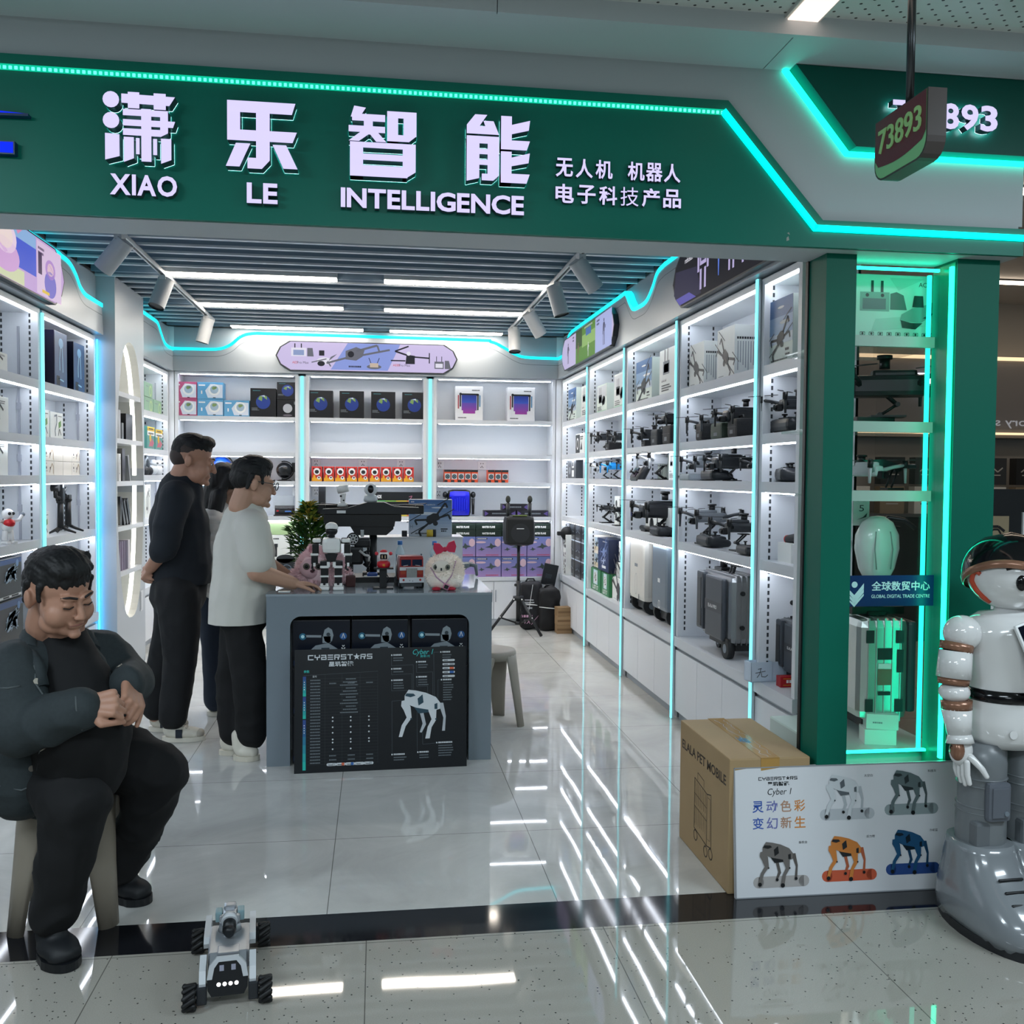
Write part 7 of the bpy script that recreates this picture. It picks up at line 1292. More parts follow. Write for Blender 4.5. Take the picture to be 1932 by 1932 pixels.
b.obj('crease', t)
Ms = Matrix(((0, 0, -1, -.1532), (-1, 0, 0, 0), (0, 1, 0, 0), (0, 0, 0, 1))); IK = mat('#3b3126', .6); b = B().m(IK); b.text('ELALA PET MOBILE', .0, .385, .038, Ms, w=.50, bold=.02)
L_ = lambda pts, w=.0025: b.line([(x*.9, y) for x, y in pts], w, Ms)
L_([(-.1, .31), (.06, .29), (.06, .09), (-.1, .11), (-.1, .31)], .004); L_([(.06, .29), (.11, .30), (.115, .10), (.06, .09)], .004)
for i in range(7): x = -.09+i*.022; L_([(x, .30-.002*i), (x, .21)]); L_([(x, .2), (x, .13)], .002)
L_([(-.1, .25), (.06, .235)]); L_([(-.1, .2), (.06, .185)]); L_([(-.06, .31), (-.06, .34), (.02, .33), (.02, .3)], .003); L_([(.07, .28), (.1, .28), (.1, .12), (.07, .12)], .002)
for x, z in ((-.08, .085), (.05, .065), (.11, .075)): n = 14; b.line([(x*.9+.02*cos(2*pi*i/n), z+.02*sin(2*pi*i/n)) for i in range(n+1)], .005, Ms)
b.obj('printed_side', t)
B().m(IK).rect(-.06, .13, .35, .372, F(-.2812)).m(PAPER).rect(-.1, .13, .06, .345, F(-.2812)).m(IK).scrawl(-.09, .31, .15, .014, F(-.2818), 3, 9, .028).obj('printed_front', t)
WPB = mat('#d2d4d8', .35)
t = thing('product_board', 'white poster board with five coloured robot dogs leaning by the column', 'poster board', (1.705, 3.205, .0)); t.rotation_euler = (-.09, 0, -.012); pw, ph = .437, .462
B().m(mat('#b9bcc0', .35)).bx(-pw, pw, 0, .014, 0, ph).obj('board', t); B().m(mat('#8d9196', .3)).bx(-pw, -pw+.004, -.002, 0, 0, ph).bx(-pw, pw, -.002, 0, ph-.004, ph).bx(-pw, pw, -.002, 0, 0, .004).bx(pw-.004, pw, -.002, 0, 0, ph).obj('edge_profile', t)
b = B(); M = F(-.0008); M1, M2 = up(M), up(M, 2); b.m(WPB).rect(-pw+.004, pw-.004, .004, ph-.004, M); px_ = lambda x: -pw + 2*pw*(x-352)/(1672-352); pz_ = lambda z: ph*(1-(z-310)/(1075-310))
b.m(INK); cyberstars(b, px_(490), pz_(390), px_(715)-px_(490), .012, M1); b.text('星玑智能', px_(602), pz_(425), .016, M1, w=px_(665)-px_(540), bold=.04).text('Cyber 1', px_(602), pz_(488), .03, M1, w=px_(668)-px_(535), shear=.2)
for row, chs in ((pz_(578), '灵动色彩'), (pz_(675), '变幻新生')):
    for i, ch in enumerate(chs): b.m(mat(('#3558a8', '#6a6fa8', '#a8826a', '#c7803c')[i], .4)).text(ch, px_(485+i*79), row, .041, M1, w=.042, bold=.012)
for x, z, body, shade, dark, pl, nm in ((985, 500, '#c3c8cc', '#aab0b5', '#565d63', '#b4b9be', '太空白'), (1360, 485, '#5c6a6c', '#4c585a', '#2c3436', '#8b989a', '科技灰'), (600, 880, '#6a6663', '#57524f', '#1c1e20', '#a9a5a3', '香槟金'), (990, 862, '#c47a3a', '#a85a3c', '#23262a', '#c0583c', '活力橙'), (1360, 840, '#1f4f74', '#183f5e', '#10202c', '#2b4a86', '冷峻蓝')):
    w = .2; zc = pz_(z+105); xc = px_(x+10); b.m(mat(pl, .4)).rect(xc-.085, xc+.085, zc-.02, zc+.02, M1).disc(xc-.085, zc, .02, M1, 14).disc(xc+.085, zc, .02, M1, 14)
    robot_dog(b, px_(x-3), pz_(z), .158, up(M, 3), mat(body, .4), mat(dark, .4), mat('#17191c', .4), mat(shade, .4)); b.m(INK).text(nm, px_(x+137), pz_(z-112), .0095, M1, w=.033)
b.obj('printed_front', t)
# ================================================================ WHITE HUMANOID ROBOT
t = thing('humanoid_robot', 'tall white humanoid robot with copper bands and black helmet at the right edge', 'robot', (2.118, 2.96, 0), .04); WR = mat('#d3d3d2', .12, coat=.5); CO = mat('#8a6450', .25, metal=.35); GR = mat('#6b7073', .3); BG = GLOSSBLK
b = B().m(WR); b.lathe([(0, .60), (.11, .605), (.142, .64), (.145, .70), (.134, .78), (.128, .82), (.135, .90), (.145, .97), (.138, 1.025), (.1, 1.05), (.05, 1.058), (.046, 1.09), (0, 1.09)], n=36, ky=.85); b.obj('torso', t)
B().m(BG).lathe([(.137, .762), (.1395, .77), (.1365, .80), (.131, .802)], n=36, ky=.86).obj('belt', t); B().m(WR).cyl((-.06, -.113, .665), (-.06, -.118, .665), .014).obj('button', t)
B().m(WR).ell((0, 0, 1.185), (.136, .136, .124), 32, 20).obj('head', t)
# helmet: cap over the upper head with a wavy copper rim
b = B(); n = 40; rings = []
def rimz(a): return .012 + .018*sin(2*a+.6) - .038*sin(a)
for j in range(9):
    f = j/8; ring = []
    for i in range(n):
        a = 2*pi*i/n; z0 = rimz(a); z = z0 + (.139-z0)*f; q = math.sqrt(max(0, 1-(z/.139)**2)); ring.append(b.v((.150*q*cos(a), .150*q*sin(a), 1.185+z)))
    rings.append(ring)
b.m(BG).skin(rings, False, True); b.obj('helmet', t)
b = B().m(CO); rings = []
for dz, k in ((-.026, 1.0), (-.024, 1.035), (.0, 1.04), (.002, 1.0)):
    ring = []
    for i in range(n): a = 2*pi*i/n; z = rimz(a)+dz; q = math.sqrt(max(0, 1-(z/.145)**2)); ring.append(b.v((.147*q*k*cos(a), .147*q*k*sin(a), 1.185+z)))
    rings.append(ring)
b.skin(rings, False, False); b.obj('helmet_rim', t)
for s in (-1, 1):
    def hp(x, z, k=1.0): y = -.136*math.sqrt(max(0, 1-(x/.136)**2-((z-1.185)/.124)**2)); return (x*k, y*k, z)
    B().m(mat('#0a0b0d', .1)).ell(hp(s*.052, 1.165), (.017, .011, .026), 14, 10, R=rot(0, 0, s*.4)).obj('eye', t); B().m(BLACK).tube([hp(s*.035, 1.205, 1.005), hp(s*.06, 1.216, 1.005), hp(s*.09, 1.207, 1.005)], .004, 6).obj('eyebrow', t)
    e = B().m(mat('#b0442a', .3)); pts = [(s*.147, -.03+.05*k[0], 1.150+k[1]) for k in ((.0, .035), (.25, .045), (.6, .035), (.8, .01), (.6, -.02), (.3, -.045), (.2, -.06))]; pts = [(math.copysign(.136*math.sqrt(max(0, 1-(p[1]/.136)**2-((p[2]-1.185)/.124)**2))+.002, s), p[1], p[2]) for p in pts]; e.tube(pts, [.007, .009, .010, .010, .010, .010, .007], 8).obj('ear', t)
    # arm
    ax = s*.193
    B().m(WR).ell((s*.172, 0, .985), (.062, .06, .06), 24, 14).obj('shoulder', t)
    for p0, p1, r0, r1 in (((ax-.002*s, 0, .952), (ax+.004*s, -.002, .925), .054, .053), ((ax+.014*s, -.008, .838), (ax+.016*s, -.01, .815), .051, .049), ((ax+.01*s, -.02, .765), (ax+.01*s, -.022, .735), .05, .049)): B().m(CO).cyl(p0, p1, r0, r1, n=24).obj('copper_band', t)
    B().m(WR).cyl((ax+.004*s, -.002, .926), (ax+.014*s, -.008, .837), .053, .056, n=24).ell((ax+.014*s, -.014, .79), (.05, .05, .036), 20, 12).obj('upper_arm', t)
    B().m(WR).cyl((ax+.01*s, -.022, .736), (ax+.006*s, -.035, .652), .049, .038, n=24).cyl((ax+.006*s, -.035, .652), (ax+.006*s, -.04, .625), .038, .045, n=24).obj('forearm', t)
    h = B().m(WR).ell((ax+.004*s, -.042, .60), (.04, .03, .05), 18, 12); q = B().m(CO).ell((ax+.024*s, -.05, .605), (.022, .028, .036), 16, 12); q.m(BLACK).ell((ax+.045*s, -.05, .62), .003, 6, 4).ell((ax+.045*s, -.045, .612), .003, 6, 4).obj('hand_cover', t)
    for k, (dy, l) in enumerate(((-.03, .068), (-.011, .076), (.009, .072), (.027, .058))): h.cap((ax+.002*s, -.042+dy, .568), (ax+.002*s, -.044+dy*1.08, .568-l*.6), .0098, .009).cap((ax+.002*s, -.044+dy*1.08, .568-l*.6), (ax-.004*s, -.046+dy*1.1, .568-l), .009, .0078)
    h.cap((ax-.012*s, -.07, .585), (ax-.035*s, -.098, .552), .012, .01).cap((ax-.035*s, -.098, .552), (ax-.045*s, -.108, .53), .01, .008).obj('hand', t)
    # leg
    lx = s*.086; b = B().m(GR).lathe([(.0, .62), (.074, .62), (.078, .55), (.076, .47), (.075, .42), (.08, .36), (.08, .29), (.078, .25), (0, .25)], T(lx, 0, 0), n=28)
    for z in (.5, .475, .405, .385): b.lathe([(.074, z-.004), (.0815, z), (.074, z+.004)], T(lx, 0, 0), n=28)
    b.obj('leg', t); B().m(mat('#595e66', .35)).box((lx, -.082, .435), (.085, .03, .13), bev=.014).box((lx, -.0985, .435), (.06, .006, .1), bev=.003).m(GREY).cyl((lx+.02, -.1, .40), (lx+.02, -.105, .40), .008).obj('knee_pad', t)
    B().m(mat('#5f6468', .35)).box((lx-.04, -.052, .315), (.06, .05, .1), bev=.012).obj('shin_plate', t)
    bb = B().m(mat('#777c80', .18, coat=.4)); R_ = []
    for z, y0, y1, w in ((.018, -.30, .15, .118), (.06, -.305, .155, .126), (.11, -.28, .15, .124), (.16, -.21, .135, .116), (.21, -.14, .12, .106), (.26, -.108, .11, .1), (.285, -.1, .104, .094)):
        R_.append([bb.v((lx + w*math.copysign(abs(cos(2*pi*i/28))**.8, cos(2*pi*i/28)), (y0+y1)/2 + (y1-y0)/2*math.copysign(abs(sin(2*pi*i/28))**.85, sin(2*pi*i/28)), z)) for i in range(28)])
    bb.skin(R_); bb.obj('boot', t); B().m(mat('#17191d', .4)).prism([(lx + .124*cos(2*pi*i/24), -.078 + .238*sin(2*pi*i/24)) for i in range(24)], .03, T(0, 0, 0)).obj('sole', t)
    lb = B().m(BLACK)
    for k in range(4): y = -.155-.032*k; z = .203-.028*k; lb.cap((lx-.04, y, z), (lx+.04, y, z), .005)
    lb.obj('laces', t)
tb = rot(-.22, -.32, 0); tp = B().m(PAPER).box((0, 0, 0), (.18, .014, .215), R=tb, bev=.005).obj('tablet', t); tp.location = (.035, -.155, .955); B().m(mat('#0e1420', .08)).box((0, 0, 0), (.165, .0152, .2), R=tb).obj('screen', tp)
# ================================================================ ROBOT CAR ON THE MALL FLOOR
t = thing('robot_car', 'silver four wheeled robot car with white front lights on the mall floor', 'robot car', (-.432, 2.90, 0), .115); SV = mat('#9a9ea3', .25, metal=.55); SVW = mat('#b4b8bc', .35)
b = B().m(SV); b.prism([(-.165, .05), (-.165, .10), (-.11, .128), (.06, .128), (.12, .10), (.12, .055), (.08, .045), (-.12, .045)], .10, Matrix(((0, 0, 1, -.05), (1, 0, 0, 0), (0, 1, 0, 0), (0, 0, 0, 1)))); b.box((0, -.10, .125), (.06, .05, .012), bev=.003).box((.052, .0, .09), (.012, .18, .05), bev=.004).box((-.052, .0, .09), (.012, .18, .05), bev=.004); b.obj('body', t)
MfC = T(0, -.168, .052) @ rot(-.12) @ F(0); b = B().m(SVW).prism([(-.056, .03), (-.05, .065), (-.03, .088), (.03, .088), (.05, .065), (.056, .03), (.042, .03), (.036, .06), (.024, .076), (-.024, .076), (-.036, .06), (-.042, .03)], .012, MfC); b.m(BLACK).prism([(-.054, .0), (-.056, .03), (-.048, .06), (-.03, .08), (.03, .08), (.048, .06), (.056, .03), (.054, .0), (.044, -.018), (-.044, -.018)], .009, MfC); b.obj('front_panel', t)
b = B().m(mat('#8f90a0', .3))
for x in (-.016, .016): b.rect(x-.006, x+.006, .05, .066, MfC @ T(0, 0, .0125 if False else .0096))
b.m(glow('#ffffff', 3.0)); [b.disc(-.024+.016*k, .014, .0056, MfC @ T(0, 0, .0098), 14) for k in range(4)]; b.obj('lights', t)
def mecanum(x, y, parent):
    w = B().m(mat('#0f1012', .55)).cyl((x-.016, y, .037), (x+.016, y, .037), .028, n=18)
    for k in range(10): a = 2*pi*k/10; c, s = cos(a), sin(a); w.cap((x-.013, y+.03*c - .008*s, .037+.03*s + .008*c), (x+.013, y+.03*c + .008*s, .037+.03*s - .008*c), .0068, n=8)
    w.obj('wheel', parent)
for s in (-1, 1):
    a = B().m(SVW).prism([(-.175, .05), (-.18, .075), (-.165, .105), (-.11, .125), (-.095, .11), (-.1, .09), (-.155, .05)], .018, Matrix(((0, 0, 1, s*.068-.009), (1, 0, 0, 0), (0, 1, 0, 0), (0, 0, 0, 1)))).obj('front_arm', t); B().m(mat('#1d2025', .4)).box((s*.07, -.17, .042), (.028, .03, .05), bev=.004).obj('motor_block', a); mecanum(s*.103, -.17, t)
    a = B().m(SVW).prism([(.175, .04), (.185, .07), (.165, .115), (.03, .11), (.015, .095), (.02, .08), (.13, .085), (.155, .045)], .018, Matrix(((0, 0, 1, s*.066-.009), (1, 0, 0, 0), (0, 1, 0, 0), (0, 0, 0, 1)))).obj('rear_arm', t); B().m(mat('#1d2025', .4)).box((s*.07, .165, .045), (.026, .03, .05), bev=.004).obj('motor_block', a); mecanum(s*.1, .165, t)
b = B().m(SV).lathe([(0, .128), (.035, .128), (.03, .145), (0, .148)], T(0, .03, 0)).box((0, .05, .158), (.042, .07, .04), bev=.008).box((0, .07, .178), (.036, .035, .018), bev=.006).box((0, .02, .165), (.06, .025, .02), bev=.005); b.m(mat('#6f8a90', .3)).box((.032, .05, .165), (.02, .04, .03), bev=.004).box((-.032, .05, .165), (.02, .04, .03), bev=.004); b.obj('turret', t)
B().m(BLACK).cyl((0, .02, .165), (0, -.03, .15), .018, .02).cyl((0, -.03, .15), (0, -.045, .146), .02, .012).m(SVW).cyl((0, .02, .167), (0, .0, .161), .023).obj('barrel', t)
# ================================================================ PEOPLE
stool((-1.03, 3.40, 0), .1, 'beige plastic stool under the seated man at the left edge', '#857d70')
SKIN = mat('#a87d68', .5); SKIN2 = mat('#b28a74', .5); HAIR = mat('#0b0b0d', .6); BROW = mat('#1d1818', .6); LIP = mat('#8a5a50', .5); DENIM = mat('#262e31', .8, noise_amt=.25, noise_scale=90); JET = mat('#07080b', .85); NAVY = mat('#141a22', .85); TEE = mat('#c6c5bd', .8); PUFF = mat('#c9c4c0', .6); JEANS = mat('#1f2a3a', .8); SNK = mat('#cfcabd', .5); BLKSHOE = mat('#101317', .6)
def headM(c, rz, pitch=0, roll=0, s=1): return T(*c) @ rot(0, 0, rz) @ rot(0, roll, 0) @ rot(pitch, 0, 0) @ Matrix.Scale(s, 4)
class Loc:      # draw into a builder through a local frame
    def __init__(s, b, M): s.b, s.M = b, M
    def ell(s, c, r, R=None): s.b.M = s.M; s.b.ell(c, r, 20, 14, R); s.b.M = Matrix.Identity(4)
    def cap(s, p, q, r0, r1=None, **k): s.b.M = s.M; s.b.cap(p, q, r0, r1, **k); s.b.M = Matrix.Identity(4)
def head(b, M, fat=1.0):
    L = Loc(b, M)
    L.ell((0, .018, .035), (.076*fat, .097, .085)); L.ell((0, -.028, -.03), (.064*fat, .066, .08)); L.ell((0, -.055, -.093), (.036*fat, .034, .024)); L.ell((0, -.02, -.085), (.055*fat, .06, .032))
    for s in (-1, 1):
        L.ell((s*.036*fat, -.052, -.044), (.033*fat, .036, .04)); L.ell((s*.081*fat, .016, -.012), (.011, .02, .032), rot(0, s*.15, s*.35)); L.ell((s*.072*fat, .01, -.012), (.012, .013, .018)); L.ell((s*.031, -.0835, .0), (.017, .011, .0105)); L.cap((s*.012, -.092, .022), (s*.046, -.078, .022), .009); L.ell((s*.0115, -.106, -.037), (.0085, .009, .0075)); L.ell((s*.036*fat, -.032, -.08), (.03*fat, .04, .032))
    L.cap((0, -.09, .008), (0, -.113, -.034), .0085, .0115); L.cap((-.02, -.0905, -.062), (.02, -.0905, -.062), .0065); L.cap((-.016, -.09, -.072), (.016, -.09, -.072), .0075); L.ell((0, -.09, -.1), (.02, .014, .014))
    L.cap((0, .03, -.05), (0, .045, -.13), .055*fat, .055*fat)
def face_details(M, par, closed=False):
    for s in (-1, 1):
        b = B().m(BROW); L = Loc(b, M); L.cap((s*.014, -.0985, .024), (s*.034, -.0935, .0295), .0036, .0034); L.cap((s*.034, -.0935, .0295), (s*.051, -.079, .024), .0034, .0022); b.obj('eyebrow', par)
        b = B(); L = Loc(b, M)
        if closed: b.m(BROW); L.cap((s*.017, -.0925, -.0045), (s*.031, -.0947, -.008), .0017); L.cap((s*.031, -.0947, -.008), (s*.046, -.0885, -.005), .0017)
        else: b.m(mat('#d8d4cf', .3)); L.ell((s*.031, -.0875, -.0005), (.0125, .008, .0062)); b.m(BROW); L.ell((s*.031, -.0945, -.0005), (.0055, .003, .0058)); L.cap((s*.018, -.092, .005), (s*.045, -.089, .004), .0018)
        b.obj('eye', par)
    b = B(); L = Loc(b, M); b.m(LIP); L.cap((-.021, -.0935, -.0665), (0, -.0985, -.066), .0022); L.cap((0, -.0985, -.066), (.021, -.0935, -.0665), .0022); b.obj('mouth', par)
def short_hair(M, par, fat=1.0, quiff=.02, seed=0, fade=False):
    b = B().m(HAIR); L = Loc(b, M)
    if fade: L.ell((0, .018, .068), (.077*fat, .094, .064)); L.ell((0, -.04, .1), (.06*fat, .044, .032)); L.ell((0, .055, .045), (.071*fat, .064, .07))
    else:
        L.ell((0, .022, .058), (.081*fat, .1, .071)); L.ell((0, .058, .02), (.074*fat, .064, .07)); L.ell((0, -.034, .09+quiff*.3), (.064*fat, .046, .03+quiff*.4)); L.ell((0, .0, .098+quiff*.5), (.068*fat, .078, .034))
        for i in range(9): x = (-.04+.01*i)*fat; L.cap((x+.012, -.02, .11+quiff*.4), (x-.004, -.074+abs(x)*.45, .079+.008*sin(i*1.7)), .016, .008)
        for s in (-1, 1): L.cap((s*.077*fat, -.018, .04), (s*.075*fat, -.024, -.0), .010, .006); L.cap((s*.077*fat, .035, .03), (s*.071*fat, .045, -.03), .013, .01)
    inv = M.inverted()
    def dsp(p): q = inv @ p; return .0035*noise.noise(Vector((q.x*120+q.z*40, q.y*22, q.z*40+seed))) + .0015*noise.noise(q*190)
    return remesh(b, 'hair', .0038, par, 2, dsp)
def hand(b, w, d, n, thumb=1, curl=(.3, .35, .3), s=1.0, spread=.1, tcurl=.3):
    w = Vector(w); d = Vector(d).normalized(); n = Vector(n); n = (n - d*n.dot(d)).normalized(); x = d.cross(n)*thumb
    for k, (l, pl, fl) in enumerate(((.033, .085, .068), (.011, .09, .078), (-.011, .086, .072), (-.031, .078, .056))):
        q = w + (x*l + d*pl)*s; b.cap(w + x*l*.55*s + d*.01*s, q, .0145*s, .0115*s); dd = (d + x*spread*l/.033*.6).normalized(); p = q; r = .0092*s if k < 3 else .008*s; ang = 0
        for j, f in enumerate((.45, .32, .23)):
            ang += curl[j]*(1+.12*k); v = dd*cos(ang) - n*sin(ang); e = p + v*fl*f*s*1.05; b.cap(p, e, r, r*.93); p, r = e, r*.93
    p = w + (x*.022 + d*.025)*s; v = (d*.65 + x*.75 - n*.25).normalized(); e = p + v*.045*s; b.cap(p, e, .0155*s, .0115*s); v2 = (v*(1-tcurl) + d*.5*tcurl - n*.4*tcurl - x*.3*tcurl).normalized(); e2 = e + v2*.034*s; b.cap(e, e2, .0105*s, .0095*s); b.cap(e2, e2 + (v2-n*.15*tcurl).normalized()*.026*s, .0095*s, .008*s)
def folds(amp, sc, seed=0, az=1.0): return lambda p: amp*(1 - 2.2*abs(noise.noise(Vector((p.x*sc+seed, p.y*sc, p.z*sc*az)))))
def shoe(par, heel, toe, w, m, sole, h=.075, name='shoe', accents=None):
    heel, toe = Vector(heel), Vector(toe); d = (toe-heel); L = d.length; d.normalize(); x = d.cross(Vector((0, 0, 1))); MM = Matrix((x, d, Vector((0, 0, 1)))).transposed().to_4x4(); MM.translation = heel; b = B().m(m); b.M = MM
    b.ell((0, L*.5, .045), (w, L*.52, .035), 20, 12); b.ell((0, L*.16, .07), (w*.8, L*.2, .05), 20, 12); b.cap((0, L*.2, .07), (0, L*.12, h+.03), w*.78, w*.68); b.cap((0, L*.45, .06), (0, L*.28, h+.015), w*.62, w*.6); b.ell((0, L*.78, .038), (w*.9, L*.22, .03), 20, 12)
    o = remesh(b, name, .007, par, 2)
    s = B().m(sole); s.M = MM; n = 28; out = [((w*1.04)*cos(2*pi*i/n)*(1 if sin(2*pi*i/n) > 0 else .9), L*.5 + L*.56*sin(2*pi*i/n)) for i in range(n)]; s.prism(out, .026, T(0, 0, .001)); s.obj('sole', o)
    if accents: a = B(); a.M = MM; accents(a, L, w); a.obj('laces', o)
    return o
def sneaker(a, L, w):
    a.m(mat('#b9b3a6', .7))
    for k in range(5): y = L*(.34+.075*k); z = .115-.011*k; a.cap((-w*.5, y, z-.004), (w*.5, y+.006, z-.004), .006)
    a.m(mat('#1b2330', .5)); a.box((w*.93, L*.42, .05), (.012, .035, .045)); a.box((-w*.93, L*.42, .05), (.012, .035, .045)); a.m(mat('#a8a296', .7)); a.ell((0, L*.9, .04), (w*.82, L*.14, .026), 16, 10)
def on_surface(o, p): ok, co, no, i = o.closest_point_on_mesh(Vector(p)); return co, no
# ---- seated man
PM = thing('person', 'seated person in a dark denim jacket and black trousers looking down at his hands', 'person', (0, 0, 0))
HM = headM((-.957, 3.078, 1.135), radians(50), radians(20), radians(-6), 1.03)
b = B().m(SKIN); head(b, HM, 1.1)
b.cap((-.97, 3.14, 1.05), (-.985, 3.18, .94), .062, .075); b.chain([(-.985, 3.18, .92), (-.98, 3.2, .75), (-1.04, 3.34, .56)], [.09, .1, .1]); b.chain([(-.985, 3.18, .9), (-1.08, 3.07, .87), (-1.035, 2.985, .75), (-.845, 2.935, .812)], [.07, .05, .042, .033]); b.chain([(-.985, 3.18, .9), (-.905, 3.30, .86), (-.81, 3.26, .82), (-.757, 3.09, .848)], [.07, .05, .042, .033])
b.chain([(-1.04, 3.34, .56), (-.90, 3.05, .49), (-.98, 3.09, .12)], [.08, .05, .04]); b.chain([(-1.04, 3.34, .56), (-.73, 3.36, .48), (-.88, 3.46, .12)], [.08, .05, .04])
hand(b, (-.85, 2.93, .815), (.9, -.12, .12), (.15, -.75, .62), 1, (1.15, 1.25, .9), 1.08, 0, .9); hand(b, (-.757, 3.085, .85), (.22, -.62, -.42), (.75, -.1, .55), -1, (.75, .75, .5), 1.05, .05, .6)
body = remesh(b, 'body', .0042, PM, 4); face_details(HM, PM, True); short_hair(HM, PM, 1.08, .008, 3)
b = B().m(JET); b.chain([(-.972, 3.16, .965), (-.935, 3.13, .83), (-.905, 3.11, .70), (-.935, 3.16, .58)], [.075, .118, .148, .15]); remesh(b, 'shirt', .011, PM, 4, folds(.004, 11, 1))
b = B().m(DENIM); b.chain([(-1.02, 3.20, .895), (-1.0, 3.20, .79), (-1.01, 3.24, .66), (-1.06, 3.32, .54)], [.115, .165, .185, .185])
b.cap((-1.085, 3.07, .895), (-.915, 3.30, .89), .09, .085); b.chain([(-1.085, 3.06, .89), (-1.06, 3.0, .81), (-1.035, 2.975, .745)], [.094, .088, .084]); b.chain([(-1.035, 2.975, .745), (-.94, 2.945, .775), (-.845, 2.932, .81)], [.084, .07, .058]); b.chain([(-.91, 3.30, .89), (-.84, 3.28, .84), (-.80, 3.25, .82)], [.09, .082, .075]); b.chain([(-.80, 3.25, .82), (-.775, 3.16, .835), (-.762, 3.10, .846)], [.074, .06, .052]); b.cap((-1.10, 3.12, .62), (-1.10, 3.16, .52), .1, .105)
jk = remesh(b, 'jacket', .0095, PM, 4, folds(.010, 9, 2))
b = B().m(DENIM); b.tube([(-1.045, 3.065, .955), (-1.07, 3.14, .99), (-1.05, 3.22, 1.005), (-.99, 3.26, .995), (-.93, 3.255, .965), (-.90, 3.20, .93)], .027, 8); b.tube([(-1.045, 3.06, .955), (-1.005, 3.02, .915), (-.985, 2.995, .86)], .022, 8); b.tube([(-.90, 3.195, .93), (-.865, 3.16, .90), (-.835, 3.12, .85)], .02, 8); b.obj('collar', jk)
b = B().m(mat('#9a948a', .3, metal=.7))
for p in ((-.965, 2.95, .90), (-.97, 2.98, .66), (-1.0, 3.0, .60), (-1.02, 3.03, .53), (-.80, 3.12, .90)):
    co, no = on_surface(jk, p); b.cyl(co, co + no*.004, .0095, n=14).m(mat('#9a948a', .3, metal=.7))
b.obj('button', jk)
b = B().m(mat('#4a5052', .8))
for pts in (((-1.0, 3.0, .93), (-.99, 2.97, .88), (-.975, 2.97, .82), (-.97, 2.98, .72), (-.97, 3.0, .62), (-.98, 3.02, .54)), ((-.85, 3.16, .90), (-.81, 3.14, .84), (-.79, 3.13, .78), (-.78, 3.14, .70)), ((-1.10, 2.95, .87), (-1.06, 2.95, .865), (-1.03, 2.95, .875)), ((-1.15, 3.0, .55), (-1.05, 3.0, .53), (-.99, 3.02, .53)), ((-.86, 2.88, .86), (-.85, 2.88, .82), (-.845, 2.9, .76))):
    P = [on_surface(jk, p) for p in pts]; b.tube([c + n*.001 for c, n in P], .003, 5)
b.obj('seam', jk)
b = B(); rnd = random.Random(8)
for i, c in enumerate(('#8a2a34', '#a83a3c', '#b0505a', '#3a4f7a', '#5f8a94', '#a9a9b4', '#7a2430', '#9c3040')):
    co, no = on_surface(jk, (-1.2, 3.05+.02*(i % 3), .72-.03*i)); Mq, _ = axis_mat(co + no*.002, co + no*.02); b.m(mat(c, .6)); b.flat([(.022*cos(a)*(1 if k % 2 else .5), .03*sin(a)*(1 if k % 2 else .5)) for k, a in enumerate([2*pi*j/10 for j in range(10)])], Mq)
b.obj('embroidery', jk)
b = B().m(JET); b.chain([(-1.04, 3.36, .57), (-1.05, 3.30, .56)], [.165, .15]); b.chain([(-1.07, 3.30, .565), (-.97, 3.13, .535), (-.905, 3.045, .49)], [.125, .115, .1]); b.chain([(-.905, 3.045, .49), (-.94, 3.055, .33), (-.985, 3.085, .135)], [.098, .082, .07]); b.chain([(-.99, 3.40, .565), (-.85, 3.37, .53), (-.735, 3.355, .48)], [.125, .112, .098]); b.chain([(-.735, 3.355, .48), (-.80, 3.40, .30), (-.88, 3.455, .135)], [.096, .08, .068]); remesh(b, 'trousers', .0095, PM, 4, folds(.009, 10, 5))
shoe(PM, (-1.02, 3.125, 0), (-.912, 2.985, 0), .058, BLKSHOE, BLACK, .09); shoe(PM, (-.90, 3.485, 0), (-.785, 3.425, 0), .05, BLKSHOE, BLACK, .09)
# ---- man in the dark sweater
PA = thing('person', 'standing person in a dark sweater with hands clasped behind the back', 'person', (0, 0, 0))
HM = headM((-1.022, 5.60, 1.575), radians(96), radians(14), 0, 1.12); b = B().m(SKIN); head(b, HM, 1.02)
b.chain([(-1.065, 5.61, 1.47), (-1.10, 5.62, 1.36), (-1.08, 5.62, 1.0), (-1.11, 5.62, .86)], [.062, .09, .1, .1]); b.chain([(-1.1, 5.62, 1.36), (-1.09, 5.45, 1.36), (-1.135, 5.415, 1.10), (-1.24, 5.52, .975)], [.06, .05, .046, .033]); b.chain([(-1.1, 5.62, 1.36), (-1.09, 5.80, 1.36), (-1.18, 5.84, 1.10), (-1.275, 5.67, .965)], [.06, .05, .046, .033]); b.chain([(-1.11, 5.6, .86), (-1.09, 5.53, .48), (-1.13, 5.53, .09)], [.08, .05, .04]); b.chain([(-1.11, 5.64, .86), (-1.2, 5.72, .46), (-1.27, 5.75, .09)], [.08, .05, .04])
hand(b, (-1.245, 5.525, .97), (-.35, .45, -.25), (-.75, -.5, .35), 1, (.5, .6, .4), 1.05, .05, .4); hand(b, (-1.275, 5.665, .965), (-.12, -.75, -.35), (-.8, .3, .3), -1, (.5, .6, .4), 1.05, .05, .4)
remesh(b, 'body', .0055, PA, 2); face_details(HM, PA); short_hair(HM, PA, 1.0, .004, 6, True); b = B().m(mat('#3a302d', .7)); L = Loc(b, HM); L.ell((0, .026, .042), (.0785, .0905, .066)); L.ell((0, .054, .005), (.067, .0645, .062)); remesh(b, 'faded_hair', .006, PA, 2)
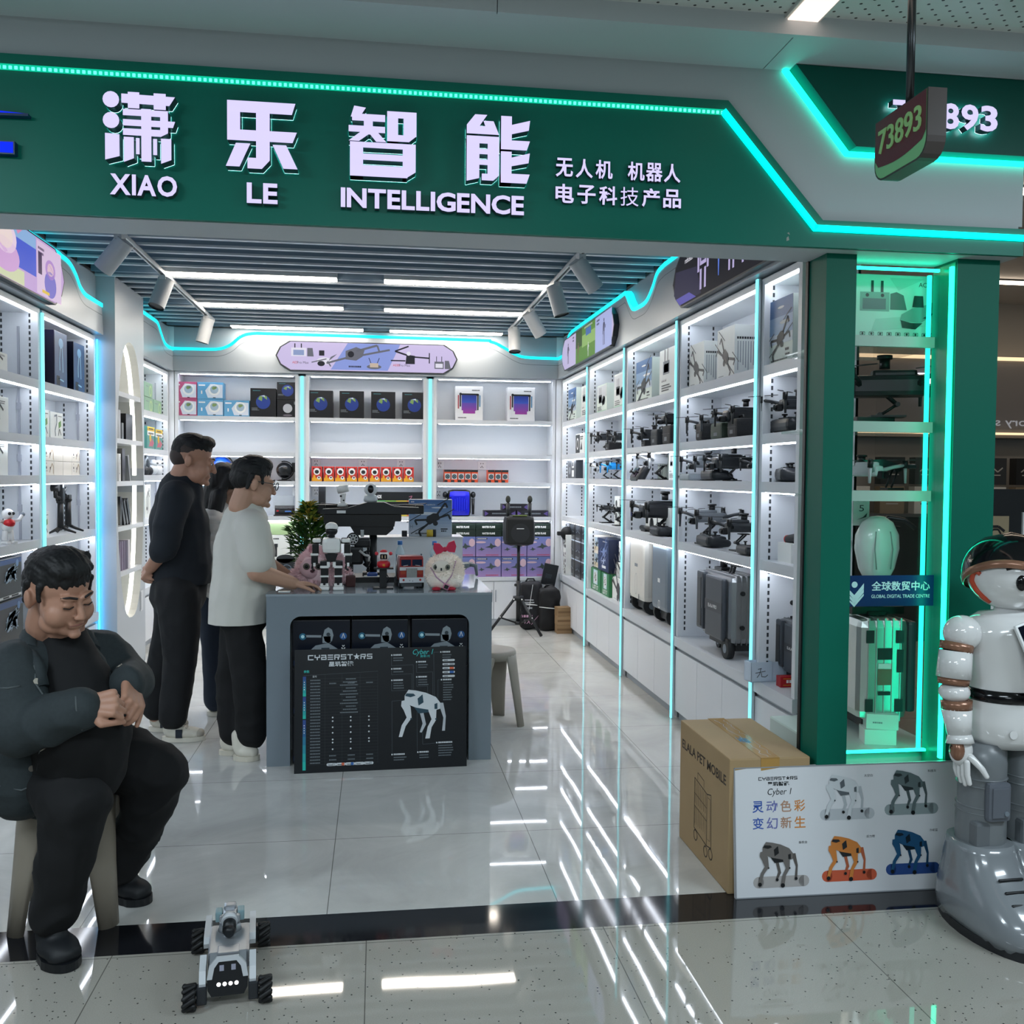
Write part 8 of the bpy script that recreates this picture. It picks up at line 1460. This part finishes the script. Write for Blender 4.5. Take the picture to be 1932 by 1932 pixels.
b = B().m(NAVY); b.chain([(-1.095, 5.62, 1.40), (-1.108, 5.62, 1.25), (-1.09, 5.62, 1.05), (-1.095, 5.62, .90)], [.12, .16, .16, .158], ky=1.0); b.cap((-1.095, 5.48, 1.37), (-1.095, 5.76, 1.37), .088); b.chain([(-1.09, 5.455, 1.36), (-1.12, 5.41, 1.22), (-1.14, 5.405, 1.09)], [.085, .08, .07]); b.cap((-1.13, 5.405, 1.12), (-1.165, 5.42, 1.075), .072, .064); b.chain([(-1.09, 5.79, 1.36), (-1.14, 5.83, 1.22), (-1.18, 5.84, 1.09)], [.085, .08, .07]); b.cap((-1.19, 5.83, 1.10), (-1.23, 5.78, 1.04), .068, .06); b.cap((-1.09, 5.61, 1.44), (-1.075, 5.61, 1.455), .085, .074)
trim_below(remesh(b, 'sweater', .0105, PA, 4, folds(.007, 8, 7)), .875)
b = B().m(mat('#0f1115', .8)); b.chain([(-1.09, 5.62, .93), (-1.115, 5.62, .82)], [.14, .155]); b.chain([(-1.10, 5.55, .84), (-1.085, 5.53, .62), (-1.085, 5.525, .47), (-1.125, 5.53, .14)], [.125, .105, .09, .078]); b.chain([(-1.13, 5.69, .84), (-1.17, 5.71, .6), (-1.21, 5.72, .45), (-1.27, 5.75, .14)], [.125, .105, .09, .078]); remesh(b, 'trousers', .0105, PA, 4, folds(.006, 9, 8))
shoe(PA, (-1.175, 5.53, 0), (-.965, 5.53, 0), .05, SNK, mat('#d6d1c4', .5), .085, accents=sneaker); shoe(PA, (-1.30, 5.765, 0), (-1.095, 5.75, 0), .05, SNK, mat('#d6d1c4', .5), .085, accents=sneaker)
# ---- man in the white T-shirt
PT = thing('person', 'standing person in a white T-shirt and glasses resting both hands on the desk', 'person', (0, 0, 0))
HM = headM((-.645, 5.20, 1.452), radians(112), radians(10), 0, 1.05); b = B().m(SKIN2); head(b, HM, 1.05)
b.chain([(-.675, 5.21, 1.36), (-.69, 5.22, 1.22), (-.69, 5.2, .95), (-.70, 5.2, .76)], [.062, .09, .1, .1]); b.chain([(-.69, 5.22, 1.22), (-.635, 5.06, 1.20), (-.605, 5.0, 1.0), (-.43, 5.085, .93)], [.06, .055, .05, .034]); b.chain([(-.69, 5.22, 1.22), (-.68, 5.38, 1.20), (-.61, 5.45, 1.0), (-.48, 5.40, .928)], [.06, .055, .05, .034]); b.chain([(-.70, 5.18, .76), (-.65, 5.12, .42), (-.645, 5.14, .09)], [.08, .05, .04]); b.chain([(-.70, 5.23, .76), (-.77, 5.27, .40), (-.745, 5.22, .09)], [.08, .05, .04])
hand(b, (-.44, 5.083, .927), (.85, .3, -.02), (.05, 0, 1), 1, (.25, .3, .3), 1.0, .12, .2); hand(b, (-.485, 5.40, .927), (.9, -.1, -.02), (.05, 0, 1), -1, (.25, .3, .3), 1.0, .12, .2)
remesh(b, 'body', .005, PT, 2); face_details(HM, PT); short_hair(HM, PT, 1.05, .016, 9)
b = B().m(TEE); b.chain([(-.69, 5.22, 1.24), (-.70, 5.22, 1.12), (-.69, 5.2, .95), (-.725, 5.2, .79)], [.12, .155, .165, .155]); b.cap((-.645, 5.09, 1.225), (-.685, 5.35, 1.225), .085); b.chain([(-.635, 5.065, 1.215), (-.615, 5.02, 1.1), (-.607, 5.01, 1.065)], [.088, .085, .083]); b.chain([(-.685, 5.37, 1.215), (-.645, 5.42, 1.1), (-.635, 5.435, 1.07)], [.085, .08, .078]); b.cap((-.68, 5.215, 1.29), (-.675, 5.21, 1.305), .085, .078); b.cap((-.725, 5.2, .80), (-.725, 5.2, .765), .155, .15)
b.cap((-.725, 5.2, .78), (-.725, 5.2, .70), .155, .152); trim_below(remesh(b, 't_shirt', .0095, PT, 4, folds(.006, 7, 3)), .715)
b = B().m(JET); b.chain([(-.70, 5.2, .78), (-.70, 5.2, .74)], [.125, .125]); b.chain([(-.695, 5.165, .70), (-.655, 5.12, .42), (-.65, 5.14, .13)], [.098, .088, .078]); b.chain([(-.72, 5.24, .70), (-.765, 5.27, .41), (-.755, 5.22, .13)], [.098, .088, .078]); remesh(b, 'trousers', .0105, PT, 4, folds(.007, 9, 4))
shoe(PT, (-.735, 5.125, 0), (-.612, 5.11, 0), .047, SNK, mat('#c9c3b4', .5), .1); shoe(PT, (-.82, 5.225, 0), (-.65, 5.25, 0), .047, SNK, mat('#c9c3b4', .5), .1)
b = B(); b.M = HM; b.m(mat('#3a4244', .3, metal=.5))
for s in (-1, 1): n = 14; b.tube([(s*.033+.024*cos(2*pi*i/n), -.112, .0+.02*sin(2*pi*i/n)) for i in range(n+1)], .0022, 6).tube([(s*.057, -.11, .006), (s*.084, -.06, .008), (s*.088, .02, .006), (s*.085, .04, -.012)], .002, 6)
b.tube([(-.01, -.114, .004), (.01, -.114, .004)], .002, 6); b.m(mat('#dfe9ec', .02, alpha=.2))
for s in (-1, 1): b.flat([(s*.033+.022*cos(2*pi*i/14), .018*sin(2*pi*i/14)) for i in range(14)], F(-.112))
b.obj('glasses', PT)
# ---- woman behind
PW_ = thing('person', 'long haired person in a pale quilted jacket standing between the two men', 'person', (0, 0, 0))
HM = headM((-.915, 6.10, 1.43), radians(100), radians(18), 0, 1.03); b = B().m(SKIN2); head(b, HM, .95)
b.chain([(-.95, 6.11, 1.33), (-.99, 6.12, 1.22), (-1.0, 6.12, .95), (-1.0, 6.12, .76)], [.05, .08, .09, .09]); b.chain([(-.99, 6.12, 1.22), (-.98, 5.97, 1.2), (-1.0, 5.95, .95), (-.97, 5.99, .74)], [.06, .045, .04, .03]); b.chain([(-.99, 6.12, 1.22), (-.98, 6.27, 1.2), (-.95, 6.3, .98), (-.80, 6.25, .95)], [.06, .045, .04, .03]); b.chain([(-1.0, 6.08, .76), (-.985, 6.07, .42), (-.985, 6.09, .09)], [.07, .045, .036]); b.chain([(-1.0, 6.17, .76), (-.99, 6.2, .42), (-.99, 6.22, .09)], [.07, .045, .036])
hand(b, (-.97, 5.99, .74), (.05, .02, -1), (-.1, -1, 0), 1, (.2, .3, .2), .92); hand(b, (-.80, 6.25, .95), (.9, -.2, -.05), (0, .1, 1), -1, (.2, .3, .2), .92)
remesh(b, 'body', .006, PW_, 2); face_details(HM, PW_)
b = B().m(HAIR); L = Loc(b, HM); L.ell((0, .02, .05), (.085, .105, .08)); L.ell((0, .06, .0), (.085, .07, .1))
for s in (-1, 1): L.cap((s*.075, .0, .05), (s*.078, .035, -.12), .03, .028); L.cap((s*.05, -.06, .085), (s*.078, -.03, .0), .022, .02)
b.chain([(-.975, 6.10, 1.38), (-1.02, 6.10, 1.28), (-1.035, 6.10, 1.2)], [.09, .085, .06]); b.chain([(-.95, 6.01, 1.36), (-.975, 5.995, 1.26), (-.985, 5.99, 1.18)], [.05, .045, .025]); hi = HM.inverted()
remesh(b, 'hair', .007, PW_, 3, lambda p: .004*noise.noise(Vector((p.x*70, p.y*70, p.z*8))))
b = B().m(PUFF); b.chain([(-.99, 6.12, 1.22), (-1.0, 6.12, 1.08), (-1.0, 6.12, .92), (-1.0, 6.12, .80)], [.125, .145, .145, .14]); b.cap((-.985, 5.99, 1.21), (-.985, 6.25, 1.21), .075); b.chain([(-.98, 5.975, 1.2), (-1.005, 5.945, .97), (-.975, 5.98, .80)], [.075, .07, .06]); b.chain([(-.98, 6.27, 1.2), (-.955, 6.31, .99), (-.84, 6.26, .955)], [.075, .068, .058]); b.cap((-.965, 6.11, 1.29), (-.96, 6.11, 1.31), .075)
remesh(b, 'quilted_jacket', .0085, PW_, 2, lambda p: .011*abs(sin(pi*p.z/.052))-.004 + .004*noise.noise(p*20))
b = B().m(JEANS); b.chain([(-1.0, 6.12, .80), (-1.0, 6.12, .74)], [.125, .125]); b.chain([(-1.0, 6.07, .76), (-.985, 6.07, .42), (-.985, 6.09, .09)], [.1, .078, .07]); b.chain([(-1.0, 6.18, .76), (-.99, 6.2, .42), (-.99, 6.22, .09)], [.1, .078, .07]); remesh(b, 'jeans', .0105, PW_, 4, folds(.005, 9, 2))
shoe(PW_, (-1.03, 6.09, 0), (-.87, 6.085, 0), .042, SNK, mat('#d9d5ca', .5), .06); shoe(PW_, (-1.035, 6.22, 0), (-.875, 6.225, 0), .042, SNK, mat('#d9d5ca', .5), .06)
